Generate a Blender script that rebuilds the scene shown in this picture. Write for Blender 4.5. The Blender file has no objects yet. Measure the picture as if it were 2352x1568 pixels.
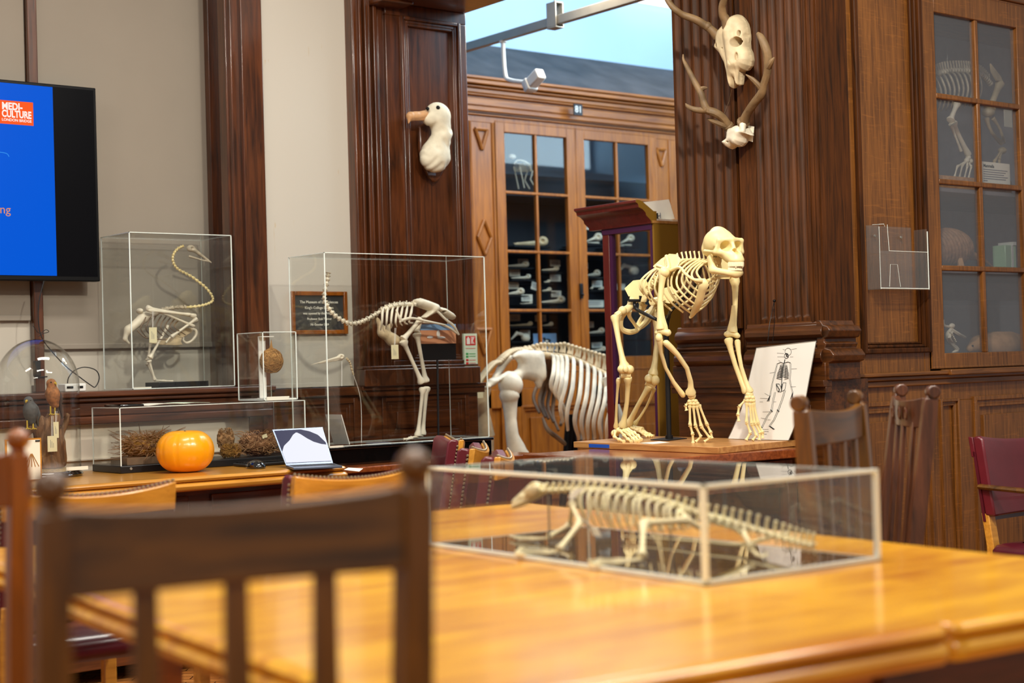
import bpy, math, random
import numpy as np
from mathutils import Vector, Matrix
random.seed(7); np.random.seed(7)
SC = bpy.context.scene
COL = SC.collection
# ------------------------------------------------------------------ camera, world, lights, exposure
EYE = 1.15
FPX, PITCH, ROLL, YAW = 3562.0, math.radians(.884), math.radians(1.618), math.radians(51.544)
_F = np.array([math.cos(YAW)*math.cos(PITCH), math.sin(YAW)*math.cos(PITCH), math.sin(PITCH)])
_R = np.array([math.sin(YAW), -math.cos(YAW), 0.0])
_U = np.cross(_R, _F)
_C = np.array([0, 0, EYE])
def make_camera():
    cd = bpy.data.cameras.new('camera'); co = bpy.data.objects.new('camera', cd); COL.objects.link(co)
    cd.sensor_width = 36; cd.lens = FPX/2352*36
    c, s = math.cos(ROLL), math.sin(ROLL)
    right = c*_R - s*_U      # image +x expressed in world
    up = s*_R + c*_U
    m = Matrix(((right[0], up[0], -_F[0], 0), (right[1], up[1], -_F[1], 0), (right[2], up[2], -_F[2], EYE), (0, 0, 0, 1)))
    co.matrix_world = m
    cd.dof.use_dof = True; cd.dof.focus_distance = 6.1; cd.dof.aperture_fstop = 2.6
    cd.clip_start = .05
    SC.camera = co
make_camera()
SC.view_settings.view_transform = 'Standard'; SC.view_settings.look = 'None'
SC.view_settings.gamma = 1; SC.view_settings.use_curve_mapping = False
SC.view_settings.exposure = 0.0
W = bpy.data.worlds.new('world'); SC.world = W; W.use_nodes = True
W.node_tree.nodes['Background'].inputs[0].default_value = (1.0, .96, .91, 1)
W.node_tree.nodes['Background'].inputs[1].default_value = .31
def area(name, loc, rot, sx, sy, power, col):
    l = bpy.data.lights.new(name, 'AREA'); l.shape = 'RECTANGLE'; l.size = sx; l.size_y = sy
    l.energy = power; l.color = col
    o = bpy.data.objects.new(name, l); COL.objects.link(o); o.location = loc; o.rotation_euler = [math.radians(a) for a in rot]
    return o
def aim(o, tgt):
    d = Vector(tgt)-o.location; o.rotation_euler = d.to_track_quat('-Z', 'Y').to_euler()
WARM = (1.0, .94, .84)
area('ceiling_lamp_table', (1.6, 2.2, 3.7), (0, 0, 0), 1.5, .35, 62, WARM)
area('ceiling_lamp_desk', (2.7, 4.6, 3.7), (0, 0, 0), 1.5, .35, 62, WARM)
area('ceiling_lamp_left', (-.5, 3.6, 3.7), (0, 0, 0), 1.5, .35, 45, WARM)
area('ceiling_lamp_right', (3.8, 1.2, 3.7), (0, 0, 0), 1.5, .35, 60, WARM)
area('ceiling_lamp_rear', (-.6, -.4, 3.4), (0, 0, 0), 1.5, .5, 60, WARM)
o = area('spot_strip', (2.9, 2.3, 3.3), (0, 0, 0), .16, .12, 78, (1.0, .94, .80)); aim(o, (4.4, 4.4, 1.2))
area('back_room_skylight', (6.6, 6.4, 4.8), (0, 0, 0), 2.6, 2.2, 110, (.76, .90, 1.0))
area('back_room_window', (7.75, 4.84, 3.75), (90, 0, 0), 3.6, 1.6, 150, (.62, .85, 1.0))
area('back_room_lamp', (5.9, 6.2, 3.3), (0, 0, 0), 1.2, .3, 38, (1.0, .86, .68))

# ------------------------------------------------------------------ image ray helpers (used to measure real positions)
def ray(px, py):
    a, b = px-1176, py-784; c, s = math.cos(ROLL), math.sin(ROLL)
    return _F + _R*(c*a-s*b)/FPX - _U*(s*a+c*b)/FPX
def PX(px, py, X): d = ray(px, py); return _C+d*(X/d[0])
def PY(px, py, Y): d = ray(px, py); return _C+d*(Y/d[1])
def PZ(px, py, Z): d = ray(px, py); return _C+d*((Z-EYE)/d[2])
def PT(px, py, t): return _C+ray(px, py)*t
def crop(ox, oy, s): return lambda x, y: (ox+x/s, oy+y/s)
V = lambda *a: np.array(a, float)
def nrm(v): v = np.asarray(v, float); return v/(np.linalg.norm(v)+1e-12)

# ------------------------------------------------------------------ materials
MATS = {}
def srgb(r, g, b):
    f = lambda c: (c/255/12.92) if c/255 <= .04045 else ((c/255+.055)/1.055)**2.4
    return (f(r), f(g), f(b), 1)
def newmat(name):
    m = bpy.data.materials.new(name); m.use_nodes = True; MATS[name] = m
    return m, m.node_tree, m.node_tree.nodes['Principled BSDF']
def plain(name, col, rough=.5, metal=0, coat=0, spec=.5, noise=0, nscale=20, bump=0, emit=None, sss=0):
    m, nt, b = newmat(name)
    b.inputs['Base Color'].default_value = col; b.inputs['Roughness'].default_value = rough
    b.inputs['Metallic'].default_value = metal; b.inputs['Coat Weight'].default_value = coat
    b.inputs['Specular IOR Level'].default_value = spec
    if emit:
        b.inputs['Emission Color'].default_value = emit[0]; b.inputs['Emission Strength'].default_value = emit[1]
    if noise or bump:
        tc = nt.nodes.new('ShaderNodeTexCoord'); n = nt.nodes.new('ShaderNodeTexNoise')
        n.inputs['Scale'].default_value = nscale; n.inputs['Detail'].default_value = 4
        nt.links.new(tc.outputs['Object'], n.inputs['Vector'])
        if noise:
            r = nt.nodes.new('ShaderNodeValToRGB'); r.color_ramp.elements[0].position = .3; r.color_ramp.elements[1].position = .7
            r.color_ramp.elements[0].color = [c*(1-noise) for c in col[:3]]+[1]
            r.color_ramp.elements[1].color = [min(1, c*(1+noise*.5)) for c in col[:3]]+[1]
            nt.links.new(n.outputs['Fac'], r.inputs['Fac']); nt.links.new(r.outputs['Color'], b.inputs['Base Color'])
        if bump:
            bu = nt.nodes.new('ShaderNodeBump'); bu.inputs['Strength'].default_value = bump; bu.inputs['Distance'].default_value = .004
            nt.links.new(n.outputs['Fac'], bu.inputs['Height']); nt.links.new(bu.outputs['Normal'], b.inputs['Normal'])
    return m
def wood(name, dark, light, axis='z', scale=1.0, rough=.35, coat=.3, fleck=0, blotch=.5, stretch=14, coatr=.15):
    m, nt, b = newmat(name); N = nt.nodes.new; L = nt.links.new
    tc = N('ShaderNodeTexCoord'); mp = N('ShaderNodeMapping')
    s = {'x': (1, stretch, stretch), 'y': (stretch, 1, stretch), 'z': (stretch, stretch, 1)}[axis]
    mp.inputs['Scale'].default_value = [c*scale for c in s]
    L(tc.outputs['Object'], mp.inputs['Vector'])
    n1 = N('ShaderNodeTexNoise'); n1.inputs['Scale'].default_value = 3.2; n1.inputs['Detail'].default_value = 7; n1.inputs['Roughness'].default_value = .62
    n1.inputs['Distortion'].default_value = .6
    L(mp.outputs['Vector'], n1.inputs['Vector'])
    n2 = N('ShaderNodeTexNoise'); n2.inputs['Scale'].default_value = 2.4; n2.inputs['Detail'].default_value = 2
    L(tc.outputs['Object'], n2.inputs['Vector'])
    mx = N('ShaderNodeMix'); mx.data_type = 'FLOAT'; mx.inputs['Factor'].default_value = blotch*.5
    L(n1.outputs['Fac'], mx.inputs['A']); L(n2.outputs['Fac'], mx.inputs['B'])
    r = N('ShaderNodeValToRGB'); r.color_ramp.elements[0].position = .34; r.color_ramp.elements[1].position = .64
    r.color_ramp.elements[0].color = dark; r.color_ramp.elements[1].color = light
    L(mx.outputs['Result'], r.inputs['Fac']); out = r.outputs['Color']
    if fleck:
        mp2 = N('ShaderNodeMapping'); f = {'x': (5, 40, 40), 'y': (40, 5, 40), 'z': (8, 8, 95)}[axis]
        mp2.inputs['Scale'].default_value = f; mp2.inputs['Rotation'].default_value = (.12, .1, 0)
        L(tc.outputs['Object'], mp2.inputs['Vector'])
        n3 = N('ShaderNodeTexNoise'); n3.inputs['Scale'].default_value = 1; n3.inputs['Detail'].default_value = 2; n3.inputs['Distortion'].default_value = 1.2
        L(mp2.outputs['Vector'], n3.inputs['Vector'])
        r3 = N('ShaderNodeValToRGB'); r3.color_ramp.elements[0].position = .60; r3.color_ramp.elements[1].position = .68
        r3.color_ramp.elements[0].color = (0, 0, 0, 1); r3.color_ramp.elements[1].color = (fleck, fleck, fleck, 1)
        L(n3.outputs['Fac'], r3.inputs['Fac'])
        mc = N('ShaderNodeMix'); mc.data_type = 'RGBA'; L(r3.outputs['Color'], mc.inputs['Factor'])
        L(out, mc.inputs['A']); mc.inputs['B'].default_value = [min(1, c*2.0) for c in light[:3]]+[1]
        out = mc.outputs['Result']
    L(out, b.inputs['Base Color'])
    b.inputs['Specular IOR Level'].default_value = .22 if not coat else .5
    b.inputs['Roughness'].default_value = rough; b.inputs['Coat Weight'].default_value = coat; b.inputs['Coat Roughness'].default_value = coatr
    bu = N('ShaderNodeBump'); bu.inputs['Strength'].default_value = .12; bu.inputs['Distance'].default_value = .002
    L(n1.outputs['Fac'], bu.inputs['Height']); L(bu.outputs['Normal'], b.inputs['Normal'])
    return m
def clear(name, tint=(1, 1, 1, 1), rough=.02, ior=1.45, haze=0.0, hazecol=(.8, .82, .8, 1)):
    m = bpy.data.materials.new(name); m.use_nodes = True; MATS[name] = m
    nt = m.node_tree; nt.nodes.clear(); N = nt.nodes.new; L = nt.links.new
    o = N('ShaderNodeOutputMaterial'); t = N('ShaderNodeBsdfTransparent'); g = N('ShaderNodeBsdfGlossy'); fr = N('ShaderNodeFresnel'); mx = N('ShaderNodeMixShader')
    t.inputs[0].default_value = tint; g.inputs['Roughness'].default_value = rough; ge = N('ShaderNodeNewGeometry'); mi = N('ShaderNodeMix'); mi.data_type = 'FLOAT'; mi.inputs['A'].default_value = ior; mi.inputs['B'].default_value = 1/ior
    L(ge.outputs['Backfacing'], mi.inputs['Factor']); L(mi.outputs['Result'], fr.inputs['IOR'])
    L(fr.outputs[0], mx.inputs[0]); L(t.outputs[0], mx.inputs[1]); L(g.outputs[0], mx.inputs[2])
    last = mx.outputs[0]
    if haze:
        d = N('ShaderNodeBsdfDiffuse'); d.inputs[0].default_value = hazecol
        m2 = N('ShaderNodeMixShader'); m2.inputs[0].default_value = haze
        L(last, m2.inputs[1]); L(d.outputs[0], m2.inputs[2]); last = m2.outputs[0]
    L(last, o.inputs[0])
    return m
wood('mahogany', srgb(42, 19, 7), srgb(102, 54, 25), 'z', 1, .3, .5)
wood('mahogany_x', srgb(42, 19, 7), srgb(102, 54, 25), 'x', 1, .3, .5)
wood('darkoak', srgb(34, 17, 4), srgb(88, 47, 14), 'z', 1.2, .55, 0, stretch=18)
wood('darkoak_y', srgb(38, 19, 5), srgb(98, 54, 18), 'y', 1.2, .4, .15)
wood('oak', srgb(84, 48, 16), srgb(146, 92, 38), 'z', 1.3, .4, .15, fleck=.17, stretch=20)
wood('oak_x', srgb(80, 46, 16), srgb(138, 86, 36), 'x', 1.3, .4, .2, stretch=20)
wood('orangeoak', srgb(114, 59, 6), srgb(170, 100, 20), 'z', 1.1, .45, .12)
wood('orangeoak_x', srgb(114, 59, 6), srgb(170, 100, 20), 'x', 1.1, .45, .12)
wood('honey', srgb(186, 104, 12), srgb(255, 188, 40), 'x', .9, .3, .6, blotch=.8, stretch=6, coatr=.12)
wood('honey_dark', srgb(150, 84, 8), srgb(222, 144, 22), 'x', .9, .3, .6, stretch=9)
wood('deskwood', srgb(168, 108, 30), srgb(220, 156, 60), 'x', 1, .3, .5)
wood('chairwood', srgb(50, 29, 3), srgb(116, 72, 11), 'x', 1.2, .35, .4, stretch=8)
wood('chairwood_z', srgb(54, 31, 4), srgb(122, 75, 13), 'z', 1.2, .35, .4, stretch=8)
wood('chairwood_dark', srgb(44, 22, 12), srgb(100, 56, 32), 'z', 1.2, .35, .4, stretch=10)
wood('chairwood_orange', srgb(112, 56, 4), srgb(168, 92, 14), 'z', 1.2, .32, .5, stretch=8)
wood('board', srgb(164, 106, 52), srgb(206, 152, 88), 'y', 1.4, .4, .25, stretch=12)
wood('apetable', srgb(96, 42, 16), srgb(150, 78, 34), 'y', 1.2, .25, .6, stretch=12)
wood('redwood', srgb(84, 26, 20), srgb(112, 38, 30), 'z', 1, .4, .2)
wood('driftwood', srgb(74, 50, 34), srgb(140, 104, 74), 'z', 3, .8, 0, stretch=6)
plain('bone', srgb(236, 218, 160), .42, noise=.14, nscale=14, bump=.12)
plain('bone_white', srgb(228, 218, 196), .5, noise=.3, nscale=10, bump=.2)
plain('bone_aged', srgb(206, 186, 150), .55, noise=.35, nscale=12, bump=.25)
plain('bone_grey', srgb(184, 172, 150), .55, noise=.4, nscale=25, bump=.3)
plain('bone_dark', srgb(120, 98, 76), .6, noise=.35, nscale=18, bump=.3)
plain('bone_liz', srgb(255, 238, 192), .45, noise=.2, nscale=30, bump=.15)
plain('antler', srgb(126, 100, 68), .6, noise=.45, nscale=18, bump=.5)
plain('antler_tip', srgb(196, 172, 132), .5, noise=.15)
plain('teeth', srgb(244, 234, 200), .3)
plain('black', srgb(8, 8, 10), .4, spec=.2)
plain('tvglass', srgb(6, 6, 10), .25, spec=.12)
plain('blackgloss', srgb(10, 9, 9), .04, spec=.6, coat=1)
plain('blackmetal', srgb(26, 26, 28), .4, metal=.3)
plain('darkrubber', srgb(28, 28, 30), .6)
plain('navyback', srgb(22, 26, 36), .7)
plain('white', srgb(236, 234, 228), .5)
plain('paper', srgb(236, 232, 216), .7)
plain('card', srgb(226, 216, 176), .7)
plain('bluetape', srgb(24, 84, 190), .5)
plain('plaster', srgb(198, 190, 176), .8, noise=.06, nscale=3, bump=.1)
plain('plaster_warm', srgb(226, 214, 196), .8, noise=.05, nscale=3)
plain('blind', srgb(150, 140, 127), .85, noise=.03, nscale=4)
plain('bluewall', srgb(176, 202, 224), .8, noise=.03, nscale=2)
plain('dustyroof', srgb(52, 48, 48), .6, noise=.8, nscale=5, bump=.6)
plain('greymetal', srgb(150, 148, 140), .45, metal=.4, noise=.12, nscale=9)
plain('whitemetal', srgb(222, 222, 216), .4)
plain('brass', srgb(170, 130, 70), .35, metal=.9)
plain('stud', srgb(190, 170, 140), .3, metal=.9)
plain('acrylic_edge', srgb(240, 250, 244), .3, emit=None)
plain('leather', srgb(98, 24, 34), .34, coat=.25, noise=.2, nscale=9, bump=.25)
plain('leather_dark', srgb(84, 22, 34), .3, coat=.35, noise=.2, nscale=9, bump=.3)
plain('teal', srgb(70, 140, 132), .6)
plain('slate', srgb(52, 54, 56), .45, noise=.2)
plain('pumpkin', srgb(255, 166, 4), .3, coat=.3, noise=.10, nscale=7)
plain('stem', srgb(110, 76, 40), .8, noise=.3)
plain('nest', srgb(156, 118, 78), .9, noise=.4, nscale=40)
plain('twig', srgb(150, 110, 74), .8, noise=.3, nscale=30)
plain('straw', srgb(176, 130, 70), .85, noise=.3, nscale=60)
plain('moss', srgb(150, 108, 46), .95, noise=.4, nscale=30, bump=.6)
plain('feather', srgb(232, 224, 200), .85, noise=.1, nscale=30, bump=.5)
plain('beak', srgb(216, 166, 118), .4, noise=.2, nscale=30)
plain('kestrel', srgb(160, 104, 58), .8, noise=.6, nscale=60, bump=.4)
plain('kestrel_back', srgb(70, 52, 44), .8, noise=.3, nscale=40)
plain('greybird', srgb(84, 82, 80), .8, noise=.4, nscale=50, bump=.4)
plain('yellowfoot', srgb(190, 160, 50), .5)
plain('gravel', srgb(190, 160, 100), .9, noise=.6, nscale=120, bump=1)
plain('ochre', srgb(142, 104, 30), .6)
plain('purpletrim', srgb(70, 28, 66), .4)
plain('armadillo', srgb(150, 112, 82), .6, noise=.4, nscale=40, bump=.5)
plain('tanfur', srgb(184, 140, 96), .7, noise=.2, nscale=30)
plain('jarliquid', srgb(170, 206, 170), .2)
plain('cabinet_grey', srgb(134, 132, 138), .7, noise=.08)
plain('red', srgb(206, 34, 36), .5)
plain('green', srgb(60, 160, 90), .5)
plain('greenwhite', srgb(216, 232, 208), .5)
plain('skyblue', srgb(130, 170, 214), .6)
plain('flamingo_bg', srgb(214, 150, 110), .6)
plain('ink', srgb(20, 20, 20), .6)
plain('laptop_metal', srgb(96, 106, 124), .35, metal=.7)
plain('ink_grey', srgb(120, 120, 130), .6)
def emis(name, col, s):
    m, nt, b = newmat(name); b.inputs['Base Color'].default_value = (0, 0, 0, 1); b.inputs['Roughness'].default_value = .3; b.inputs['Specular IOR Level'].default_value = .05
    b.inputs['Emission Color'].default_value = col; b.inputs['Emission Strength'].default_value = s
    return m
emis('tvblue', srgb(0, 88, 214), 1); emis('tvorange', srgb(252, 92, 32), 1); emis('tvwhite', srgb(255, 244, 236), 1)
emis('tvpeach', srgb(240, 160, 120), .8); emis('tvline', srgb(60, 150, 235), 1)
emis('panel_white', srgb(250, 252, 255), 2.5); emis('screen_reflection', srgb(238, 240, 255), 1); emis('screen_navy', srgb(58, 60, 92), .9)  # laptop screen: a reflection painted as glowing white over a glowing navy base
clear('glass', (.93, .95, .95, 1), .02, 1.45)
clear('acrylic', (.985, .99, .985, 1), .015, 1.42)
clear('acrylic_near', (.97, .965, .965, 1), .015, 1.47, haze=.012)
clear('cabglass', (.92, .93, .95, 1), .02, 1.45, haze=.09, hazecol=(.50, .54, .60, 1))  # interior light put in as a bluish haze colour in the glass
clear('plastic', (.95, .95, .95, 1), .04, 1.5, haze=.03)
# parquet
def parquet():
    m, nt, b = newmat('parquet'); N = nt.nodes.new; L = nt.links.new
    tc = N('ShaderNodeTexCoord'); mp = N('ShaderNodeMapping'); mp.inputs['Rotation'].default_value = (0, 0, math.radians(40))
    br = N('ShaderNodeTexBrick'); br.inputs['Scale'].default_value = 4.5; br.inputs['Mortar Size'].default_value = .012
    br.inputs['Color1'].default_value = srgb(196, 128, 66); br.inputs['Color2'].default_value = srgb(164, 98, 44); br.inputs['Mortar'].default_value = srgb(60, 30, 12)
    L(tc.outputs['Object'], mp.inputs['Vector']); L(mp.outputs['Vector'], br.inputs['Vector']); L(br.outputs['Color'], b.inputs['Base Color'])
    b.inputs['Roughness'].default_value = .3
parquet()

# ------------------------------------------------------------------ object bookkeeping
ORG = {}
def tag(o, label=None, cat=None, group=None, kind=None):
    if label: o['label'] = label
    if cat: o['category'] = cat
    if group: o['group'] = group
    if kind: o['kind'] = kind
    return o
def thing(name, label, cat, loc=(0, 0, 0), group=None):
    o = bpy.data.objects.new(name, None); COL.objects.link(o); o.location = loc; ORG[o] = np.array(loc, float)
    o.empty_display_size = .05
    return tag(o, label, cat, group)
def copy_tree(o, parent=None):
    c = o.copy(); COL.objects.link(c)
    if parent is not None: c.parent = parent
    for ch in list(o.children): copy_tree(ch, c)
    return c
def frame_of(p0, p1):
    d = nrm(np.asarray(p1)-np.asarray(p0)); a = V(0, 0, 1) if abs(d[2]) < .95 else V(1, 0, 0)
    u = nrm(np.cross(d, a)); v = np.cross(u, d); return d, u, v
def smoothpath(pts, k=5):
    pts = [np.asarray(p, float) for p in pts]
    if len(pts) < 3: return pts
    P = [2*pts[0]-pts[1]]+pts+[2*pts[-1]-pts[-2]]; out = []
    for i in range(1, len(P)-2):
        for j in range(k):
            t = j/k; a, b, c, d = P[i-1:i+3]
            out.append(.5*((2*b)+(c-a)*t+(2*a-5*b+4*c-d)*t*t+(3*b-a-3*c+d)*t**3))
    out.append(pts[-1]); return out
def interp(vals, n):
    return np.interp(np.linspace(0, len(vals)-1, n), range(len(vals)), vals)
class MB:
    def __init__(s): s.v = []; s.f = []
    def add(s, vs, fs):
        k = len(s.v); s.v += [tuple(map(float, p)) for p in vs]; s.f += [tuple(i+k for i in f) for f in fs]; return s
    def hexa(s, p):   # 8 pts: bottom 4 ccw, top 4 ccw
        return s.add(p, [(3, 2, 1, 0), (4, 5, 6, 7), (0, 1, 5, 4), (1, 2, 6, 5), (2, 3, 7, 6), (3, 0, 4, 7)])
    def bx(s, x0, x1, y0, y1, z0, z1):
        return s.hexa([(x0, y0, z0), (x1, y0, z0), (x1, y1, z0), (x0, y1, z0), (x0, y0, z1), (x1, y0, z1), (x1, y1, z1), (x0, y1, z1)])
    def mp(s, fn, u0, u1, w0, w1, z0, z1):
        return s.hexa([fn(*q) for q in [(u0, w0, z0), (u1, w0, z0), (u1, w1, z0), (u0, w1, z0), (u0, w0, z1), (u1, w0, z1), (u1, w1, z1), (u0, w1, z1)]])
    def prism(s, poly, vec):
        n = len(poly); poly = [np.asarray(p, float) for p in poly]; vec = np.asarray(vec, float)
        return s.add(poly+[p+vec for p in poly], [tuple(range(n))[::-1], tuple(range(n, 2*n))]+[(i, (i+1) % n, n+(i+1) % n, n+i) for i in range(n)])
    def tube(s, pts, r, n=8, k=0, squash=None, closed=False):
        pts = [np.asarray(p, float) for p in pts]
        if k: pts = smoothpath(pts, k)
        m = len(pts); r = [r]*m if np.isscalar(r) else interp(r, m)
        vs = []; u = None
        for i, p in enumerate(pts):
            d = nrm(pts[min(i+1, m-1)]-pts[max(i-1, 0)])
            if u is None: _, u, _v = frame_of(V(0, 0, 0), d)
            u = nrm(u-d*np.dot(u, d)); w = np.cross(d, u)
            for j in range(n):
                a = 2*math.pi*j/n; cu, cw = math.cos(a), math.sin(a)
                off = (u*cu+w*cw)*r[i]
                if squash is not None: ax, f = squash; ax = nrm(ax); off = off-ax*np.dot(off, ax)*(1-f)
                vs.append(p+off)
        fs = [(i*n+j, i*n+(j+1) % n, (i+1)*n+(j+1) % n, (i+1)*n+j) for i in range(m-1) for j in range(n)]
        fs += [tuple(range(n))[::-1], tuple(range((m-1)*n, m*n))]
        return s.add(vs, fs)
    def bone(s, a, b, r, e0=1.7, e1=1.7, n=9, bend=None, squash=None):
        a, b = np.asarray(a, float), np.asarray(b, float); L = np.linalg.norm(b-a)
        ts = [0, .02, .06, .13, .25, .5, .75, .87, .94, .98, 1]; rs = [e0*.5, e0*.95, e0, 1.15, .95, .85, .95, 1.15, e1, e1*.95, e1*.5]
        pts = []
        for t in ts:
            p = a+(b-a)*t
            if bend is not None: p = p+np.asarray(bend)*math.sin(math.pi*t)
            pts.append(p)
        vals = [x*r for x in rs]; m = MB.tube
        # direct radii
        u = None; vs = []
        for i, p in enumerate(pts):
            d = nrm(pts[min(i+1, len(pts)-1)]-pts[max(i-1, 0)])
            if u is None: _, u, _v = frame_of(V(0, 0, 0), d)
            u = nrm(u-d*np.dot(u, d)); w = np.cross(d, u)
            for j in range(n):
                an = 2*math.pi*j/n; off = (u*math.cos(an)+w*math.sin(an))*vals[i]
                if squash is not None: ax, f = squash; ax = nrm(ax); off = off-ax*np.dot(off, ax)*(1-f)
                vs.append(p+off)
        k = len(pts)
        fs = [(i*n+j, i*n+(j+1) % n, (i+1)*n+(j+1) % n, (i+1)*n+j) for i in range(k-1) for j in range(n)]
        fs += [tuple(range(n))[::-1], tuple(range((k-1)*n, k*n))]
        return s.add(vs, fs)
    def ell(s, c, r, R=None, n=12, m=8):
        c = np.asarray(c, float); r = V(r, r, r) if np.isscalar(r) else np.asarray(r, float); vs = []; fs = []
        for i in range(m+1):
            th = math.pi*i/m
            for j in range(n):
                ph = 2*math.pi*j/n; p = V(math.sin(th)*math.cos(ph), math.sin(th)*math.sin(ph), math.cos(th))*r
                if R is not None: p = R@p
                vs.append(c+p)
        for i in range(m):
            for j in range(n): fs.append((i*n+j, (i+1)*n+j, (i+1)*n+(j+1) % n, i*n+(j+1) % n))
        return s.add(vs, fs)
    def lathe(s, prof, c, n=24, axis=None):
        c = np.asarray(c, float); vs = []; k = len(prof)
        ax = V(0, 0, 1) if axis is None else nrm(axis); _, u, w = frame_of(V(0, 0, 0), ax)
        if axis is None: u, w = V(1, 0, 0), V(0, 1, 0)
        for r, z in prof:
            for j in range(n):
                a = 2*math.pi*j/n; vs.append(c+ax*z+(u*math.cos(a)+w*math.sin(a))*r)
        fs = [(i*n+j, i*n+(j+1) % n, (i+1)*n+(j+1) % n, (i+1)*n+j) for i in range(k-1) for j in range(n)]
        fs += [tuple(range(n))[::-1], tuple(range((k-1)*n, k*n))]
        return s.add(vs, fs)
    def loft(s, rings, caps=True):
        n = len(rings[0]); vs = [p for r in rings for p in r]; k = len(rings)
        fs = [(i*n+j, i*n+(j+1) % n, (i+1)*n+(j+1) % n, (i+1)*n+j) for i in range(k-1) for j in range(n)]
        if caps: fs += [tuple(range(n))[::-1], tuple(range((k-1)*n, k*n))]
        return s.add(vs, fs)
    def plate(s, pts, th, nrmv):   # closed outline with thickness along nrmv
        v = nrm(nrmv)*th; return s.prism([np.asarray(p)-v/2 for p in pts], v)
    def xf(s, fn): s.v = [tuple(fn(np.array(p))) for p in s.v]; return s
    def build(s, name, mat, parent=None, smooth=True, bevel=0, label=None, loc=None, ang=40):
        vs = np.array(s.v, float)
        if parent is not None: org = ORG[parent]
        elif loc is not None: org = np.array(loc, float)
        else: lo, hi = vs.min(0), vs.max(0); org = V((lo[0]+hi[0])/2, (lo[1]+hi[1])/2, lo[2])
        me = bpy.data.meshes.new(name); me.from_pydata((vs-org).tolist(), [], s.f)
        me.materials.append(MATS[mat] if isinstance(mat, str) else mat)
        if smooth:
            me.polygons.foreach_set('use_smooth', [True]*len(me.polygons)); me.set_sharp_from_angle(angle=math.radians(ang))
        o = bpy.data.objects.new(name, me); COL.objects.link(o)
        ORG[o] = org
        if parent is not None: o.parent = parent
        else: o.location = org
        if bevel:
            b = o.modifiers.new('bevel', 'BEVEL'); b.width = bevel; b.segments = 2; b.limit_method = 'ANGLE'; b.angle_limit = math.radians(50)
        if label: o['label'] = label
        return o
# signed-distance shapes meshed with surface nets
def snet(fn, lo, hi, res):
    lo, hi = np.asarray(lo, float), np.asarray(hi, float); n = np.maximum(4, np.ceil((hi-lo)/res).astype(int)+1)
    ax = [np.linspace(lo[i], lo[i]+res*(n[i]-1), n[i]) for i in range(3)]
    G = np.stack(np.meshgrid(*ax, indexing='ij'), -1); F = fn(G); ins = F < 0
    cn = tuple(n-1); acc = np.zeros(cn+(3,)); cnt = np.zeros(cn)
    def sl(o): return tuple(slice(o[i], o[i]+cn[i]) for i in range(3))
    cs = [(0, 0, 0), (1, 0, 0), (0, 1, 0), (1, 1, 0), (0, 0, 1), (1, 0, 1), (0, 1, 1), (1, 1, 1)]
    for a in range(8):
        for b in range(a+1, 8):
            if sum(abs(cs[a][i]-cs[b][i]) for i in range(3)) != 1: continue
            fa, fb = F[sl(cs[a])], F[sl(cs[b])]; m = (fa < 0) != (fb < 0)
            t = np.where(m, fa/np.where(m, fa-fb, 1), 0)[..., None]
            pa, pb = G[sl(cs[a])], G[sl(cs[b])]
            acc += np.where(m[..., None], pa+(pb-pa)*t, 0); cnt += m
    has = cnt > 0; idx = -np.ones(cn, int); idx[has] = np.arange(has.sum()); vs = acc[has]/cnt[has][:, None]; fs = []
    for d in range(3):
        e, f = [(1, 2), (2, 0), (0, 1)][d]
        A = [slice(None)]*3; B = [slice(None)]*3; A[d] = slice(0, n[d]-1); B[d] = slice(1, n[d])
        for q in (e, f): A[q] = slice(1, n[q]-1); B[q] = slice(1, n[q]-1)
        ia, ib = ins[tuple(A)], ins[tuple(B)]; w = np.argwhere(ia != ib)
        if not len(w): continue
        o = np.zeros(3, int); o[e] = 1; o[f] = 1; c = w+o; E = np.eye(3, dtype=int)
        q = [c, c-E[e], c-E[e]-E[f], c-E[f]]; I = [idx[x[:, 0], x[:, 1], x[:, 2]] for x in q]
        flip = ~ia[w[:, 0], w[:, 1], w[:, 2]]
        Q = np.stack(I, 1); Q[flip] = Q[flip][:, ::-1]; fs += Q.tolist()
    return vs, fs
def smin(a, b, k):
    h = np.clip(.5+.5*(b-a)/k, 0, 1); return b*(1-h)+a*h-k*h*(1-h)
def smax(a, b, k): return -smin(-a, -b, k)
def e_(G, c, r, R=None):
    p = G-np.asarray(c, float); 
    if R is not None: p = p@R
    r = np.asarray(r, float); k0 = np.linalg.norm(p/r, axis=-1); k1 = np.linalg.norm(p/(r*r), axis=-1)+1e-9
    return k0*(k0-1)/k1
def cap_(G, a, b, ra, rb=None):
    rb = ra if rb is None else rb; a = np.asarray(a, float); b = np.asarray(b, float); ba = b-a
    h = np.clip(((G-a)@ba)/(ba@ba), 0, 1); return np.linalg.norm(G-a-h[..., None]*ba, axis=-1)-(ra+(rb-ra)*h)
def poly_(U, Vv, P):    # signed distance to a closed outline
    P = np.asarray(P, float); d = np.full(U.shape, 1e9); inside = np.zeros(U.shape, bool); n = len(P)
    for i in range(n):
        a, b = P[i], P[(i+1) % n]; e = b-a; wx, wy = U-a[0], Vv-a[1]; h = np.clip((wx*e[0]+wy*e[1])/(e@e+1e-12), 0, 1)
        d = np.minimum(d, (wx-e[0]*h)**2+(wy-e[1]*h)**2)
        c = (a[1] > Vv) != (b[1] > Vv); xi = a[0]+(Vv-a[1])/(b[1]-a[1]+1e-12)*e[0]; inside ^= c & (U < xi)
    return np.sqrt(d)*np.where(inside, -1, 1)
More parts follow.
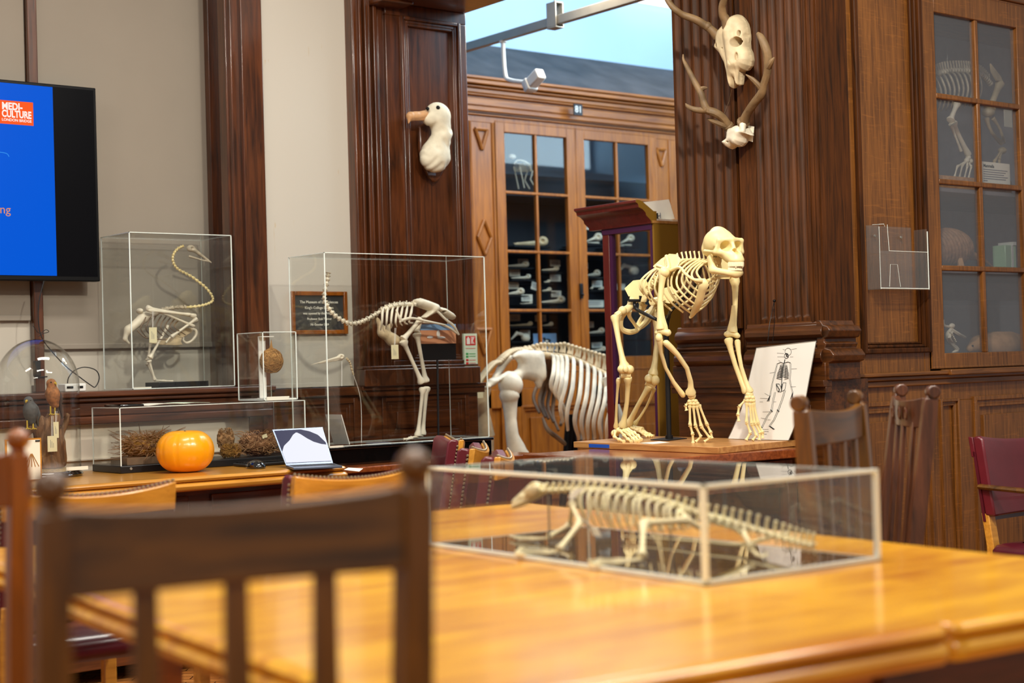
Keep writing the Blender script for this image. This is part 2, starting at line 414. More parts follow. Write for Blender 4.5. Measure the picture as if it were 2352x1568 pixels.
def puff(G, ua, va, wa, P, wc, T, R, back=1.0):    # outline rounded into a solid of half depth T about plane wc
    d = poly_(G[..., ua], G[..., va], P); h = T*np.sqrt(np.clip(1-(1-np.clip(-d/R, 0, 1))**2, 0, 1)); w = G[..., wa]-wc
    th = np.where(w > 0, np.abs(w)/back, np.abs(w)); return np.where(d > 0, np.maximum(d, th-h*0), th-h)*.6
def bore(G, c, r, r2=None, depth=.05):   # round hole drilled along X from the -X side
    c = np.asarray(c, float); r2 = r2 or r; d = (np.sqrt(((G[..., 1]-c[1])/r)**2+((G[..., 2]-c[2])/r2)**2)-1)*min(r, r2); return np.maximum(d, G[..., 0]-(c[0]+depth))
def rotm(deg, ax):
    return np.array(Matrix.Rotation(math.radians(deg), 3, ax))
def text(name, s, size, mat, parent, loc, rx, rz, ext=.0006, align='LEFT', width=None, uniform=True, bold=0):
    c = bpy.data.curves.new(name, 'FONT'); c.body = s; c.size = size; c.extrude = ext; c.offset = bold; c.align_x = align; c.align_y = 'CENTER'
    c.materials.append(MATS[mat]); o = bpy.data.objects.new(name, c); COL.objects.link(o)
    c.resolution_u = 3
    bpy.context.view_layer.update()
    me = bpy.data.meshes.new_from_object(o.evaluated_get(bpy.context.evaluated_depsgraph_get())); me.name = name
    bpy.data.objects.remove(o); bpy.data.curves.remove(c)
    o = bpy.data.objects.new(name, me); COL.objects.link(o)
    if width: lo = min(v.co.x for v in me.vertices); hi = max(v.co.x for v in me.vertices); k = width/(hi-lo); o.scale = (k, k if uniform else 1, 1)
    o.parent = parent; o.location = V(*loc)-ORG[parent]; o.rotation_euler = (rx, 0, rz)
    return o
def struct(mb, name, mat, **k):
    o = mb.build(name, mat, **k); o['kind'] = 'structure'; return o
FY = lambda Y: (lambda u, w, z: (u, Y-w, z))     # wall facing -Y
FX = lambda X: (lambda u, w, z: (X-w, u, z))     # wall facing -X
def strips(mb, fn, u0, u1, z0, z1, w0, w1, t):   # rectangular frame of strips
    mb.mp(fn, u0, u0+t, w0, w1, z0, z1); mb.mp(fn, u1-t, u1, w0, w1, z0, z1)
    mb.mp(fn, u0+t, u1-t, w0, w1, z0, z0+t); mb.mp(fn, u0+t, u1-t, w0, w1, z1-t, z1)
def moulded(mb, fn, u0, u1, z0, z1, w, t):       # stepped picture-frame moulding inside an opening, face at w
    strips(mb, fn, u0-t*.3, u1+t*.3, z0-t*.3, z1+t*.3, 0, w+.012, t*.45)
    strips(mb, fn, u0+t*.15, u1-t*.15, z0+t*.15, z1-t*.15, 0, w+.003, t*.4)
    strips(mb, fn, u0+t*.5, u1-t*.5, z0+t*.5, z1-t*.5, -.01, w+.0015, t*.35)
# ------------------------------------------------------------------ the room
m = MB(); m.bx(-3, 10, -2, 9.2, -.05, 0); struct(m, 'floor', 'parquet', smooth=False)
# far wall, window recess on the left
XR = 3.50       # right jamb of recess
m = MB(); m.bx(1.0, XR+.3, 6.66, 6.84, .5, 4.2); struct(m, 'wall_recess', 'plaster', smooth=False)
m = MB(); m.bx(1.0, 3.44, 6.27, 6.37, 0, .955); m.bx(1.0, 3.44, 6.255, 6.27, .80, .806); struct(m, 'wall_under_window', 'plaster_warm', smooth=False)
# window mullion, jamb, architrave
a0 = PY(50, 100, 6.68); a1 = PY(62, 100, 6.68)
m = MB(); m.bx(a0[0], a1[0]+.02, 6.61, 6.66, 1.09, 4.2); struct(m, 'trim_window_mullion', 'mahogany', bevel=.004)
m = MB(); m.bx(XR-.09, XR+.02, 6.30, 6.42, 1.09, 4.2); m.bx(XR-.015, XR+.02, 6.42, 6.74, 1.09, 4.2)
m.bx(XR-.05, XR+.06, 6.27, 6.31, 1.09, 4.2); m.bx(XR-.045, XR, 6.60, 6.74, 1.09, 4.2); m.bx(XR-.10, XR-.08, 6.33, 6.40, 1.09, 4.2)
struct(m, 'trim_window_jamb', 'mahogany', bevel=.004)
# sill shelf and panelling below
m = MB(); m.bx(1.0, XR+.06, 6.22, 6.74, 1.065, 1.09); m.bx(1.0, XR+.05, 6.235, 6.4, 1.045, 1.065); m.bx(1.0, XR+.05, 6.25, 6.4, .985, 1.045)
m.bx(1.0, XR+.05, 6.235, 6.4, .95, .985)
struct(m, 'trim_window_sill', 'mahogany_x', bevel=.006)
# roller blinds
b1 = PY(500, 100, 6.62); b2 = PY(70, 100, 6.62)
def blind(name, x0, x1, zb, lab, chain=None):
    t = thing(name, lab, 'blind', ((x0+x1)/2, 6.64, zb), 'roller blinds in the window recess')
    m = MB(); m.bx(x0, x1, 6.640, 6.643, zb+.02, 4.1); m.build('blind_fabric', 'blind', t, smooth=False)
    m = MB(); m.bx(x0, x1, 6.634, 6.650, zb, zb+.025); m.build('bottom_bar', 'blind', t, bevel=.004)
    if chain:
        m = MB()
        for px0, py0, px1, py1 in chain:
            p0, p1 = PY(px0, py0, 6.55), PY(px1, py1, 6.55)
            for k in range(90):
                q = p0+(p1-p0)*k/89; m.ell(q, .0032, n=5, m=3)
        q = PY(566, 862, 6.55)
        m.lathe([(.004, 0), (.012, .008), (.014, .03), (.006, .05)], q-V(0, 0, .03), 8)
        m.build('bead_chain', 'bone_grey', t)
zb2 = PY(300, 800, 6.64)[2]; zb1 = PY(30, 737, 6.64)[2]
blind('roller_blind', 1.2, a0[0]-.005, zb1, 'beige roller blind behind the television, stopping short above the glass dome')
blind('roller_blind', a1[0]+.03, PY(515, 450, 6.64)[0], zb2, 'wide beige roller blind behind the long-necked bird skeleton', chain=[(533, 560, 552, 850), (545, 560, 563, 850)])
# pier wall (white) with stains, edge conduit
m = MB(); m.bx(XR, 4.10, 6.30, 6.8, 1.075, 4.2)
# flaking paint texture
mt, nt, bs = newmat('stained_plaster'); N = nt.nodes.new; L = nt.links.new
tc = N('ShaderNodeTexCoord'); mp_ = N('ShaderNodeMapping'); mp_.inputs['Scale'].default_value = (9, 9, 1.6)
n_ = N('ShaderNodeTexNoise'); n_.inputs['Scale'].default_value = 2.2; n_.inputs['Detail'].default_value = 6; n_.inputs['Distortion'].default_value = 1
r_ = N('ShaderNodeValToRGB'); r_.color_ramp.elements[0].position = .68; r_.color_ramp.elements[1].position = .76
r_.color_ramp.elements[0].color = srgb(196, 189, 177); r_.color_ramp.elements[1].color = srgb(184, 158, 112)
L(tc.outputs['Object'], mp_.inputs['Vector']); L(mp_.outputs['Vector'], n_.inputs['Vector']); L(n_.outputs['Fac'], r_.inputs['Fac']); L(r_.outputs['Color'], bs.inputs['Base Color'])
bs.inputs['Roughness'].default_value = .8
struct(m, 'wall_pier', 'stained_plaster', smooth=False)
m = MB(); q = PY(836, 400, 6.29)
m.tube([(q[0], 6.285, 1.76), (q[0], 6.285, 4.2)], .008, 8)
m.tube([(q[0]+.03, 6.287, 1.72), (q[0]+.03, 6.287, 4.2)], .006, 8)
o = m.build('wall_cable', 'plaster'); tag(o, 'painted cable running down the pale wall beside the dark pilaster', 'cable')
q = PY(841, 645, 6.29)
m = MB(); m.lathe([(.035, 0), (.036, .02), (.03, .026), (.012, .028)], (q[0], 6.30, q[2]), 20, axis=(0, -1, 0)); m.tube([(q[0], 6.285, q[2]), (q[0], 6.285, q[2]+.13)], .011, 8)
o = m.build('round_junction_box', 'plaster'); tag(o, 'round cream junction box on the pale wall at the end of the cable', 'junction box')
# dado under pier and pilaster
m = MB(); m.bx(3.44, 4.74, 6.26, 6.5, 0, 1.07); fn = FY(6.26)
m.mp(fn, 3.44, 4.02, -.02, .02, 1.03, 1.07)
m.mp(fn, 4.02, 4.76, -.02, .05, 1.05, 1.068); m.mp(fn, 4.02, 4.76, -.02, .035, 1.02, 1.05)
moulded(m, fn, 4.17, 4.66, .80, 1.0, .0, .05); m.mp(fn, 4.24, 4.59, 0, .012, .86, .94)
moulded(m, fn, 3.52, 4.0, .78, 1.0, .0, .05)
struct(m, 'wall_dado_far', 'mahogany_x', bevel=.003)
# far pilaster
XE = 4.700
m = MB(); m.bx(4.03, XE, 6.24, 7.0, 1.07, 4.2); fn = FY(6.24)
for u, w, ww in [(4.035, .004, .02), (4.06, .02, .016), (4.085, .032, .02), (4.115, .016, .012), (4.135, .03, .022), (4.17, .012, .03)]:
    m.mp(fn, u, u+ww, -.02, w, 1.15, 2.93)
m.mp(fn, 4.21, XE, -.02, .02, 1.15, 1.19); m.mp(fn, 4.21, XE, -.02, .02, 2.87, 2.93)
m.mp(fn, 4.21, 4.31, -.02, .02, 1.19, 2.87); m.mp(fn, 4.645, XE, -.02, .02, 1.19, 2.87)
moulded(m, fn, 4.31, 4.645, 1.18, 2.86, .02, .04)
m.mp(fn, 4.02, XE+.01, -.02, .05, 1.068, 1.15); m.mp(fn, 4.02, XE+.01, -.02, .035, 1.15, 1.165)
struct(m, 'wall_pilaster_far', 'mahogany', bevel=.004)
# soffit / beam over opening
m = MB(); m.bx(4.15, XE+.004, 4.0, 6.24, 2.93, 3.3); m.bx(4.22, XE-.09, 4.0, 6.17, 2.915, 2.93); m.bx(4.12, 4.3, 6.1, 6.24, 2.90, 2.93); m.bx(2, 4.7, 6.2, 6.3, 2.97, 3.4) if 0 else None
struct(m, 'trim_beam', 'mahogany_x', bevel=.008)

# near pilaster block, fluted
XP = 4.66
def fluted(m, y0, y1, nf, zb, zt, depth=.012):
    us = []; W_ = (y1-y0)/nf
    nper = 10
    for i in range(nf):
        for j in range(nper):
            t = j/nper; us.append((y0+(i+t)*W_, 0 if t < .16 or t > .84 else math.sqrt(max(0, 1-((t-.5)/.34)**2))))
    us.append((y1, 0)); r = W_*.34
    zs = [zb]+[zb+.03+r*(1-math.cos(k*math.pi/8)) for k in range(5)]+[zt]
    rows = []
    for z in zs:
        e = 0 if z <= zb+.03 else min(1, math.sqrt(max(0, 1-((zb+.03+r-z)/r)**2))) if z < zb+.03+r else 1
        rows.append([(XP+depth*d*min(1, e)*1.4, u, z) for u, d in us])
    n = len(us); vs = [p for r_ in rows for p in r_]
    fs = [(i*n+j, (i+1)*n+j, (i+1)*n+j+1, i*n+j+1) for i in range(len(rows)-1) for j in range(n-1)]
    m.add(vs, fs)
m = MB()
m.bx(XP+.02, 5.36, 4.07, 4.705, 1.0, 4.2)
fluted(m, 4.375, 4.70, 6, 1.275, 4.2); fluted(m, 3.995, 4.255, 6, 1.275, 4.2)
m.bx(XP+.0, XP+.02, 4.365, 4.375, 1.275, 4.2); m.bx(XP, XP+.03, 4.700, 4.712, 1.275, 4.2)
m.bx(XP-.004, XP+.03, 4.255, 4.345, 1.2, 4.2)               # flat board between
m.bx(XP-.004, XP+.03, 3.935, 3.995, 1.275, 4.2)
for k, (y, w) in enumerate([(3.93, .012), (3.95, .0065), (3.972, .010)]): m.bx(XP-w, XP+.02, y, y+.012, 1.275, 4.2)
m.bx(XP+.001, 4.84, 3.925, 3.98, 1.0, 4.2); m.bx(XP+.018, 4.80, 3.975, 4.09, 1.0, 4.2); m.bx(XP+.018, 4.8, 4.25, 4.38, 1.0, 4.2)
struct(m, 'wall_pilaster_near', 'darkoak', bevel=.002)
# bases (torus mouldings): profile (w,z) along Y
def base_prof(m, y0, y1, ends=True):
    prof = [(0, 1.29), (.010, 1.285), (.012, 1.272), (.034, 1.266), (.046, 1.252), (.046, 1.236), (.034, 1.224), (.016, 1.220), (.016, 1.206), (.026, 1.203), (.026, 1.194), (.018, 1.190), (.018, 1.182), (.045, 1.176), (.062, 1.162), (.064, 1.146), (.054, 1.132), (.034, 1.126), (.034, 1.06), (-.05, 1.06), (-.05, 1.29)]
    m.prism([(XP-w, y0-(w*.5 if ends else 0), z) for w, z in prof], (0, y1-y0+.03, 0))
m = MB(); base_prof(m, 4.39, 4.70); base_prof(m, 3.93, 4.30)
m.bx(XP-.038, XP+.1, 3.9, 4.73, 1.055, 1.1275)
# return on right face (towards -Y)
prof = [(0, 1.29), (.012, 1.272), (.034, 1.266), (.046, 1.250), (.034, 1.224), (.016, 1.220), (.016, 1.206), (.026, 1.200), (.018, 1.182), (.045, 1.176), (.062, 1.155), (.054, 1.132), (.034, 1.126), (.034, 1.06), (-.02, 1.06), (-.02, 1.29)]
m.prism([(XP-.03, 3.925-w, z) for w, z in prof], (.19, 0, 0))
struct(m, 'trim_pilaster_base', 'darkoak_y', bevel=.003)
# dado of near pilaster (facing -X)
m = MB(); fn = FX(4.64)
m.bx(4.64, 4.9, 3.92, 4.72, 0, 1.06)
m.mp(fn, 3.90, 4.74, -.02, .03, 1.035, 1.06); m.mp(fn, 3.90, 4.74, -.02, .018, 1.012, 1.035)
moulded(m, fn, 4.0, 4.64, .18, .95, 0, .05); m.mp(fn, 4.06, 4.58, 0, .012, .24, .89)
struct(m, 'wall_dado_near', 'darkoak_y', bevel=.003)
# right wall (facing -Y) plane 3.98
YR = 3.98
fn = FY(YR); m = MB()
m.bx(4.80, 4.965, YR, YR+.05, 1.07, 4.2); m.bx(5.345, 5.384, YR, YR+.05, 1.07, 4.2)
m.bx(4.965, 5.345, YR, YR+.05, 1.07, 1.17); m.bx(4.965, 5.345, YR+.02, YR+.05, 1.17, 4.2)
m.bx(4.745, 4.80, YR+.02, YR+.06, 1.06, 4.2); m.bx(4.80, 4.815, YR-.006, YR, 1.09, 4.2)
struct(m, 'wall_right', 'oak', bevel=.003)
m = MB()
strips(m, fn, 4.935, 5.375, 1.155, 4.3, -.01, .022, .022); strips(m, fn, 4.957, 5.353, 1.177, 4.3, -.01, .010, .014); strips(m, fn, 4.971, 5.339, 1.191, 4.3, -.02, -.004, .010)
struct(m, 'trim_panel_moulding', 'darkoak', bevel=.005)
m = MB(); m.mp(fn, 4.70, 8.2, -.05, .045, 1.062, 1.078); m.mp(fn, 4.70, 8.2, -.05, .03, 1.045, 1.062); m.mp(fn, 4.70, 8.2, -.05, .018, 1.02, 1.045)
m.mp(fn, 5.45, 8.2, -.05, .055, 1.058, 1.082)
struct(m, 'trim_chair_rail', 'oak_x', bevel=.004)
# lower panelling
m = MB()
m.bx(4.66, 8.2, YR+.012, YR+.06, 0, 1.03)
m.mp(fn, 4.66, 8.2, -.02, .0, .95, 1.03); m.mp(fn, 4.66, 8.2, -.02, .0, 0, .1)
for x0, x1 in [(4.66, 4.79), (5.36, 5.44), (5.555, 5.68), (6.30, 6.42), (7.1, 7.25)]: m.mp(fn, x0, x1, -.02, .002, .1, .95)
struct(m, 'wall_dado_right', 'oak', bevel=.002)
m = MB()
for x0, x1 in [(4.79, 5.36), (5.44, 5.555), (5.68, 6.30), (6.42, 7.1)]:
    moulded(m, fn, x0, x1, .1, .95, 0, .04 if x1-x0 > .2 else .025)
    if x1-x0 > .2: m.mp(fn, x0+.07, x1-.07, -.02, -.002, .17, .88)
struct(m, 'trim_dado_mouldings', 'oak', bevel=.003)
# rest of main room shell: wall above cabinet
m = MB(); m.bx(5.46, 8.2, YR+.0, YR+.06, 2.78, 4.2); m.bx(5.46, 8.2, YR-.02, YR, 2.70, 2.80); struct(m, 'wall_right_upper', 'oak_x', bevel=.004)
# ---- back room
m = MB(); m.bx(4.0, 10, 8.55, 8.65, 0, 5.6); struct(m, 'wall_back', 'bluewall', smooth=False)
m = MB(); m.bx(5.6, 10, 4.72, 4.80, 0, 5.6); struct(m, 'wall_back_room_side', 'bluewall', smooth=False)
m = MB(); m.bx(4.03, 4.10, 6.8, 8.6, 0, 5.6); m.bx(9.6, 9.7, 4.7, 8.6, 0, 5.6); struct(m, 'wall_back_room_end', 'bluewall', smooth=False)
m = MB(); m.bx(4.7, 9.7, 4.72, 8.6, 5.6, 5.66); struct(m, 'ceiling', 'bluewall', smooth=False)
# ------------------------------------------------------------------ museum cabinet 81 in the back room
YC = 7.8
def glazed_door(t, fn, x0, x1, z0, z1, mats, cols, zrows, st=.07, glass='glass', bar=.018, topr=.07, botr=.09):
    m = MB(); strips(m, fn, x0, x1, z0, z1, -.03, .008, .01)
    m.mp(fn, x0, x0+st, -.03, .006, z0, z1); m.mp(fn, x1-st, x1, -.03, .006, z0, z1)
    m.mp(fn, x0+st, x1-st, -.03, .006, z1-topr, z1); m.mp(fn, x0+st, x1-st, -.03, .006, z0, z0+botr)
    d = m.build('door', mats, t, bevel=.003)
    gx = [x0+st+(x1-x0-2*st)*k/cols for k in range(cols+1)]
    m = MB()
    for x in gx[1:-1]: m.mp(fn, x-bar/2, x+bar/2, -.025, .004, z0+botr, z1-topr)
    for z in zrows: m.mp(fn, x0+st, x1-st, -.024, .007, z-bar/2, z+bar/2)
    m.build('glazing_bar', mats, d, bevel=.004)
    m = MB(); m.mp(fn, x0+st-.01, x1-st+.01, -.016, -.012, z0+botr-.01, z1-topr+.01); m.build('pane', glass, d, smooth=False)
    return d
q = PY(1100, 400, YC)[0]
t = thing('museum_cabinet', 'tall orange oak display cabinet numbered 81, full of bird skulls on dark shelves', 'cabinet', (6.9, YC+.2, 0))
fn = FY(YC); Z0, ZT = 1.10, 2.78
dx = [PY(1138, 400, YC)[0], PY(1316, 450, YC)[0], PY(1490, 450, YC)[0]]
dx = [6.10, 6.775, 7.52]
zr = [2.264, 1.883, 1.503]
m = MB()
m.bx(5.3, 9.5, YC+.0, YC+.05, .0, .12); m.bx(5.3, 6.10, YC, YC+.05, 1.0, ZT); m.bx(7.52, 7.86, YC, YC+.05, 1.0, ZT)
m.bx(5.3, 9.5, YC-.003, YC+.047, 2.70, 2.80); m.bx(5.3, 9.5, YC-.004, YC+.44, 1.0, 1.10)
m.build('carcass', 'orangeoak', t, bevel=.003)
m = MB(); m.bx(5.3, 9.5, YC+.42, YC+.45, 1.1, 2.45); m.build('back_panel', 'navyback', t, smooth=False)
m = MB()
for i, (z, h, w) in enumerate([(2.745, .02, .02), (2.765, .03, .035), (2.80, .05, .03), (2.86, .015, .045), (2.875, .03, .05), (2.905, .015, .07), (2.925, .03, .09), (2.955, .02, .10)]):
    m.mp(fn, 5.3, 9.5, -.05, w, z, z+h)
m.mp(fn, 5.3, 9.5, -.05, .02, 2.74, 2.96)
m.build('cornice', 'orangeoak_x', t, bevel=.006)
m = MB(); m.prism([(5.3, YC-.08, 2.972), (5.3, YC+.62, 3.36), (5.3, YC+.75, 3.38), (5.3, YC+.75, 2.9), (5.3, YC-.08, 2.95)], (4.2, 0, 0)); m.build('sloping_top', 'dustyroof', t, smooth=False)
def vee(m, x, z, s, down=True):
    k = .012; m = MB()
    for a, b in [((-1, 1), (1, 1)), ((-1, 1), (0, -1.6)), ((1, 1), (0, -1.6))]:
        p, q_ = V(x+a[0]*s, YC-.006, z+a[1]*s), V(x+b[0]*s, YC-.006, z+b[1]*s); m.tube([p, q_], k, 6)
    m.build('carved_ornament', 'orangeoak', t)
def diamond(m, x, z, s):
    m = MB()
    P = [(0, 2), (1, 0), (0, -2), (-1, 0)]
    for i in range(4):
        a, b = P[i], P[(i+1) % 4]; m.tube([V(x+a[0]*s, YC-.006, z+a[1]*s), V(x+b[0]*s, YC-.006, z+b[1]*s)], .011, 6)
    m.build('carved_ornament', 'orangeoak', t)
p = PY(1105, 315, YC); p2 = PY(1112, 545, YC)
m = MB(); vee(m, p[0], p[2], .05); diamond(m, p2[0], p2[2], .055)
p3 = PY(1518, 358, YC); vee(m, p3[0], p3[2], .045)
p4 = PY(1110, 760, YC); vee(m, p4[0], p4[2]-.05, .06)
for x in (p[0]-.09, p[0]+.09, p3[0]-.08, p3[0]+.08): m = MB(); m.tube([(x, YC-.003, 1.12), (x, YC-.003, 2.7)], .009, 6); m.build('reeded_moulding', 'orangeoak', t)
glazed_door(t, fn, dx[0], dx[1], Z0, 2.72, 'orangeoak', 2, zr, st=.075)
d2 = glazed_door(t, fn, dx[1]+.004, dx[2], Z0, 2.72, 'orangeoak', 2, zr, st=.075)
glazed_door(t, fn, 7.86, 8.6, Z0, 2.72, 'orangeoak', 2, zr, st=.05)
m = MB(); q = PY(1336, 668, YC-.02); m.bx(q[0]-.012, q[0]+.012, YC-.025, YC-.006, q[2]-.05, q[2]+.05); m.tube([(q[0], YC-.04, q[2]-.025), (q[0], YC-.01, q[2]-.025)], .008, 8); m.build('lock_plate', 'blackmetal', t, bevel=.003)
# lower cupboard doors
m = MB()
for x0, x1 in [(5.5, 5.9), (5.95, 6.15), (6.2, 6.95), (7.0, 7.7), (7.75, 8.5)]:
    m.mp(fn, x0, x0+.06, -.03, .008, .12, 1.0); m.mp(fn, x1-.06, x1, -.03, .008, .12, 1.0); m.mp(fn, x0, x1, -.03, .008, .88, 1.0); m.mp(fn, x0, x1, -.03, .008, .12, .2)
    m.mp(fn, x0+.05, x1-.05, -.03, -.012, .15, .95)
    if x1-x0 > .3: moulded(m, fn, x0+.06, x1-.06, .2, .88, 0, .03); m.mp(fn, x0+.13, x1-.13, -.02, .004, .27, .81)
m.build('cupboard_door', 'orangeoak', t, bevel=.003)
m = MB(); m.bx(5.3, 9.5, YC+.01, YC+.04, .1, 1.02); m.build('front_panel', 'orangeoak', t, smooth=False)
q = PY(1327, 252, YC-.1)
m = MB(); m.bx(q[0]-.037, q[0]+.037, YC-.106, YC-.098, q[2]-.036, q[2]+.036); pl = m.build('number_plate', 'blackmetal', t, label='small black plate with white number 81')
text('plate_number', '81', .062, 'tvwhite' if 0 else 'white', pl, (q[0], YC-.107, q[2]), math.pi/2, 0, align='CENTER')
# interior shelves
m = MB()
for z in (1.50, 1.885, 2.262): m.bx(5.9, 9.4, YC+.06, YC+.42, z-.008, z+.004)
m.build('shelf', 'navyback', t, smooth=False)

# bird skulls
k7 = crop(1140, 480, 4.61); YS = YC+.16
def bird_skull(x0, x1, y0, y1, lab, mat='bone_white', kind='long', left=True):
    a, b = PY(*k7(x0, y1), YS), PY(*k7(x1, y0), YS); L_ = b[0]-a[0]; H = b[2]-a[2]; zb = a[2]
    t = thing('bird_skull', lab, 'skull', (a[0]+L_/2, YS, zb-.012), 'bird skulls behind the glass of cabinet 81')
    cr = min(H*.5, L_*.2); cx = b[0]-cr*1.05; cz = zb+H-cr
    m = MB()
    G = lambda P: smax(smin(smin(e_(P, (cx, YS, cz), (cr*1.15, cr*.8, cr*.95)), cap_(P, (cx-cr*.9, YS, cz-cr*.3), (a[0]+H*.08, YS, zb+H*.2), cr*.42, cr*.08), cr*.45), cap_(P, (cx, YS, zb+cr*.25), (a[0]+H*.25, YS, zb+H*.1), cr*.22, cr*.09), cr*.2), -e_(P, (cx-cr*.55, YS-cr*.8, cz-cr*.02), (cr*.46, cr*.75, cr*.46)), cr*.08)
    if kind == 'hook':
        G = lambda P: smin(e_(P, (cx, YS, cz-.01), (cr*1.2, cr*.8, cr)), smin(cap_(P, (cx-cr, YS, zb+H*.7), (a[0]+L_*.35, YS, zb+H*.85), H*.2, H*.19), cap_(P, (a[0]+L_*.35, YS, zb+H*.85), (a[0]+L_*.04, YS, zb+.01), H*.2, .004), .01), cr*.3)
    m.add(*snet(G, (a[0]-.01, YS-cr-.01, zb-.015), (b[0]+.015, YS+cr+.01, b[2]+.02), max(.0028, L_/60)))
    m.build('skull', mat, t)
    m = MB(); m.bx(a[0]-.01, b[0]+.015, YS-.03, YC+.40, zb-.012, zb-.004); m.build('mount', 'blackmetal', t, smooth=False)
sk = [(110, 340, 545, 612, 'large long-beaked white bird skull, top left of the second lowest panes'), (150, 360, 685, 738, 'small round bird skull with thin beak beside a white card, left pane'),
 (110, 290, 830, 908, 'white bird skull with hooked bill at the far left of its pane'), (250, 380, 975, 1005, 'tiny flat bird skull under a card at the bottom of the left pane'),
 (470, 660, 598, 655, 'slender white bird skull at the top of the middle pane'), (490, 570, 745, 778, 'tiniest bird skull in the middle pane, beside a card'),
 (480, 580, 825, 872, 'small rounded bird skull next to the tilted card'), (470, 720, 915, 998, 'broad white spoon-billed skull at the bottom of the middle pane'),
 (130, 380, 1185, 1240, 'brown elongated bird skull with open eye socket, lower left pane'), (485, 600, 1190, 1240, 'small thin-beaked skull above the penguin picture'),
 (945, 1115, 250, 365, 'large rounded bird skull high behind the right door'), (955, 1095, 640, 712, 'round skull with big eye socket behind the right door'),
 (980, 1025, 820, 852, 'smaller skull of the pair on one ledge behind the right door'), (1070, 1135, 820, 852, 'right skull of the pair on one ledge behind the right door'), (960, 1140, 1250, 1322, 'long pale skull low behind the right door'),
 (990, 1155, 1450, 1512, 'bottom skull behind the right door, just above the rib tops')]
for x0, x1, y0, y1, lab in sk: bird_skull(x0, x1, y0, y1, lab, 'bone_aged' if 'brown' in lab else 'bone_white')
bird_skull(150, 345, 1300, 1395, 'hornbill-like skull with a thick down-curved bill, lower left pane', kind='hook')
k1 = crop(1060, 180, 3.563)
def toK7(f, x, y): p = f(x, y); return ((p[0]-1140)*4.61, (p[1]-480)*4.61)
a = toK7(k1, 420, 1290); b = toK7(k1, 700, 1365)
bird_skull(a[0], b[0], a[1], b[1], 'largest tan skull with a heavy blunt beak on a dark plank, upper left pane', 'bone_aged')
a = toK7(k1, 1290, 1275); b = toK7(k1, 1410, 1370); bird_skull(a[0], b[0], a[1], b[1], 'domed bird skull seen through the red case glass')
a = toK7(k1, 1270, 1520); b = toK7(k1, 1440, 1600); bird_skull(a[0], b[0], a[1], b[1], 'thick-billed pale skull seen through the red case, under the domed one', kind='hook')
cards = [(230, 335, 530, 590, 0, 'behind the top left long skull'), (140, 250, 645, 710, 0, 'above the small round skull of the left pane'), (120, 235, 775, 845, 0, 'above the hooked skull at far left'),
 (265, 380, 905, 975, 0, 'at the bottom of the left pane'), (570, 675, 540, 605, 0, 'at the top of the middle pane'), (570, 680, 695, 765, 0, 'halfway down the middle pane'),
 (372, 440, 775, 855, 14, 'tilted beside the glazing bar'), (582, 685, 865, 930, 0, 'behind the spoon-billed skull'), (135, 250, 1115, 1185, 0, 'at the top of the lower left pane'),
 (412, 525, 1120, 1190, 0, 'above the small skull over the penguin picture'), (250, 355, 1278, 1340, 0, 'behind the hornbill-like skull'), (170, 285, 1450, 1500, 0, 'lowest in the left door, above the white pelvis'),
 (910, 990, 140, 215, 0, 'highest behind the right door'), (930, 970, 567, 630, 0, 'narrow one at the left of the right door'), (1015, 1120, 757, 825, 0, 'between the pair of skulls on one ledge'),
 (938, 1135, 965, 1038, 0, 'wide one in the middle of the right door'), (945, 1030, 1192, 1255, 0, 'above the long pale skull of the right door'), (1010, 1120, 1410, 1470, 0, 'lowest behind the right door')]
for i, (x0, x1, y0, y1, rz, lab) in enumerate(cards):
    a, b = PY(*k7(x0, y1), YS+.05), PY(*k7(x1, y0), YS+.05); c = (a+b)/2; w, h = (b[0]-a[0])/2, (b[2]-a[2])/2
    R = rotm(rz, 'Y'); m = MB(); m.bx(-w, w, -.001, .001, -h, h); m.xf(lambda p: R@p+c)
    o = m.build('specimen_card', 'paper', smooth=False); tag(o, 'white specimen card '+lab, 'card', 'specimen cards in cabinet 81')
    # card lines
    m = MB()
    for k in range(4): m.bx(-w*.7, w*(.7-.2*(k % 2)), -.0022, -.0012, h*(.45-.32*k), h*(.45-.32*k)+.003)
    m.xf(lambda p: R@p+c); m.build('card_text', 'ink_grey', o, smooth=False)
for (x0, y0, x1, y1, lab) in [(1270, 1365, 1330, 1420, 'under the domed skull seen through the red case'), (1270, 1680, 1340, 1730, 'under the thick-billed skull seen through the red case')]:
    a, b = PY(*k1(x0, y1), YS+.05), PY(*k1(x1, y0), YS+.05); m = MB(); m.bx(a[0], b[0], YS+.05, YS+.052, a[2], b[2])
    o = m.build('specimen_card', 'paper', smooth=False); tag(o, 'white specimen card '+lab, 'card', 'specimen cards in cabinet 81')
a, b = PY(*k7(395, 1440), YS), PY(*k7(635, 1315), YS)
t = thing('penguin_picture', 'blue picture of a black and white sea bird propped low in cabinet 81', 'picture', ((a[0]+b[0])/2, YS, a[2]))
m = MB(); m.bx(a[0], b[0], YS, YS+.004, a[2]-.05, b[2]); m.build('print', 'skyblue', t, smooth=False)
c = (a+b)/2
m = MB(); m.ell(c+V(.02, -.002, -.01), (.03, .003, .014)); m.ell(c+V(-.008, -.002, .004), (.012, .003, .01)); m.build('bird_image', 'ink', t)
m = MB(); m.ell(c+V(.012, -.004, -.014), (.014, .003, .008)); m.build('bird_breast_image', 'white', t)
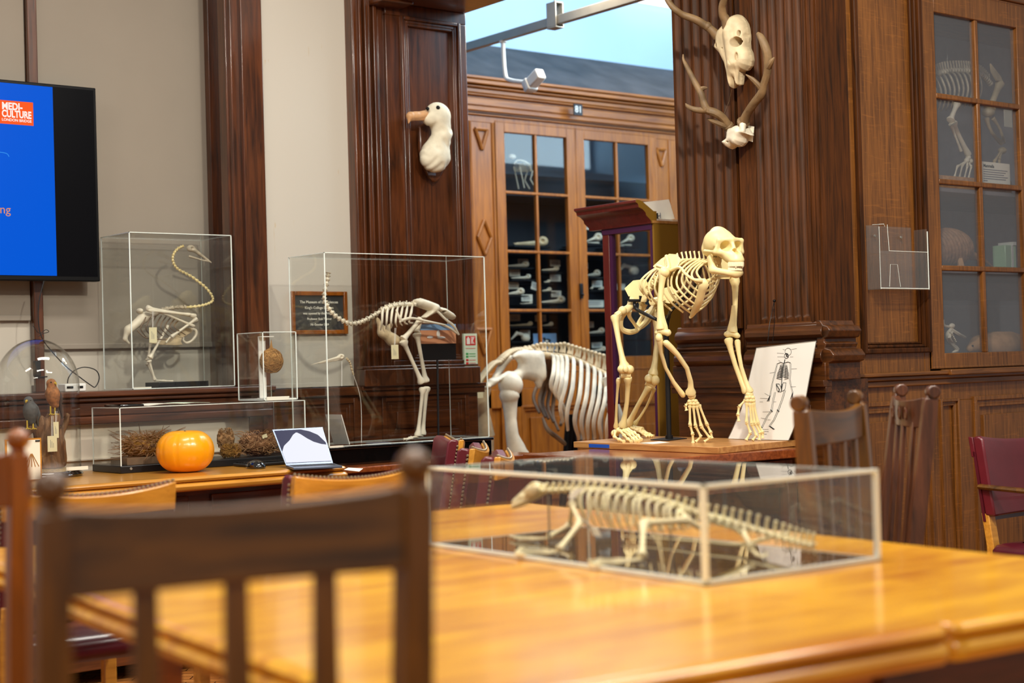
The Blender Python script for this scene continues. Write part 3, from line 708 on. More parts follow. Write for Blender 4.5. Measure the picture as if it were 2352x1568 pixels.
# acrylic case with small mounted skeleton, top left pane
c0 = PY(1180, 438, YC+.15)
t = thing('small_mounted_skeleton', 'small pale skeleton on a wooden base high in the left top panes of cabinet 81', 'skeleton', (PY(1208, 438, YC+.2)[0], YC+.2, 2.268))
bp = lambda x, y: PY(*k1(x, y), YC+.2)
m = MB(); q = bp(560, 915); m.bx(q[0]-.06, q[0]+.06, YC+.14, YC+.26, 2.268, 2.29); m.build('base', 'board', t, bevel=.003)
m = MB(); m.tube([bp(430, 700), bp(460, 670), bp(520, 680), bp(560, 720), bp(570, 760)], [.004, .006, .008, .006], 6, 3)
for s in (-.03, .03):
    m.tube([bp(560, 760)+V(0, s, 0), bp(540, 830)+V(0, s, 0), bp(580, 900)+V(0, s, 0)], .004, 6); m.tube([bp(450, 720)+V(0, s, 0), bp(470, 800)+V(0, s, 0), bp(490, 900)+V(0, s, 0)], .004, 6)
for k in range(8):
    p = bp(450+k*14, 690); m.tube([p+V(0, -.025, -.03)*0, p+V(0, -.035, -.025), p+V(0, -.01, -.06)], .0025, 5, 2); m.tube([p, p+V(0, .035, -.025), p+V(0, .01, -.06)], .0025, 5, 2)
m.ell(bp(415, 640), (.03, .018, .018)); m.build('skeleton_bones', 'bone_white', t)

# ------------------------------------------------------------------ opposite cabinet (only its reflection shows) and upper rail
t = thing('cabinet_row', 'dark cabinet row opposite cabinet 81, seen only as a reflection in its panes', 'cabinet', (7.6, 5.0, 0))
m = MB(); m.bx(5.4, 9.5, 4.82, 5.2, 0, 2.75); m.bx(5.35, 9.5, 4.82, 5.26, 2.75, 2.85); m.build('carcass', 'orangeoak', t, bevel=.01)
m = MB()
for x in np.arange(6.0, 9.3, .7): m.bx(x, x+.6, 5.195, 5.21, 1.2, 2.4)
m.build('glass_pane', 'navyback', t, smooth=False)
t = thing('metal_lighting_rail', 'long grey steel rail hanging across the pale blue wall above cabinet 81', 'rail', (5.62, 7.0, 3.05))
XK = 5.62; ZK = (PX(1078, 112, XK)[2]+PX(1420, 0, XK)[2])/2; m = MB(); m.bx(XK-.018, XK+.018, 4.81, 7.74, ZK-.026, ZK+.026); m.build('channel', 'greymetal', t, bevel=.004)
q = PX(1275, 45, XK)
m = MB(); y0 = q[1]; m.bx(XK-.03, XK-.022, y0-.04, y0+.04, ZK-.035, ZK+.10); m.bx(XK+.022, XK+.03, y0-.04, y0+.04, ZK-.035, ZK+.10); m.bx(XK-.03, XK+.03, y0-.04, y0+.04, ZK+.095, ZK+.103); m.bx(XK-.03, XK+.03, y0-.04, y0+.04, ZK-.043, ZK-.035)
m.tube([(XK, y0, ZK+.1), (XK, y0, 5.6)], .005, 6); m.build('hanger_bracket', 'greymetal', t, bevel=.002)
q = PX(1155, 98, XK); q1 = PX(1160, 168, XK); q2 = PX(1172, 184, XK); q3 = PX(1218, 190, XK)
a = PY(1455, 0, 8.45); zl = PY(1515, 9, 8.45)[2]; m = MB(); m.bx(a[0]-.05, a[0]+1.6, 8.42, 8.5, zl, zl+.5); o = m.build('light_panel', 'panel_white', smooth=False); tag(o, 'bright white light panel at the top of the pale blue back wall', 'light')
t2 = thing('conduit_drop', 'white pipe dropping from the steel rail to a small white fitting', 'conduit', (XK, q[1], ZK))
m = MB(); m.tube([q+V(0, 0, .02), q, q1, q2, q3], .0125, 8, 4); m.lathe([(.022, 0), (.022, .01)], q, 10); m.build('pipe', 'whitemetal', t2)
m = MB(); R = rotm(-28, 'X'); c = PX(1226, 186, XK); m.bx(-.03, .03, -.075, .075, -.032, .032); m.bx(-.036, .036, .02, .055, -.038, .038); m.xf(lambda p: R@p+c); m.build('fitting', 'whitemetal', t2, bevel=.008)
# ------------------------------------------------------------------ tables
TY = math.radians(-5.7); TO = V(.996, 1.444)
def tl(u, v, z): c, s = math.cos(TY), math.sin(TY); return V(TO[0]+c*u-s*v, TO[1]+s*u+c*v, z)
def moulded_top(m, fn, u0, u1, v0, v1, zt, prof, sides=(1, 1, 1, 1)):
    rings = []
    for o, z in prof:
        a, b, c_, d = u0-o*sides[0], u1+o*sides[1], v0-o*sides[2], v1+o*sides[3]; r = .018+o*.5; ring = []
        for (cx, cy, a0) in [(b-r, c_+r, -90), (b-r, d-r, 0), (a+r, d-r, 90), (a+r, c_+r, 180)]:
            for k in range(5):
                an = math.radians(a0+k*22.5); ring.append(fn(cx+r*math.cos(an), cy+r*math.sin(an), zt+z))
        rings.append(ring)
    m.loft(rings)
PROF = [(0, -.055), (.012, -.055), (.022, -.046), (.024, -.036), (.018, -.027), (.008, -.024), (.004, -.021), (.014, -.018), (.018, -.010), (.013, -.003), (.002, 0), (-.01, 0)]
t = thing('library_table', 'large honey-coloured oak library table with moulded edge, in the foreground', 'table', tl(.78, 1.08, 0))
m = MB(); moulded_top(m, tl, .02, .882, .02, 2.15, .76, PROF, (1, 0, 1, 1)); m.build('table_top', 'honey', t)
m = MB(); moulded_top(m, tl, .884, 1.55, .02, 2.15, .76, PROF, (0, 1, 1, 1)); m.build('table_top', 'honey', t)
m = MB(); 
for u0, u1, v0, v1 in [(.35, 1.2, .3, .33), (.35, 1.2, 1.84, 1.87), (.35, .38, .3, 1.87), (1.17, 1.2, .3, 1.87)]: m.mp(lambda u, w, z: tl(u, w, z), u0, u1, v0, v1, .60, .705)
m.build('apron', 'honey_dark', t, bevel=.003)
m = MB(); m.mp(lambda a, b, z: tl(a, b, z), .80, 1.50, .06, .09, .625, .705); m.build('leaf_bearer', 'mahogany_x', t, bevel=.003)
for u, v in [(.37, .32), (1.18, .32), (.37, 1.85), (1.18, 1.85)]:
    m = MB(); m.mp(lambda a, b, z: tl(a, b, z), u-.035, u+.035, v-.035, v+.035, 0, .70); m.build('leg', 'honey_dark', t, bevel=.006)
idf = lambda u, v, z: V(u, v, z)
t = thing('wooden_desk', 'long light oak desk with moulded edge carrying the pumpkin and laptop', 'desk', (2.4, 5.8, 0))
m = MB(); moulded_top(m, idf, 1.0, 3.40, 5.42, 6.2, .76, PROF, (1, 1, 1, 0)); m.build('desk_top', 'deskwood', t)
m = MB(); m.bx(1.05, 3.36, 5.52, 6.18, .06, .705); m.build('carcass', 'mahogany_x', t, bevel=.004)
for x in (1.15, 1.75, 2.3, 2.85):
    m = MB(); m.bx(x, x+.45, 5.505, 5.522, .5, .68); d = m.build('drawer', 'mahogany_x', t, bevel=.004)
    m = MB(); m.ell((x+.225, 5.495, .59), (.015, .012, .015)); m.build('knob', 'brass', d)
t = thing('low_bench', 'reddish brown wooden bench supporting the tall acrylic bird case', 'bench', (4.05, 5.9, 0))
m = MB(); m.bx(3.44, 4.64, 5.60, 6.2, .71, .735); m.build('bench_top', 'apetable', t, bevel=.005)
m = MB(); m.bx(3.46, 4.62, 5.63, 6.19, .1, .71); m.build('carcass', 'redwood', t, bevel=.004)
t = thing('side_table', 'dark-edged wooden side table under the chimpanzee skeleton board', 'table', (4.15, 4.4, 0))
A = PZ(1200, 1042, .807); B = PZ(1484, 1056, .807); Cc = PZ(1853, 1028, .807); D = A+(Cc-B)
# quadrilateral made square-ish: top with corners A,B,C,D
Cc[0] = min(Cc[0], 4.57); D = A+(Cc-B); D[0] = min(D[0], 4.57)
m = MB(); m.prism([V(p[0], p[1], .772) for p in (B, Cc, D, A)], (0, 0, .035)); m.build('table_top', 'apetable', t, bevel=.004)
ctr = (A+B+Cc+D)/4
m = MB(); m.prism([V(*(ctr+(p-ctr)*.9)[:2], .66) for p in (B, Cc, D, A)], (0, 0, .105)); m.build('apron', 'mahogany', t, bevel=.003)
for p in (A, B, Cc, D):
    q = ctr+(p-ctr)*.86; m = MB(); m.bx(q[0]-.025, q[0]+.025, q[1]-.025, q[1]+.025, 0, .70); m.build('leg', 'mahogany', t, bevel=.004)
# board under ape
BA, BB, BC = PZ(1317, 1014, .832), PZ(1650, 1027, .832), PZ(1828, 1010, .832)
BC[0] = min(BC[0], 4.58); BD = BA+(BC-BB); BD[0] = min(BD[0], 4.58)
t = thing('mounting_board', 'pale wooden board with a blue tape label, under the chimpanzee skeleton', 'board', ((BA+BC)[0]/2, (BA+BC)[1]/2, .80))
m = MB(); m.prism([V(p[0], p[1], .8075) for p in (BB, BC, BD, BA)], (0, 0, .0245)); m.build('board', 'board', t, bevel=.002)
d_ = nrm(BB-BA); nn = V(d_[1], -d_[0], 0); s0 = BA+d_*.035; 
p0 = BA+(BB-BA)*.12; p1 = BA+(BB-BA)*.27
m = MB(); m.prism([V(p0[0], p0[1], .812)-d_*0, V(p1[0], p1[1], .812), V(p1[0], p1[1], .826), V(p0[0], p0[1], .826)], (-.0015, 0, 0)); m.xf(lambda p: p+V(-.0005, 0, 0)); m.build('blue_tape', 'bluetape', t, smooth=False)

# ------------------------------------------------------------------ acrylic cases
def acrylic_case(name, label, org, yaw, w, d, z0, z1, th=.006, mat='acrylic', cat='display case', group=None, bottom=None, backf=.5):
    c, s = math.cos(yaw), math.sin(yaw)
    L2 = lambda u, v, z: V(org[0]+c*u-s*v, org[1]+s*u+c*v, z)
    t = thing(name, label, cat, L2(w/2, d/2, z0), group); e = .002
    for (u0, u1, v0, v1, a, b) in [(0, w, 0, e, z0, z1), (0, w, d-e, d, z0, z1), (0, e, e, d-e, z0, z1), (w-e, w, e, d-e, z0, z1), (0, w, 0, d, z1, z1+e)]:
        m = MB(); m.mp(L2, u0, u1, v0, v1, a, b); m.build('panel', mat, t, smooth=False)
    for (u, v) in [(0, 0), (w, 0), (0, d), (w, d)]:
        k = th if (u, v) != (w, d) else th*backf; k = k if (v == 0 or u == 0) else k
        m = MB(); m.mp(L2, u-k/2, u+k/2, v-k/2, v+k/2, z0, z1+e); m.build('edge', 'acrylic_edge', t, smooth=False)
    for z in (z0+th*.35, z1+e/2):
        m = MB()
        for (u0, u1, v0, v1, f) in [(0, w, 0, 0, 1), (0, 0, 0, d, 1), (0, w, d, d, backf), (w, w, 0, d, backf)]:
            k = th*f; m.mp(L2, u0-k/2, u1+k/2, v0-k/2, v1+k/2, z-k*.35, z+k*.35)
        m.build('edge_rim', 'acrylic_edge', t, smooth=False)
    if bottom:
        m = MB(); m.mp(L2, .004, w-.004, .004, d-.004, z0-bottom[1] if bottom[1] > 0 else z0, z0+bottom[2]); m.build('base', bottom[0], t, smooth=False)
    return t, L2
NCO = V(1.927, 1.906); tN, LN = acrylic_case('acrylic_case', 'low rectangular clear acrylic case with pale edges, holding a lizard skeleton on the big table', NCO, -.043, .444, .877, .7615, .93, .0095, 'acrylic_near', bottom=('blackgloss', 0, .004), backf=.35)
t2c, L2c = acrylic_case('acrylic_case', 'tall wide acrylic case on a black plinth, holding the long-legged bird skeleton', V(3.542, 5.75), 0, .871, .30, .8186, 1.66, .0042)
m = MB(); m.bx(3.535, 3.542+.88, 5.742, 6.06, .7355, .812); m.bx(3.527, 3.542+.888, 5.734, 6.065, .805, .8176); m.build('plinth', 'blackgloss', t2c, bevel=.003)
t1c, L1c = acrylic_case('acrylic_case', 'acrylic case on the window sill, holding the long-necked swan-like skeleton', V(2.895, 6.30), 0, .494, .294, 1.0925, 1.775, .0042)
a = PY(278.5, 1085, 5.86); b = PY(703, 1062, 5.86); za = PY(278, 936.5, 5.86)[2]; zb3 = PY(703, 920, 5.86)[2]; z3 = (za+zb3)/2
t3c, L3c = acrylic_case('acrylic_case', 'long low acrylic case on the desk, holding twig birds\' nests behind the pumpkin', V(a[0], 5.86), 0, b[0]-a[0], .27, .762, z3, .0038)
m = MB(); m.bx(a[0]-.004, b[0]+.004, 5.855, 6.134, .7605, .79); m.build('base', 'blackmetal', t3c, bevel=.003)
m = MB(); m.lathe([(.006, 0), (.005, .003)], V(a[0]+.04, 5.855, .778), 10, axis=(0, -1, 0)); m.build('screw', 'greymetal', t3c)
a4, b4 = PY(607, 918, 5.88), PY(683, 916, 5.88); zt4 = PY(607, 763, 5.88)[2]
t4c, L4c = acrylic_case('acrylic_case', 'small upright acrylic case with a hanging woven nest, standing on the nest case', V(a4[0], 5.88), 0, b4[0]-a4[0], .225, z3+.006, zt4, .0038)
m = MB(); m.bx(a4[0]+.003, b4[0]-.003, 5.883, 6.10, z3+.005, z3+.013); m.build('base', 'white', t4c, smooth=False)
m = MB(); m.bx(a4[0]+.01, a4[0]+.12, 5.874, 5.879, z3+.006, z3+.022); lb = m.build('label_strip', 'paper', t4c, smooth=False)

# ------------------------------------------------------------------ chairs
def wood_chair(label, cx, cy, yaw, W=.373, H=1.03, seat='leather_dark', wd='chairwood', knob='ball', group=None, name='wooden_chair', carved=False, lean=.09):
    t = thing(name, label, 'chair', (0, 0, 0), group); wz = wd+'_z' if wd+'_z' in MATS else wd
    hw = W/2; py = lambda z: -(z-.45)*lean if z > .45 else 0.0
    for s in (-1, 1):
        m = MB(); x = s*hw; rings = []
        for z, k in [(0, .9), (.45, 1), (.8, 1), (H-.03, .95), (H-.006, .9), (H-.004, .62), (H+.003, .6)]:
            a_, b_ = .0165*k, .021*k; rings.append([(x-a_, py(z)-b_, z), (x+a_, py(z)-b_, z), (x+a_, py(z)+b_, z), (x-a_, py(z)+b_, z)])
        m.loft(rings)
        if knob == 'ball': m.ell((x, py(H)-.002, H+.018), (.019, .024, .018), n=14, m=8)
        else: m.lathe([(.017, -.018), (.019, -.015), (.019, .015), (.017, .018)], (x, py(H)-.006, H+.012), 14, axis=(1, 0, 0))
        m.build('rear_post', wz, t, bevel=.004)
    # curved crest rail
    zt, zb = H-.002, H-.094; m = MB(); rings = []
    for k in range(13):
        x = -hw+.012+(W-.024)*k/12; bow = -.028*(1-(2*x/W)**2)*(-1); top = zt-.012*(1-(2*x/W)**2)
        y0 = py(.98)+bow*.8; rings.append([(x, y0-.010, zb+.004), (x, y0+.010, zb+.004), (x, y0+.010, top), (x, y0-.010, top)])
    m.loft(rings); cr = m.build('crest_rail', wd, t, bevel=.003)
    if carved:
        for x in (-.07, 0, .07):
            m = MB(); m.lathe([(.004, 0), (.014, .003), (.018, .001)], (x, py(.98)+.038, H-.05), 10, axis=(0, 1, 0)); m.tube([(x, py(.98)+.036, H-.07), (x, py(.98)+.036, H-.03)], .003, 5)
            m.build('carving', 'chairwood_dark', cr)
    for k in range(3):
        x = -hw+W*(k+1)/4; bow = .028*(1-(2*x/W)**2)*.8; m = MB()
        m.loft([[(x-w_, py(z)+b2-.006, z), (x+w_, py(z)+b2-.006, z), (x+w_, py(z)+b2+.006, z), (x-w_, py(z)+b2+.006, z)] for z, w_, b2 in [(.50, .017, 0), (.75, .0145, bow*.5), (zb+.02, .0115, bow)]])
        m.build('slat', wz, t, bevel=.002)
    m = MB(); m.bx(-hw, hw, py(.5)-.012, py(.5)+.012, .48, .53); m.bx(-hw, hw, -.01, .01, .36, .43)
    for s in (-1, 1): m.bx(s*hw-.012, s*hw+.012, 0, .40, .36, .43)
    m.bx(-hw-.01, hw+.01, .39, .41, .36, .43); m.build('seat_frame', wd, t, bevel=.002)
    m = MB(); pr = [(-.02, 0), (0, .012), (.002, .02), (-.01, .03), (-.04, .036)]; moulded_top(m, idf, -hw-.01, hw+.01, .02, .42, .43, [(o, z) for o, z in pr]); m.build('seat', seat, t)
    for s in (-1, 1):
        m = MB(); m.bx(s*(hw+.005)-.017, s*(hw+.005)+.017, .385, .42, 0, .42); m.build('front_leg', wz, t, bevel=.003)
    m = MB()
    for s in (-1, 1): m.bx(s*hw-.007, s*hw+.007, 0, .40, .15, .175)
    m.bx(-hw, hw, .19, .205, .15, .172); m.build('stretcher', wz, t, bevel=.002)
    t.location = (cx, cy, 0); t.rotation_euler = (0, 0, yaw); return t
wood_chair('nearest slatted oak chair with ball finials, blurred at the front left, seen from behind', .756, 1.428, math.radians(-10.8))
lp = PT(22, 1010, 2.55)
wood_chair('orange-brown slatted chair at the left frame edge, behind the nearest chair', lp[0]-.19*math.cos(.05), lp[1]+.02, math.radians(-6), wd='chairwood_orange', W=.38, H=1.035)
c1, c2_ = PT(1875, 930, 3.62), PT(2000, 905, 4.02)
mid = (c1+c2_)/2; dd = c2_-c1
wood_chair('slatted oak chair with teal seat by the right end of the table', mid[0], mid[1], math.atan2(dd[1], dd[0])+math.pi, W=float(np.linalg.norm(dd[:2])), H=1.03, seat='teal', wd='chairwood', knob='roll', lean=.06)
c1, c2_ = PT(2003, 897, 4.70), PT(2071, 900, 4.36); mid = (c1+c2_)/2; dd = c1-c2_
wood_chair('darker carved slatted chair standing behind the teal-seated chair', mid[0], mid[1], math.atan2(dd[1], dd[0]), W=float(np.linalg.norm(dd[:2])), H=1.03, wd='chairwood_dark', knob='roll', carved=True, lean=.14)

def leather_chair(label, cx, cy, yaw, W=.46, zt=.86, group='burgundy leather side chairs', arms=False, name='leather_chair', studs=True):
    t = thing(name, label, 'chair', (0, 0, 0), group); hw = W/2; zb = .56
    yy = lambda z: -(z-.45)*.16
    def ring(x, zlo, zhi, y0, y1, n=5):
        bow = -.03*(1-(2*x/W)**2); pts = []
        for k in range(n+1): z = zlo+(zhi-zlo)*k/n; pts.append((x, yy(z)+y1+bow, z))
        pts.append((x, yy(zhi)+y0*.3+y1*.7+bow, zhi+.012)); pts.append((x, yy(zhi)+y0*.8+y1*.2+bow, zhi+.010))
        for k in range(n, -1, -1): z = zlo+(zhi-zlo)*k/n; pts.append((x, yy(z)+y0+bow, z))
        return pts
    top = lambda x: zt-.014+.022*(2*x/W)**2
    xs = [-hw+W*k/16 for k in range(17)]
    m = MB(); m.loft([ring(x, zb, top(x)-.012, .0, .045) for x in xs]); m.build('back_cushion', 'leather', t, bevel=.008)
    m = MB(); m.loft([[(x, yy(zb)-.016-.03*(1-(2*x/W)**2), zb-.02), (x, yy(zb)+.004-.03*(1-(2*x/W)**2), zb-.02), (x, yy(top(x))+.004-.03*(1-(2*x/W)**2), top(x)-.006), (x, yy(top(x))-.016-.03*(1-(2*x/W)**2), top(x)-.006)] for x in xs]); m = MB(); m.loft([[(x, yy(zt-.07)-.018-.03*(1-(2*x/W)**2), zt-.07), (x, yy(zt-.07)+.002-.03*(1-(2*x/W)**2), zt-.07), (x, yy(top(x))+.002-.03*(1-(2*x/W)**2), top(x)-.004), (x, yy(top(x))-.018-.03*(1-(2*x/W)**2), top(x)-.004)] for x in xs]); m.build('top_rail', 'deskwood' if studs else 'leather', t, bevel=.003)
    m = MB(); m.loft([[(x, yy(zb)-.008-.03*(1-(2*x/W)**2), zb-.02), (x, yy(zb)+.004-.03*(1-(2*x/W)**2), zb-.02), (x, yy(zt-.05)+.004-.03*(1-(2*x/W)**2), zt-.05), (x, yy(zt-.05)-.008-.03*(1-(2*x/W)**2), zt-.05)] for x in xs]); m.build('back_lining', 'leather_dark', t)
    m = MB()
    for k in range(36):
        x = -hw+.006+(W-.012)*k/35; m.ell((x, yy(top(x))-.006-.03*(1-(2*x/W)**2), top(x)+.001), .0052, n=6, m=4)
    for s in (-1, 1):
        for k in range(22): z = zb+(zt-zb-.02)*k/21; m.ell((s*(hw+.002), yy(z)+.004, z), .0052, n=6, m=4)
    if studs: m.build('nail_trim', 'stud', t)
    m = MB(); pr = [(-.03, -.05), (.0, -.045), (.012, -.02), (.012, .0), (.0, .018), (-.03, .026), (-.08, .028)]
    moulded_top(m, idf, -hw, hw, .02, .45, .44, pr); m.build('seat', 'leather_dark', t, ang=60)
    for s in (-1, 1):
        m = MB(); m.loft([[(s*(hw-.02)-.018, yy(z)*(z > .45)-.016, z), (s*(hw-.02)+.018, yy(z)*(z > .45)-.016, z), (s*(hw-.02)+.018, yy(z)*(z > .45)+.016, z), (s*(hw-.02)-.018, yy(z)*(z > .45)+.016, z)] for z in (0, .45, zb+.01)]); m.build('rear_leg', 'deskwood', t, bevel=.003)
        m = MB(); m.bx(s*(hw-.02)-.018, s*(hw-.02)+.018, .40, .436, 0, .41); m.build('front_leg', 'deskwood', t, bevel=.003)
        if arms:
            m = MB(); m.tube([(s*(hw-.0), yy(.66)+.0, .665), (s*(hw+.02), .2, .66), (s*(hw+.02), .42, .655)], .017, 8, 4, squash=((0, 0, 1), .6)); m.tube([(s*(hw+.01), .38, .42), (s*(hw+.015), .40, .65)], .014, 8); m.build('armrest', 'chairwood', t)
    t.location = (cx, cy, 0); t.rotation_euler = (0, 0, yaw); return t
leather_chair('burgundy leather chair with brass studs at the desk, below the twig nests', 1.655, 3.93, math.radians(-4))
leather_chair('burgundy leather chair at the desk seen from behind, below the laptop', 2.38, 3.80, math.radians(7))
leather_chair('burgundy leather chair at the far left, mostly hidden by the orange-brown chair', .98, 4.0, math.radians(-4))
leather_chair('burgundy leather chair with its cushioned front turned left, first right of the near finial', 3.555, 4.985, math.radians(62), W=.42, zt=.868)
leather_chair('middle burgundy leather chair of the three in a row beside the near case', 3.275, 4.455, math.radians(47), W=.40, zt=.865)
leather_chair('rightmost burgundy leather chair of the three in a row, nearest the side table', 3.07, 4.05, math.radians(47), W=.40, zt=.86)
p = PT(2240, 1020, 5.6)
leather_chair('burgundy leather armchair with wooden arms at the right frame edge by the panelling', p[0]+.30, p[1]-.06, math.radians(176), W=.58, zt=.84, group=None, arms=True, name='armchair', studs=False)

# ------------------------------------------------------------------ right glazed cabinet
t = thing('glazed_cabinet', 'oak wall cabinet with small glass panes at the right, holding mammal specimens', 'cabinet', (6.4, 4.25, 1.08))
fn = FY(YR)
zr = [PY(2240, 232, YR)[2], PY(2247, 424, YR)[2], PY(2250, 617.5, YR)[2]]
glazed_door(t, fn, 5.385, 6.17, 1.085, 2.70, 'oak', 2, zr, st=.092, glass='cabglass', bar=.022, topr=.11, botr=.065)
glazed_door(t, fn, 6.175, 6.96, 1.085, 2.70, 'oak', 2, zr, st=.092, glass='cabglass', bar=.022, topr=.11, botr=.065)
m = MB(); m.bx(5.40, 8.0, 4.60, 4.63, 1.08, 2.75); m.bx(5.385, 5.40, 4.03, 4.63, 1.08, 2.75); m.build('back_panel', 'cabinet_grey', t, smooth=False)
m = MB(); m.bx(5.40, 8.0, 4.03, 4.62, 1.085, 1.135); m.bx(5.40, 8.0, 4.03, 4.62, 2.70, 2.75); m.build('carcass', 'oak_x', t, smooth=False)
for z in (zr[1]-.0115, zr[2]+.004):
    m = MB(); m.bx(5.402, 7.9, 4.05, 4.59, z-.018, z+.0); m.build('shelf', 'cabinet_grey', t, smooth=False)
# ------------------------------------------------------------------ chimpanzee skeleton
dpt = lambda P: float((np.asarray(P)-_C)@_F)
K = crop(1320, 440, 2.528); K6 = crop(1540, 640, 3.733); K3 = crop(1380, 440, 4.612); KF = crop(1380, 980, 5.6)
k = lambda f, x, y, t: PT(*f(x, y), t)
RT, FW, UP = V(.783, -.622, 0), V(.622, .783, 0), V(0, 0, 1)
AX = nrm(.565*RT-.825*FW); SD = nrm(.825*RT+.565*FW)
ape = thing('chimpanzee_skeleton', 'cream chimpanzee skeleton standing on all fours on a wooden board, skull turned to the viewer', 'skeleton', (PT(1560, 1005, 6.15)[0], PT(1560, 1005, 6.15)[1], .833))
BN = 'bone'
# spine with vertebrae and spinous processes
sp = smoothpath([PT(1652, 598, 5.90), PT(1630, 602, 5.95), PT(1592, 600, 6.04), PT(1556, 606, 6.12), PT(1520, 630, 6.2), PT(1492, 664, 6.28), PT(1472, 700, 6.34)], 8)
m = MB(); m.tube(sp, .007, 8)
n = len(sp)
for i in range(1, n, 2):
    d = nrm(sp[min(i+1, n-1)]-sp[i-1]); p = sp[i]; up = nrm(UP-d*d[2]); m.tube([p-d*.007, p-d*.005, p+d*.005, p+d*.007], [.010, .014, .014, .010], 8)
    f = i/n; L_ = .040 if f < .5 else .022
    m.tube([p+up*.006, p+up*(.6*L_)-AX*.003, p+up*L_-AX*.008], [.006, .004, .0055], 6, squash=(SD, .6))
    for s in (-1, 1): m.tube([p+up*.004, p+up*.010+SD*s*.02], [.005, .004], 5)
m.build('spine', BN, ape)
# ribs
m = MB(); stn = smoothpath([PT(1618, 646, 5.84), PT(1612, 672, 5.86), PT(1602, 700, 5.9), PT(1592, 720, 5.95)], 4)
marg = [PT(1578, 717, 5.98), PT(1556, 713, 6.03), PT(1534, 704, 6.08), PT(1518, 692, 6.12), PT(1510, 676, 6.16)]
for i in range(13):
    f = i/12; P0 = sp[int(3+f*(n*.50))]
    wd = np.interp(i, [0, 2, 5, 8, 12], [.045, .078, .108, .106, .070])
    for s in (-1, 1):
        if i < 7: E = stn[int(i/6*(len(stn)-1))]+SD*s*.008
        else:
            q = marg[min(4, i-7)] if i-7 < 5 else marg[4]; E = q+SD*s*np.interp(i, [7, 12], [.02, .068])+(AX*0 if s < 0 else V(0, 0, 0))
            if s > 0: E = E+SD*.02
        up = UP; c = [P0, P0+SD*s*wd*.55+up*.004-AX*.006, P0*.78+E*.22+SD*s*wd*.98-AX*.020, P0*.48+E*.52+SD*s*wd*1.0-AX*.020, P0*.2+E*.8+SD*s*wd*.62-AX*.004, E]
        m.tube(c, [.0045, .0042, .0046, .005, .0048, .0042], 7, 6, squash=(SD, .7))
m.build('rib_cage', BN, ape)
m = MB(); m.tube([PT(1616, 640, 5.84), PT(1616, 652, 5.838), PT(1612, 666, 5.85), PT(1606, 690, 5.88), PT(1597, 710, 5.92), PT(1588, 726, 5.95), PT(1584, 728, 5.95)], [.008, .021, .016, .016, .014, .007, .005], 10, 3, squash=(-FW, .4)); m.build('breastbone', BN, ape)
m = MB(); m.tube([PT(1536, 622, 5.93), k(K, 610, 440, 5.88), k(K, 640, 475, 5.84), k(K, 690, 510, 5.82), k(K, 738, 516, 5.83)], [.008, .006, .0055, .006, .009], 8, 4); m.build('collarbone', BN, ape)
m = MB(); m.tube([k(K, 770, 520, 5.84), k(K, 800, 505, 5.87), k(K, 850, 490, 5.98), PT(1682, 632, 6.06)], [.008, .0055, .006, .008], 8, 4); m.build('collarbone', BN, ape)
# shoulder blades
m = MB(); m.plate([k(K, 455, 432, 6.04), k(K, 500, 392, 6.03), k(K, 548, 362, 6.0), k(K, 590, 366, 5.97), k(K, 612, 388, 5.95), k(K, 606, 420, 5.94), k(K, 585, 452, 5.93), k(K, 545, 466, 5.92), k(K, 500, 462, 5.97)], .004, nrm(.5*SD+.6*UP-.5*FW))
m.tube([k(K, 478, 430, 6.015), k(K, 530, 440, 5.96), k(K, 530, 372, 5.99)], .006, 7, 3); m.tube([k(K, 532, 370, 5.99), k(K, 545, 440, 5.93), k(K, 515, 462, 5.91)], [.005, .008, .009], 7, 3)
m.ell(k(K, 525, 455, 5.93), (.016, .012, .013)); m.build('shoulder_blade', BN, ape, bevel=.0015)
m = MB(); m.plate([PT(1640, 592, 6.1), PT(1668, 596, 6.14), PT(1690, 622, 6.13), PT(1682, 640, 6.12), PT(1655, 640, 6.1)], .004, nrm(-.5*SD+.7*UP)); m.ell(PT(1686, 634, 6.1), (.016, .014, .014)); m.build('shoulder_blade', BN, ape, bevel=.0015)
# arms
def fl(m, a, b, r, e0, e1, **q): m.bone(a, b, r, e0, e1, **q)
m = MB(); fl(m, k(K, 517, 455, 5.92), k(K, 500, 806, 5.90), .0125, 1.7, 1.5, n=12, bend=RT*-.008); m.ell(k(K, 520, 468, 5.915), .021); m.tube([k(K, 468, 812, 5.91), k(K, 480, 818, 5.91), k(K, 510, 812, 5.9), k(K, 545, 820, 5.9), k(K, 558, 824, 5.9)], [.005, .011, .012, .014, .006], 10, 3); m.tube([k(K, 502, 640, 5.90), k(K, 503, 720, 5.90), k(K, 509, 780, 5.90), k(K, 512, 812, 5.9)], [.007, .0125, .020, .022], 10, 3, squash=(FW, .55)); m.build('upper_arm_bone', BN, ape)
m = MB(); fl(m, k(K, 492, 850, 5.90), k(K, 636, 1190, 6.0), .0085, 1.6, 1.3, n=10, bend=-RT*.024); m.ell(k(K, 490, 848, 5.9), (.014, .014, .018))
fl(m, k(K, 520, 868, 5.89), k(K, 672, 1180, 5.99), .0105, 1.2, 2.0, n=10, bend=RT*.036); m.ell(k(K, 680, 1185, 5.99), (.018, .014, .015)); m.build('forearm_bones', BN, ape)
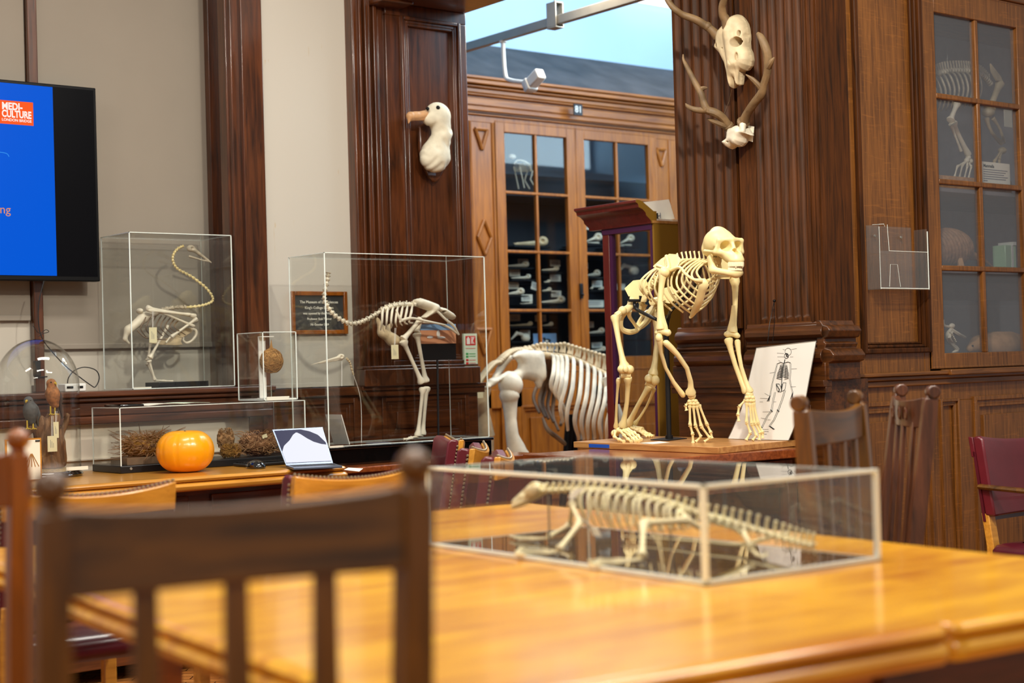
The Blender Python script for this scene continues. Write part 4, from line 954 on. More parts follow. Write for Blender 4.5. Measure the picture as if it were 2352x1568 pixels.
m = MB(); fl(m, k(K, 930, 505, 6.06), k(K, 914, 826, 6.02), .0125, 1.6, 1.5, n=12, bend=RT*.006); m.ell(k(K, 928, 512, 6.06), .021); m.tube([k(K, 868, 822, 6.02), k(K, 882, 826, 6.02), k(K, 915, 824, 6.02), k(K, 945, 836, 6.02), k(K, 960, 838, 6.02)], [.005, .013, .012, .012, .005], 10, 3); m.tube([k(K, 922, 660, 6.02), k(K, 919, 740, 6.02), k(K, 915, 795, 6.02), k(K, 914, 826, 6.02)], [.007, .0125, .020, .022], 10, 3, squash=(FW, .55)); m.build('upper_arm_bone', BN, ape)
m = MB(); fl(m, k(K, 890, 848, 6.02), k(K, 1000, 1170, 6.0), .011, 1.6, 1.5, n=10, bend=-RT*.008); fl(m, k(K, 944, 858, 6.01), k(K, 1020, 1172, 5.99), .009, 1.3, 1.8, n=10, bend=-RT*.010); m.ell(k(K, 1015, 1178, 5.99), (.018, .014, .015)); m.build('forearm_bones', BN, ape)
def digits(m, f, rays_, t0, t1, r=.0052):
    for ray_ in rays_:
        P = [k(f, x, y, t0+(t1-t0)*i/(len(ray_)-1)) for i, (x, y) in enumerate(ray_)]
        for a, b in zip(P[:-1], P[1:]): m.bone(a, b, r, 1.6, 1.5, n=7)
m = MB()
for x, y in [(165, 1050), (190, 1045), (215, 1050), (170, 1070), (200, 1072), (228, 1070)]: m.ell(k(K6, x, y, 5.99), (.010, .009, .009), n=8, m=6)
digits(m, K6, [[(165, 1085), (168, 1255), (190, 1330), (194, 1408)], [(195, 1088), (214, 1262), (262, 1355), (216, 1398)], [(222, 1085), (264, 1266), (338, 1365), (288, 1398)], [(245, 1078), (314, 1250), (345, 1315), (356, 1368)], [(150, 1068), (128, 1085), (138, 1130)]], 5.99, 5.99)
m.build('hand_bones', BN, ape)
m = MB()
for x, y in [(655, 1020), (680, 1015), (705, 1020), (660, 1045), (690, 1045), (710, 1045)]: m.ell(k(K6, x, y, 5.98), (.010, .009, .009), n=8, m=6)
digits(m, K6, [[(655, 1062), (652, 1232), (686, 1320), (648, 1385)], [(680, 1070), (696, 1243), (738, 1345), (702, 1385)], [(698, 1068), (722, 1240), (770, 1320), (760, 1384)], [(712, 1060), (750, 1238), (790, 1315), (790, 1368)], [(640, 1042), (588, 1095), (578, 1165), (586, 1222)]], 5.98, 5.97)
m.build('hand_bones', BN, ape)
# pelvis
m = MB()
m.plate([k(K, x, y, 6.28) for x, y in [(290, 562), (340, 516), (415, 507), (430, 560), (415, 640), (372, 640), (322, 625)]], .006, nrm(FW+.3*RT))
m.plate([k(K, x, y, 6.46) for x, y in [(520, 560), (560, 550), (595, 580), (590, 620), (550, 650), (510, 640)]], .006, nrm(FW-.6*RT))
m.tube([k(K, 340, 625, 6.28), k(K, 318, 668, 6.27), k(K, 290, 690, 6.26)], [.020, .014, .016], 10, 3, squash=(FW, .6))
m.tube([k(K, x, y, t) for x, y, t in [(310, 680, 6.27), (272, 735, 6.28), (272, 795, 6.30), (320, 815, 6.32), (365, 800, 6.34), (345, 765, 6.33), (318, 725, 6.3), (318, 690, 6.28)]], [.012, .010, .011, .012, .010, .007, .008, .011], 8, 4)
m.tube([k(K, x, y, t) for x, y, t in [(365, 800, 6.34), (400, 765, 6.37), (440, 700, 6.42), (470, 655, 6.46), (520, 620, 6.46)]], [.010, .011, .012, .013, .014], 8, 4)
m.tube([k(K, x, y, t) for x, y, t in [(360, 795, 6.36), (395, 780, 6.38), (430, 745, 6.42), (450, 700, 6.46), (415, 700, 6.42), (380, 745, 6.37), (360, 790, 6.36)]], [.009, .010, .010, .009, .008, .008, .009], 8, 4)
m.tube([k(K, 400, 650, 6.36), k(K, 385, 700, 6.36), k(K, 400, 720, 6.34)], [.018, .010, .006], 8, 3)
m.tube([k(K, 450, 640, 6.4), k(K, 490, 630, 6.46)], [.016, .016], 8)
m.build('pelvis', BN, ape, bevel=.002)
# legs
m = MB(); fl(m, k(K, 232, 715, 6.24), k(K, 292, 1030, 6.18), .0125, 1.5, 1.8, n=12, bend=-RT*.004); m.ell(k(K, 278, 690, 6.25), .018); m.tube([k(K, 240, 720, 6.24), k(K, 275, 692, 6.25)], [.013, .011], 8)
m.ell(k(K, 275, 1030, 6.17), (.020, .018, .018)); m.ell(k(K, 318, 1032, 6.17), (.020, .018, .018)); m.ell(k(K, 296, 1030, 6.15), (.013, .010, .014)); m.build('thigh_bone', BN, ape)
m = MB(); m.tube([k(K, 268, 1062, 6.18), k(K, 325, 1065, 6.18)], [.014, .014], 10); fl(m, k(K, 308, 1072, 6.18), k(K, 276, 1368, 6.28), .0105, 1.7, 1.7, n=10, bend=RT*.008); fl(m, k(K, 255, 1082, 6.2), k(K, 240, 1375, 6.3), .006, 1.6, 1.8, n=8, bend=-RT*.003); m.build('shin_bones', BN, ape)
m = MB(); fl(m, k(K, 466, 700, 6.44), k(K, 452, 1075, 6.36), .0125, 1.5, 1.7, n=12, bend=RT*.012); m.ell(k(K, 430, 1085, 6.35), (.018, .018, .018)); m.ell(k(K, 468, 1095, 6.35), (.019, .018, .021)); m.ell(k(K, 450, 690, 6.45), .018); m.build('thigh_bone', BN, ape)
m = MB(); m.tube([k(K, 415, 1105, 6.37), k(K, 468, 1130, 6.37)], [.014, .014], 10); fl(m, k(K, 440, 1120, 6.37), k(K, 310, 1355, 6.5), .0115, 1.5, 1.6, n=10, bend=-RT*.004); fl(m, k(K, 462, 1140, 6.4), k(K, 345, 1355, 6.52), .006, 1.6, 1.8, n=8, bend=RT*.010); m.build('shin_bones', BN, ape)
m = MB()
m.ell(k(K, 235, 1402, 6.32), (.020, .014, .016)); m.ell(k(K, 262, 1385, 6.29), (.018, .016, .014)); m.ell(k(K, 290, 1390, 6.27), (.013, .012, .011)); m.ell(k(K, 300, 1400, 6.26), (.012, .012, .010))
digits(m, KF, [[(185, 60), (175, 130), (235, 165), (298, 190)], [(250, 50), (300, 110), (350, 160), (395, 190)], [(285, 45), (360, 100), (410, 150), (450, 188)], [(320, 40), (400, 90), (450, 140), (492, 182)], [(350, 30), (430, 75), (480, 115), (520, 165)]], 6.25, 6.12, .0055)
m.build('foot_bones', BN, ape)
m = MB()
m.ell(k(K, 318, 1368, 6.52), (.018, .014, .014)); m.ell(k(K, 345, 1372, 6.5), (.016, .013, .012)); m.tube([k(K, 345, 1375, 6.5), k(K, 395, 1382, 6.47)], [.013, .012], 8)
digits(m, KF, [[(380, 10), (480, 50), (545, 90), (600, 132)], [(400, 15), (520, 55), (590, 95), (635, 130)], [(420, 18), (540, 58), (610, 92), (665, 128)], [(430, 15), (560, 60), (630, 95), (682, 120)]], 6.48, 6.44, .005)
m.build('foot_bones', BN, ape)
# skull (local x forward, y left, z up)
hx = nrm(math.cos(math.radians(27))*-FW+math.sin(math.radians(27))*RT-UP*.04); hy = nrm(np.cross(UP, hx)); hz = np.cross(hx, hy)
HR = np.stack([hx, hy, hz], 1); HC = PT(1664, 574, 5.84); HS = 1.04
hw_ = lambda p: HC+HR@(np.asarray(p)*HS)
def skull_f(G):
    ay = G.copy(); ay[..., 1] = np.abs(ay[..., 1])
    f = e_(G, (-.035, 0, .030), (.066, .052, .050)); f = smin(f, e_(G, (-.05, 0, .072), (.035, .006, .014)), .02)
    f = smin(f, e_(G, (-.085, 0, .005), (.020, .040, .028)), .02)
    f = smin(f, e_(ay, (.02, .022, .008), (.030, .030, .036)), .02)
    f = smin(f, cap_(ay, (.047, 0, .037), (.036, .048, .033), .0085, .0085), .010)
    f = smin(f, cap_(ay, (.036, .048, .033), (.028, .056, .0), .007, .007), .008)
    f = smin(f, cap_(ay, (.042, .024, -.012), (.026, .057, -.010), .010, .008), .010)
    f = smin(f, cap_(ay, (.026, .059, -.008), (-.038, .060, -.002), .0055), .006)
    f = smin(f, e_(G, (.052, 0, -.026), (.042, .032, .026)), .018)
    f = smin(f, e_(G, (.076, 0, -.040), (.024, .028, .016)), .012)
    f = smin(f, cap_(G, (.046, 0, .03), (.060, 0, 0), .007, .008), .008)
    f = smax(f, -e_(ay, (.046, .0260, .012), (.038, .0190, .0185)), .003)
    f = smax(f, -e_(G, (.072, 0, -.010), (.034, .0120, .0135)), .003)
    f = smax(f, -e_(ay, (.004, .050, -.004), (.019, .0085, .015)), .004)
    return f
m = MB(); m.add(*snet(skull_f, (-.115, -.08, -.075), (.115, .08, .105), .0026)); m.xf(hw_); sk_ = m.build('skull', BN, ape, ang=80)
def jaw_f(G):
    ay = G.copy(); ay[..., 1] = np.abs(ay[..., 1])
    f = cap_(ay, (-.014, .050, -.022), (-.006, .046, -.072), .008, .011); f = smin(f, cap_(ay, (-.024, .050, -.030), (-.022, .046, -.070), .007, .008), .012)
    f = smin(f, cap_(ay, (-.008, .046, -.072), (.060, .026, -.084), .012, .011), .012)
    f = smin(f, e_(G, (.070, 0, -.084), (.018, .026, .020)), .012)
    f = smax(f, -e_(G, (.035, 0, -.070), (.042, .020, .04)), .004)
    return smax(f, -e_(G, (.085, 0, -.045), (.05, .06, .017)), .003)
m = MB(); m.add(*snet(jaw_f, (-.05, -.07, -.12), (.10, .07, -.005), .0026)); m.xf(hw_); m.build('lower_jaw', BN, ape, ang=80)
m = MB()
for s in (-1, 1):
    for i, a in enumerate(np.linspace(.12, 1.45, 7)):
        x, y = .066+.033*math.cos(a)*1.0-.003, s*.0275*math.sin(a); h = .013 if i == 2 else .0075
        m.tube([hw_((x, y, -.046)), hw_((x, y, -.056)), hw_((x, y, -.056-h*.8))], [.0042, .0045, .0018 if i == 2 else .0035], 6)
        x2 = .060+.028*math.cos(a); h = .012 if i == 2 else .006
        m.tube([hw_((x2, y*.92, -.076)), hw_((x2, y*.92, -.069)), hw_((x2, y*.92, -.068+h*.7))], [.0042, .0042, .0018 if i == 2 else .0035], 6)
m.build('teeth', 'teeth', sk_)
# stand
st = thing('support_stand', 'black metal support stand with square foot plate propping up the chimpanzee skeleton', 'stand', (PT(1538, 1008, 6.12)[0], PT(1538, 1008, 6.12)[1], .833))
pb = PZ(1537, 1008, .834); tp = dpt(pb)
m = MB(); m.prism([PZ(x, y, .8325) for x, y in [(1494, 1010.5), (1534, 1012.5), (1578, 1007.5), (1538, 1004)]], (0, 0, .003)); m.build('base_plate', 'blackmetal', st)
m = MB(); m.tube([pb, k(K, 540, 1100, tp), k(K, 532, 850, tp), k(K, 533, 760, tp), k(K, 545, 720, tp)], .0105, 10, 3); m.tube([pb, pb+UP*.016], .016, 10); m.build('pole', 'blackmetal', st)
m = MB(); m.tube([k(K, 540, 740, tp), k(K, 560, 690, 6.1), k(K, 610, 640, 6.08), k(K, 680, 570, 6.02), k(K, 722, 490, 5.97), k(K, 733, 435, 5.95)], .007, 8, 4); m.build('neck_rod', 'blackmetal', st)
m = MB(); m.tube([k(K, 535, 770, tp), k(K, 466, 738, 6.16), k(K, 380, 695, 6.24), k(K, 352, 672, 6.26), k(K, 346, 635, 6.27)], .007, 8, 4); m.tube([k(K, 312, 608, 6.25), k(K, 315, 632, 6.25), k(K, 378, 632, 6.25), k(K, 382, 605, 6.25)], .0065, 8); m.build('pelvis_clamp', 'blackmetal', st)
m = MB(); m.prism([PZ(x, y, .8325) for x, y in [(1470, 1017.5), (1500, 1019.5), (1538, 1016), (1515, 1013.5)]], (0, 0, .0008)); o = m.build('paper_slip', 'paper', smooth=False); tag(o, 'small white paper slip lying on the board near the skeleton foot', 'paper')

# laminated skeleton chart leaning on the dado
TOPX = 4.60
bl, br, tr, tl_ = PX(1673, 1009, 4.52), PX(1812, 1011, 4.52), PX(1875, 783, 4.572), PX(1738, 799, 4.572)
zb_ = .834; ss = []
chart = thing('skeleton_chart', 'laminated sheet with a printed human skeleton drawing leaning beside the skeleton hand', 'chart', ((bl[0]+tr[0])/2, (bl[1]+tr[1])/2, zb_))
def chart_pt(u, v, off=0):    # u 0..1 across, v 0..1 up (curled sheet)
    lft = np.array(PX(*[(1673+(1705-1673)*min(1, v/.35)) if v < .35 else 1705+(1738-1705)*(v-.35)/.65, 1009+(799-1009)*v], 4.52+.055*v)); rgt = np.array(PX(*[(1812+(1850-1812)*min(1, v/.4)) if v < .4 else 1850+(1875-1850)*(v-.4)/.6, 1011+(783-1011)*v], 4.52+.055*v))
    p = lft+(rgt-lft)*u; p[2] = max(p[2], zb_); return p-V(1, 0, 0)*(off+.006*math.sin(math.pi*u))
def grid_sheet(m, f, nu, nv, th):
    vs = [f(i/nu, j/nv, o_) for o_ in (0, th) for j in range(nv+1) for i in range(nu+1)]; q = (nu+1)*(nv+1); fs = []
    for j in range(nv):
        for i in range(nu):
            a = j*(nu+1)+i; fs += [(a, a+1, a+nu+2, a+nu+1), (q+a, q+a+nu+1, q+a+nu+2, q+a+1)]
    for j in range(nv):
        for i in (0, nu): a = j*(nu+1)+i; fs.append((a, a+nu+1, q+a+nu+1, q+a))
    for i in range(nu):
        for j in (0, nv): a = j*(nu+1)+i; fs.append((a, a+1, q+a+1, q+a))
    m.add(vs, fs)
m = MB(); grid_sheet(m, lambda u, v, o: chart_pt(u, v, o), 8, 12, .0012); m.build('laminated_sheet', 'white', chart)
m = MB(); E_ = [chart_pt(0, j/12, .001) for j in range(13)]+[chart_pt(i/8, 1, .001) for i in range(1, 9)]+[chart_pt(1, 1-j/12, .001) for j in range(1, 13)]; m.tube(E_, .0018, 5); m.build('sheet_border', 'greymetal', chart)
# drawing: from crop6 coordinates to (u,v) by sheet inversion
def uv6(x, y):
    px, py = K6(x, y); v = (1009-py)/(1009-785); v = max(0, min(1, v))
    l = (1673+32*min(1, v/.35)) if v < .35 else 1705+33*(v-.35)/.65; r = (1812+38*min(1, v/.4)) if v < .4 else 1850+25*(v-.4)/.6
    v2 = v; yl = 1009-210*v; yr = 1011-228*v; u = (px-l)/(r-l); yy = yl+(yr-yl)*u; v2 = v+(yy-py)/220; return u, max(0, min(1, v2))
dl = lambda x, y: chart_pt(*uv6(x, y), .0022)
m = MB()
def stroke(pts, r=.0011): m.tube([dl(*p) for p in pts], r*.7, 4)
cir = lambda cx, cy, rx, ry, n=10: [(cx+rx*math.cos(2*math.pi*i/n), cy+ry*math.sin(2*math.pi*i/n)) for i in range(n+1)]
stroke(cir(1022, 625, 28, 32)); stroke(cir(1008, 660, 18, 22), .0016); stroke([(1000, 640), (1020, 645), (1005, 660), (1025, 670)], .003); stroke([(995, 690), (990, 720)], .003)
stroke([(985, 720), (975, 800), (968, 880), (962, 940)], .0024)
stroke([(925, 730), (960, 715), (985, 725), (1020, 712), (1042, 720)], .0018)
for i in range(9):
    y = 735+i*13; w1 = 30+min(i, 5)*4; stroke([(985-i, y), (955-i, y+6), (985-w1-i*1.5, y+14), (975-i, y+24)], .0014); stroke([(985-i, y), (1010-i, y+6), (985+w1-i, y+14), (1000-i, y+24)], .0014)
for s, P in ((0, [(925, 735), (910, 800), (888, 885), (878, 940), (868, 1000), (850, 1050)]), (1, [(1042, 725), (1042, 800), (1035, 865), (1045, 920), (1058, 975), (1050, 1030)])):
    stroke([(x-3, y) for x, y in P], .0009); stroke([(x+5, y) for x, y in P], .0009)
    hx_, hy_ = P[-2]; 
    for j in (-10, -3, 4, 11): stroke([(P[-2][0], P[-2][1]), (P[-1][0]+j, P[-1][1])], .0012)
stroke([(920, 900), (930, 960), (960, 970), (995, 950), (1005, 890), (980, 890), (965, 930), (945, 900), (920, 900)], .0014); stroke([(925, 910), (950, 950), (940, 970)], .003); stroke([(975, 900), (965, 960)], .003)
for P in ([(912, 970), (895, 1040), (880, 1130), (845, 1175), (800, 1270)], [(995, 955), (970, 1040), (935, 1130), (900, 1210), (862, 1262), (900, 1290)]):
    stroke([(x-5, y) for x, y in P], .0010); stroke([(x+6, y) for x, y in P], .0010); stroke([(P[2][0]-8, P[2][1]-8), (P[2][0]+9, P[2][1]+8)], .003)
stroke([(800, 1270), (790, 1300)], .003); stroke([(865, 1262), (900, 1288)], .003)
for a_, b_ in [((925, 635), (985, 640)), ((928, 667), (990, 668)), ((1040, 668), (1065, 668)), ((1050, 605), (1095, 597)), ((975, 602), (1000, 612)), ((1050, 772), (1095, 770)), ((862, 808), (905, 800)), ((940, 695), (955, 710)), ((1045, 925), (1085, 924)), ((820, 980), (860, 1002)), ((780, 1022), (850, 1025)), ((775, 1054), (805, 1054)), ((898, 1054), (920, 1054)), ((803, 1140), (870, 1138)), ((790, 1192), (830, 1200)), ((845, 1208), (872, 1208)), ((800, 1290), (855, 1290)), ((810, 1308), (855, 1308)), ((815, 1330), (840, 1330))]: stroke([a_, b_], .0006)
m.build('skeleton_drawing', 'ink', chart)
q = PX(*K6(890, 190), 4.64)
m = MB(); m.tube([q, PX(*K6(850, 380), 4.575), PX(*K6(832, 560), 4.566)], .0014, 5); m.tube([q, PX(*K6(892, 380), 4.575), PX(*K6(876, 545), 4.566)], .0014, 5); m.ell(q, .006); m.build('hanging_cord', 'black', chart)

# ------------------------------------------------------------------ lizard skeleton in the near case
LZ = crop(960, 1020, 2.138)
PA, PB = LN(.13, .80, 0), LN(.36, .10, 0)
nv = nrm(V(-(PB-PA)[1], (PB-PA)[0], 0))
def lp_(x, y, off=0):
    d = ray(*LZ(x, y)); P0 = PA+nv*off; return _C+d*(((P0-_C)[:2]@nv[:2])/(d[:2]@nv[:2]))
ZL = .768
lz = thing('lizard_skeleton', 'long cream lizard skeleton standing in the low acrylic case on the table', 'skeleton', ((PA+PB)/2*V(1, 1, 0)+V(0, 0, ZL)))
LB = 'bone_liz'
spn = smoothpath([lp_(*q) for q in [(598, 226), (690, 222), (790, 218), (900, 222), (1020, 238), (1150, 262), (1270, 295), (1380, 335), (1500, 368), (1620, 405), (1750, 445), (1850, 472), (1935, 492)]], 6)
ln = len(spn); dirx = nrm(PB-PA); m = MB(); m.tube(spn, [.0045]*8+[.003], 7)
for i in range(0, ln, 2):
    p = spn[i]; f = i/ln; r = .0095 if f < .75 else .0075; m.tube([p-dirx*.0035, p-dirx*.002, p+dirx*.002, p+dirx*.0035], [r*.7, r, r, r*.7], 7)
    h = np.interp(f, [0, .3, .55, .75, 1], [.015, .014, .019, .03, .022]); m.tube([p, p+UP*h*.6+dirx*.002, p+UP*h+dirx*.005], [.0042, .0034, .004], 6)
    if f > .6: m.tube([p, p-UP*.018+dirx*.006], [.003, .002], 4)
    for s in (-1, 1): m.tube([p, p+nv*s*(.016 if f < .6 else .02)], [.0035, .002], 4)
m.build('spine', LB, lz)
m = MB()
for i in range(16):
    f = .17+.36*i/15; p = spn[int(f*ln)]; w_ = .038+.012*math.sin(math.pi*i/15); hgt = np.interp(i, [0, 3, 9, 15], [.05, .072, .078, .045])
    for s in (-1, 1): m.tube([p, p+nv*s*w_*.7-UP*.006, p+nv*s*w_-UP*hgt*.5+dirx*.006, p+nv*s*w_*.7-UP*hgt+dirx*.012], [.0028, .003, .003, .0022], 6, 4)
m.build('rib_cage', LB, lz)
hc = lp_(540, 243); hd = nrm(lp_(470, 272)-lp_(600, 215)); hs = np.cross(hd, UP); hs = nrm(hs); hu = np.cross(hs, hd); HR2 = np.stack([hd, hs, hu], 1)
def liz(G):
    ay = G.copy(); ay[..., 1] = np.abs(ay[..., 1])
    f = cap_(G, (-.02, 0, 0), (.034, 0, -.006), .017, .008); f = smin(f, e_(ay, (-.022, .014, .0), (.018, .008, .012)), .006); f = smin(f, e_(G, (.015, 0, -.012), (.034, .014, .006)), .004)
    f = smax(f, -e_(ay, (.002, .015, .006), (.011, .008, .008)), .003); f = smax(f, -e_(ay, (-.024, .012, .010), (.010, .006, .008)), .002); return smax(f, -e_(ay, (.026, .010, .003), (.006, .005, .004)), .002)
m = MB(); m.add(*snet(liz, (-.055, -.035, -.03), (.055, .035, .03), .0018)); m.xf(lambda p: hc+HR2@(p*1.12)); m.build('skull', LB, lz)
m = MB(); m.plate([lp_(740, 258, -.045), lp_(775, 222, -.04), lp_(825, 210, -.035), (lp_(800, 232, -.04)), lp_(760, 275, -.05)], .003, nv); m.plate([lp_(840, 400, -.02), lp_(880, 410, .0), lp_(900, 455, .0), lp_(860, 445, -.02)], .003, nv); m.tube([lp_(755, 265, -.05), lp_(770, 330, -.05), lp_(850, 410, -.03)], .0045, 6, 3); m.build('shoulder_girdle', 'bone_white', lz)
def limb(pts, r, name, toes):
    m = MB()
    for a, b in zip(pts[:-1], pts[1:]): m.bone(a, b, r, 1.7, 1.6, n=8)
    for T in toes:
        for a, b in zip(T[:-1], T[1:]): m.bone(a, b, r*.42, 1.5, 1.4, n=6)
    m.build(name, LB, lz)
zf = ZL+.004
def pz(x, y, z=zf): return PZ(*LZ(x, y), z)
ft = pz(690, 535); limb([lp_(752, 290, -.05), lp_(795, 388, -.075), ft+UP*.006], .0055, 'front_leg', [[ft+UP*.003, pz(620+10*j, 520+8*j), pz(505-8*j, 512+12*j), pz(480, 528+14*j) if j < 2 else pz(520, 545)] for j in range(3)])
ft2 = pz(640, 468); limb([lp_(760, 290, .05), lp_(745, 395, .08), ft2+UP*.006], .005, 'front_leg', [[ft2+UP*.003, pz(560, 458+5*j), pz(450+20*j, 452+8*j)] for j in range(3)])
ft3 = pz(1100, 575); limb([lp_(1325, 372, -.03), lp_(1108, 386, -.11), ft3+UP*.008], .0065, 'hind_leg', [[ft3+UP*.004, pz(980, 566+9*j), pz(900-10*j, 568+10*j), pz(835+8*j, 572+13*j)] for j in range(3)])
ft4 = pz(1640, 530); limb([lp_(1400, 360, .03), lp_(1590, 420, .07), ft4+UP*.008], .006, 'hind_leg', [[ft4+UP*.004, pz(1665+12*j, 545+4*j), pz(1700+6*j, 556-8*j)] for j in range(3)])
m = MB(); m.tube([lp_(1290, 330, -.02), lp_(1330, 372, -.03), lp_(1390, 410, -.01), lp_(1420, 395, .01), lp_(1370, 340, .02)], .006, 7, 4); m.tube([lp_(1270, 345, -.02), lp_(1330, 315, -.02)], [.004, .007], 6); m.build('pelvis', LB, lz)
tail = smoothpath([lp_(1935, 492), LN(.40, .20, .80), pz(1600, 490, ZL+.012), pz(1400, 478, ZL+.01), pz(1200, 462, ZL+.008), pz(1000, 450, ZL+.008)], 9); m = MB(); m.tube(tail[8:], [.004, .003, .002, .001], 6)
for i in range(8, len(tail), 1): m.ell(tail[i], .0065*(1.1-i/len(tail)), n=6, m=4)
m.build('tail_tip', LB, lz)
m = MB()
for x, y in ((640, 255), (1240, 420), (1700, 520)):
    p = lp_(x, y-5); m.tube([p, V(p[0], p[1], ZL)], .0022, 6)
m.build('support_rod', 'greymetal', lz)
# ------------------------------------------------------------------ long-legged bird skeleton in the tall case
C4 = crop(540, 560, 2.903)
def Y4(x, y, Y=5.90): return PY(*C4(x, y), Y)
zp = .8225
rh = thing('long_legged_bird_skeleton', 'large long-legged flightless bird skeleton with curved neck in the tall wide case', 'skeleton', (4.02, 5.9, zp))
BW = 'bone_white'
m = MB()
def vert_chain(m, pts, r, step=1, rr=1.5, kk=5, up=None):
    P = smoothpath(pts, kk); L = len(P); m.tube(P, r*.6, 6)
    for i in range(0, L, step):
        d = nrm(P[min(i+1, L-1)]-P[max(0, i-1)]); h = .45*np.linalg.norm(P[min(i+1, L-1)]-P[max(i-1, 0)])*step*.5
        m.tube([P[i]-d*h, P[i]-d*h*.6, P[i], P[i]+d*h*.6, P[i]+d*h], [r*rr, r*rr*.9, r*.7, r*.95, r*1.1], 7)
        if up: m.tube([P[i], P[i]+V(0, 0, up)], [r*.5, r*.3], 5)
    return P
NK = [(620, 198), (612, 250), (598, 320), (595, 372), (618, 420), (655, 468), (705, 505), (760, 528), (815, 526), (865, 508), (925, 475), (975, 445)]
vert_chain(m, [Y4(*p) for p in NK], .0085, 2, 1.6, 4)
vert_chain(m, [Y4(*p) for p in [(975, 445), (1030, 420), (1100, 405), (1190, 402)]], .011, 2, 1.4, 4, up=.018); m.build('neck_and_spine', BW, rh)
m = MB()
for i in range(7):
    x = 990+i*32
    for s in (-1, 1):
        m.tube([Y4(x, 425-i*3), Y4(x-8, 455, 5.9+s*.055), Y4(x-10-i*2, 520, 5.9+s*.07), Y4(x-20+i*4, 575-i*8, 5.9+s*.045)], [.004, .006, .005, .003], 6, 4)
m.build('rib_cage', BW, rh)
def brst(G):
    P = [Y4(950, 500), Y4(985, 590), Y4(1050, 640), Y4(1120, 650)]
    f = cap_(G, P[0], P[1], .008, .02); f = smin(f, cap_(G, P[1], P[2], .022, .026), .02); f = smin(f, cap_(G, P[2], P[3], .026, .012), .02)
    f = smin(f, cap_(G, P[1], Y4(1040, 540), .012, .01), .02)
    return f
lo, hi = Y4(930, 680)-V(0, .06, .02), Y4(1150, 470)+V(.02, .06, .02)
m = MB(); m.add(*snet(brst, lo, hi, .006)); m.build('breastbone', 'bone_aged', rh)
PLR = [(Y4(x, y)[0], Y4(x, y)[2]) for x, y in [(1192, 372), (1235, 362), (1290, 380), (1345, 402), (1352, 420), (1395, 428), (1445, 460), (1462, 482), (1455, 505), (1425, 498), (1380, 470), (1340, 452), (1300, 478), (1262, 500), (1238, 492), (1290, 445), (1250, 432), (1212, 418), (1198, 398)]]
def pel(G):
    f = puff(G, 0, 2, 1, PLR, 5.90, .034, .022); f = smin(f, cap_(G, Y4(1300, 418), Y4(1440, 480), .010, .008), .012); f = smin(f, e_(G, Y4(1322, 432), (.022, .04, .020)), .01)
    return smax(f, -e_(G, Y4(1375, 452, 5.90), (.010, .06, .006)), .003)
m = MB(); m.add(*snet(pel, Y4(1170, 530)-V(0, .05, 0), Y4(1480, 355)+V(0, .05, .01), .004)); m.build('pelvis', BW, rh)
m = MB()
for s in (-1, 1):
    m.tube([Y4(1330, 430, 5.9+s*.03), Y4(1400, 500, 5.9+s*.03), Y4(1455, 545, 5.9+s*.025), Y4(1492, 605, 5.9+s*.015)], [.006, .006, .007, .004], 7, 4)
    m.tube([Y4(1240, 520, 5.9+s*.03), Y4(1350, 530, 5.9+s*.03), Y4(1430, 560, 5.9+s*.02), Y4(1490, 605, 5.9+s*.015)], [.005, .005, .006, .004], 7, 4)
m.build('pubic_bones', BW, rh)
m = MB()
for s in (-1, 1): m.tube([Y4(1110, 510, 5.9+s*.07), Y4(1180, 495, 5.9+s*.08), Y4(1300, 520, 5.9+s*.085), Y4(1400, 540, 5.9+s*.07)], [.008, .006, .006, .004], 7, 4); m.tube([Y4(1075, 440, 5.9+s*.06), Y4(1090, 480, 5.9+s*.07), Y4(1110, 515, 5.9+s*.07)], [.005, .006, .009], 7, 3)
m.build('wing_bones', BW, rh)
for s, th, kn, an, ft_ in ((-1, (1180, 540), (1118, 640), (1248, 930), (1218, 1300)), (1, (1255, 460), (1210, 590), (1272, 925), (1250, 1290))):
    yo = 5.9+s*.045; m = MB()
    m.bone(Y4(1240, 500, yo), Y4(*kn, yo), .012, 1.5, 1.7, n=9); m.bone(Y4(*kn, yo), Y4(*an, yo), .0105, 2.0, 1.9, n=9)
    ff = Y4(*ft_, yo); ff[2] = zp+.012; m.bone(Y4(an[0]+6, an[1]+25, yo), ff, .0095, 2.0, 1.8, n=9)
    for dx, dy in ((-1, -.25), (-.95, 0), (-.7, .25)):
        e = ff+V(dx*.085, dy*.12, 0); e[2] = zp+.004; m.bone(ff, (ff+e)/2+V(0, 0, .003), .005, 1.5, 1.4, n=7); m.bone((ff+e)/2, e, .0045, 1.4, 1.2, n=7)
    m.build('leg_bones', BW, rh)
def tie_tag(label, x0, x1, y0, y1, top, f, Y, mat='card', n='specimen_tag', depth=None):
    a, b = PY(*f(x0, y1), Y), PY(*f(x1, y0), Y); t = thing(n, label, 'tag', ((a+b)/2), 'specimen tags on strings')
    m = MB(); m.bx(a[0], b[0], Y-.0008, Y+.0008, a[2], b[2]); m.build('tag_card', mat, t, smooth=False)
    m = MB(); q = PY(*f(*top), Y); c = (a+b)/2; m.tube([V(c[0]-.002, Y, b[2]-.004), q], .0012, 4); m.tube([V(c[0]+.002, Y, b[2]-.004), q+V(.006, 0, 0)], .0008, 4); m.build('string', 'white', t)
    m = MB()
    for i in range(3): m.bx(a[0]+(b[0]-a[0])*(.3+.15*i), a[0]+(b[0]-a[0])*(.33+.15*i), Y-.0015, Y-.0008, a[2]+(b[2]-a[2])*.25, a[2]+(b[2]-a[2])*(.75-.1*i)); 
    m.build('tag_writing', 'ink_grey', t, smooth=False)
tie_tag('cream tag hanging under the breastbone of the long-legged bird', 1043, 1088, 672, 768, (1066, 560), C4, 5.82)
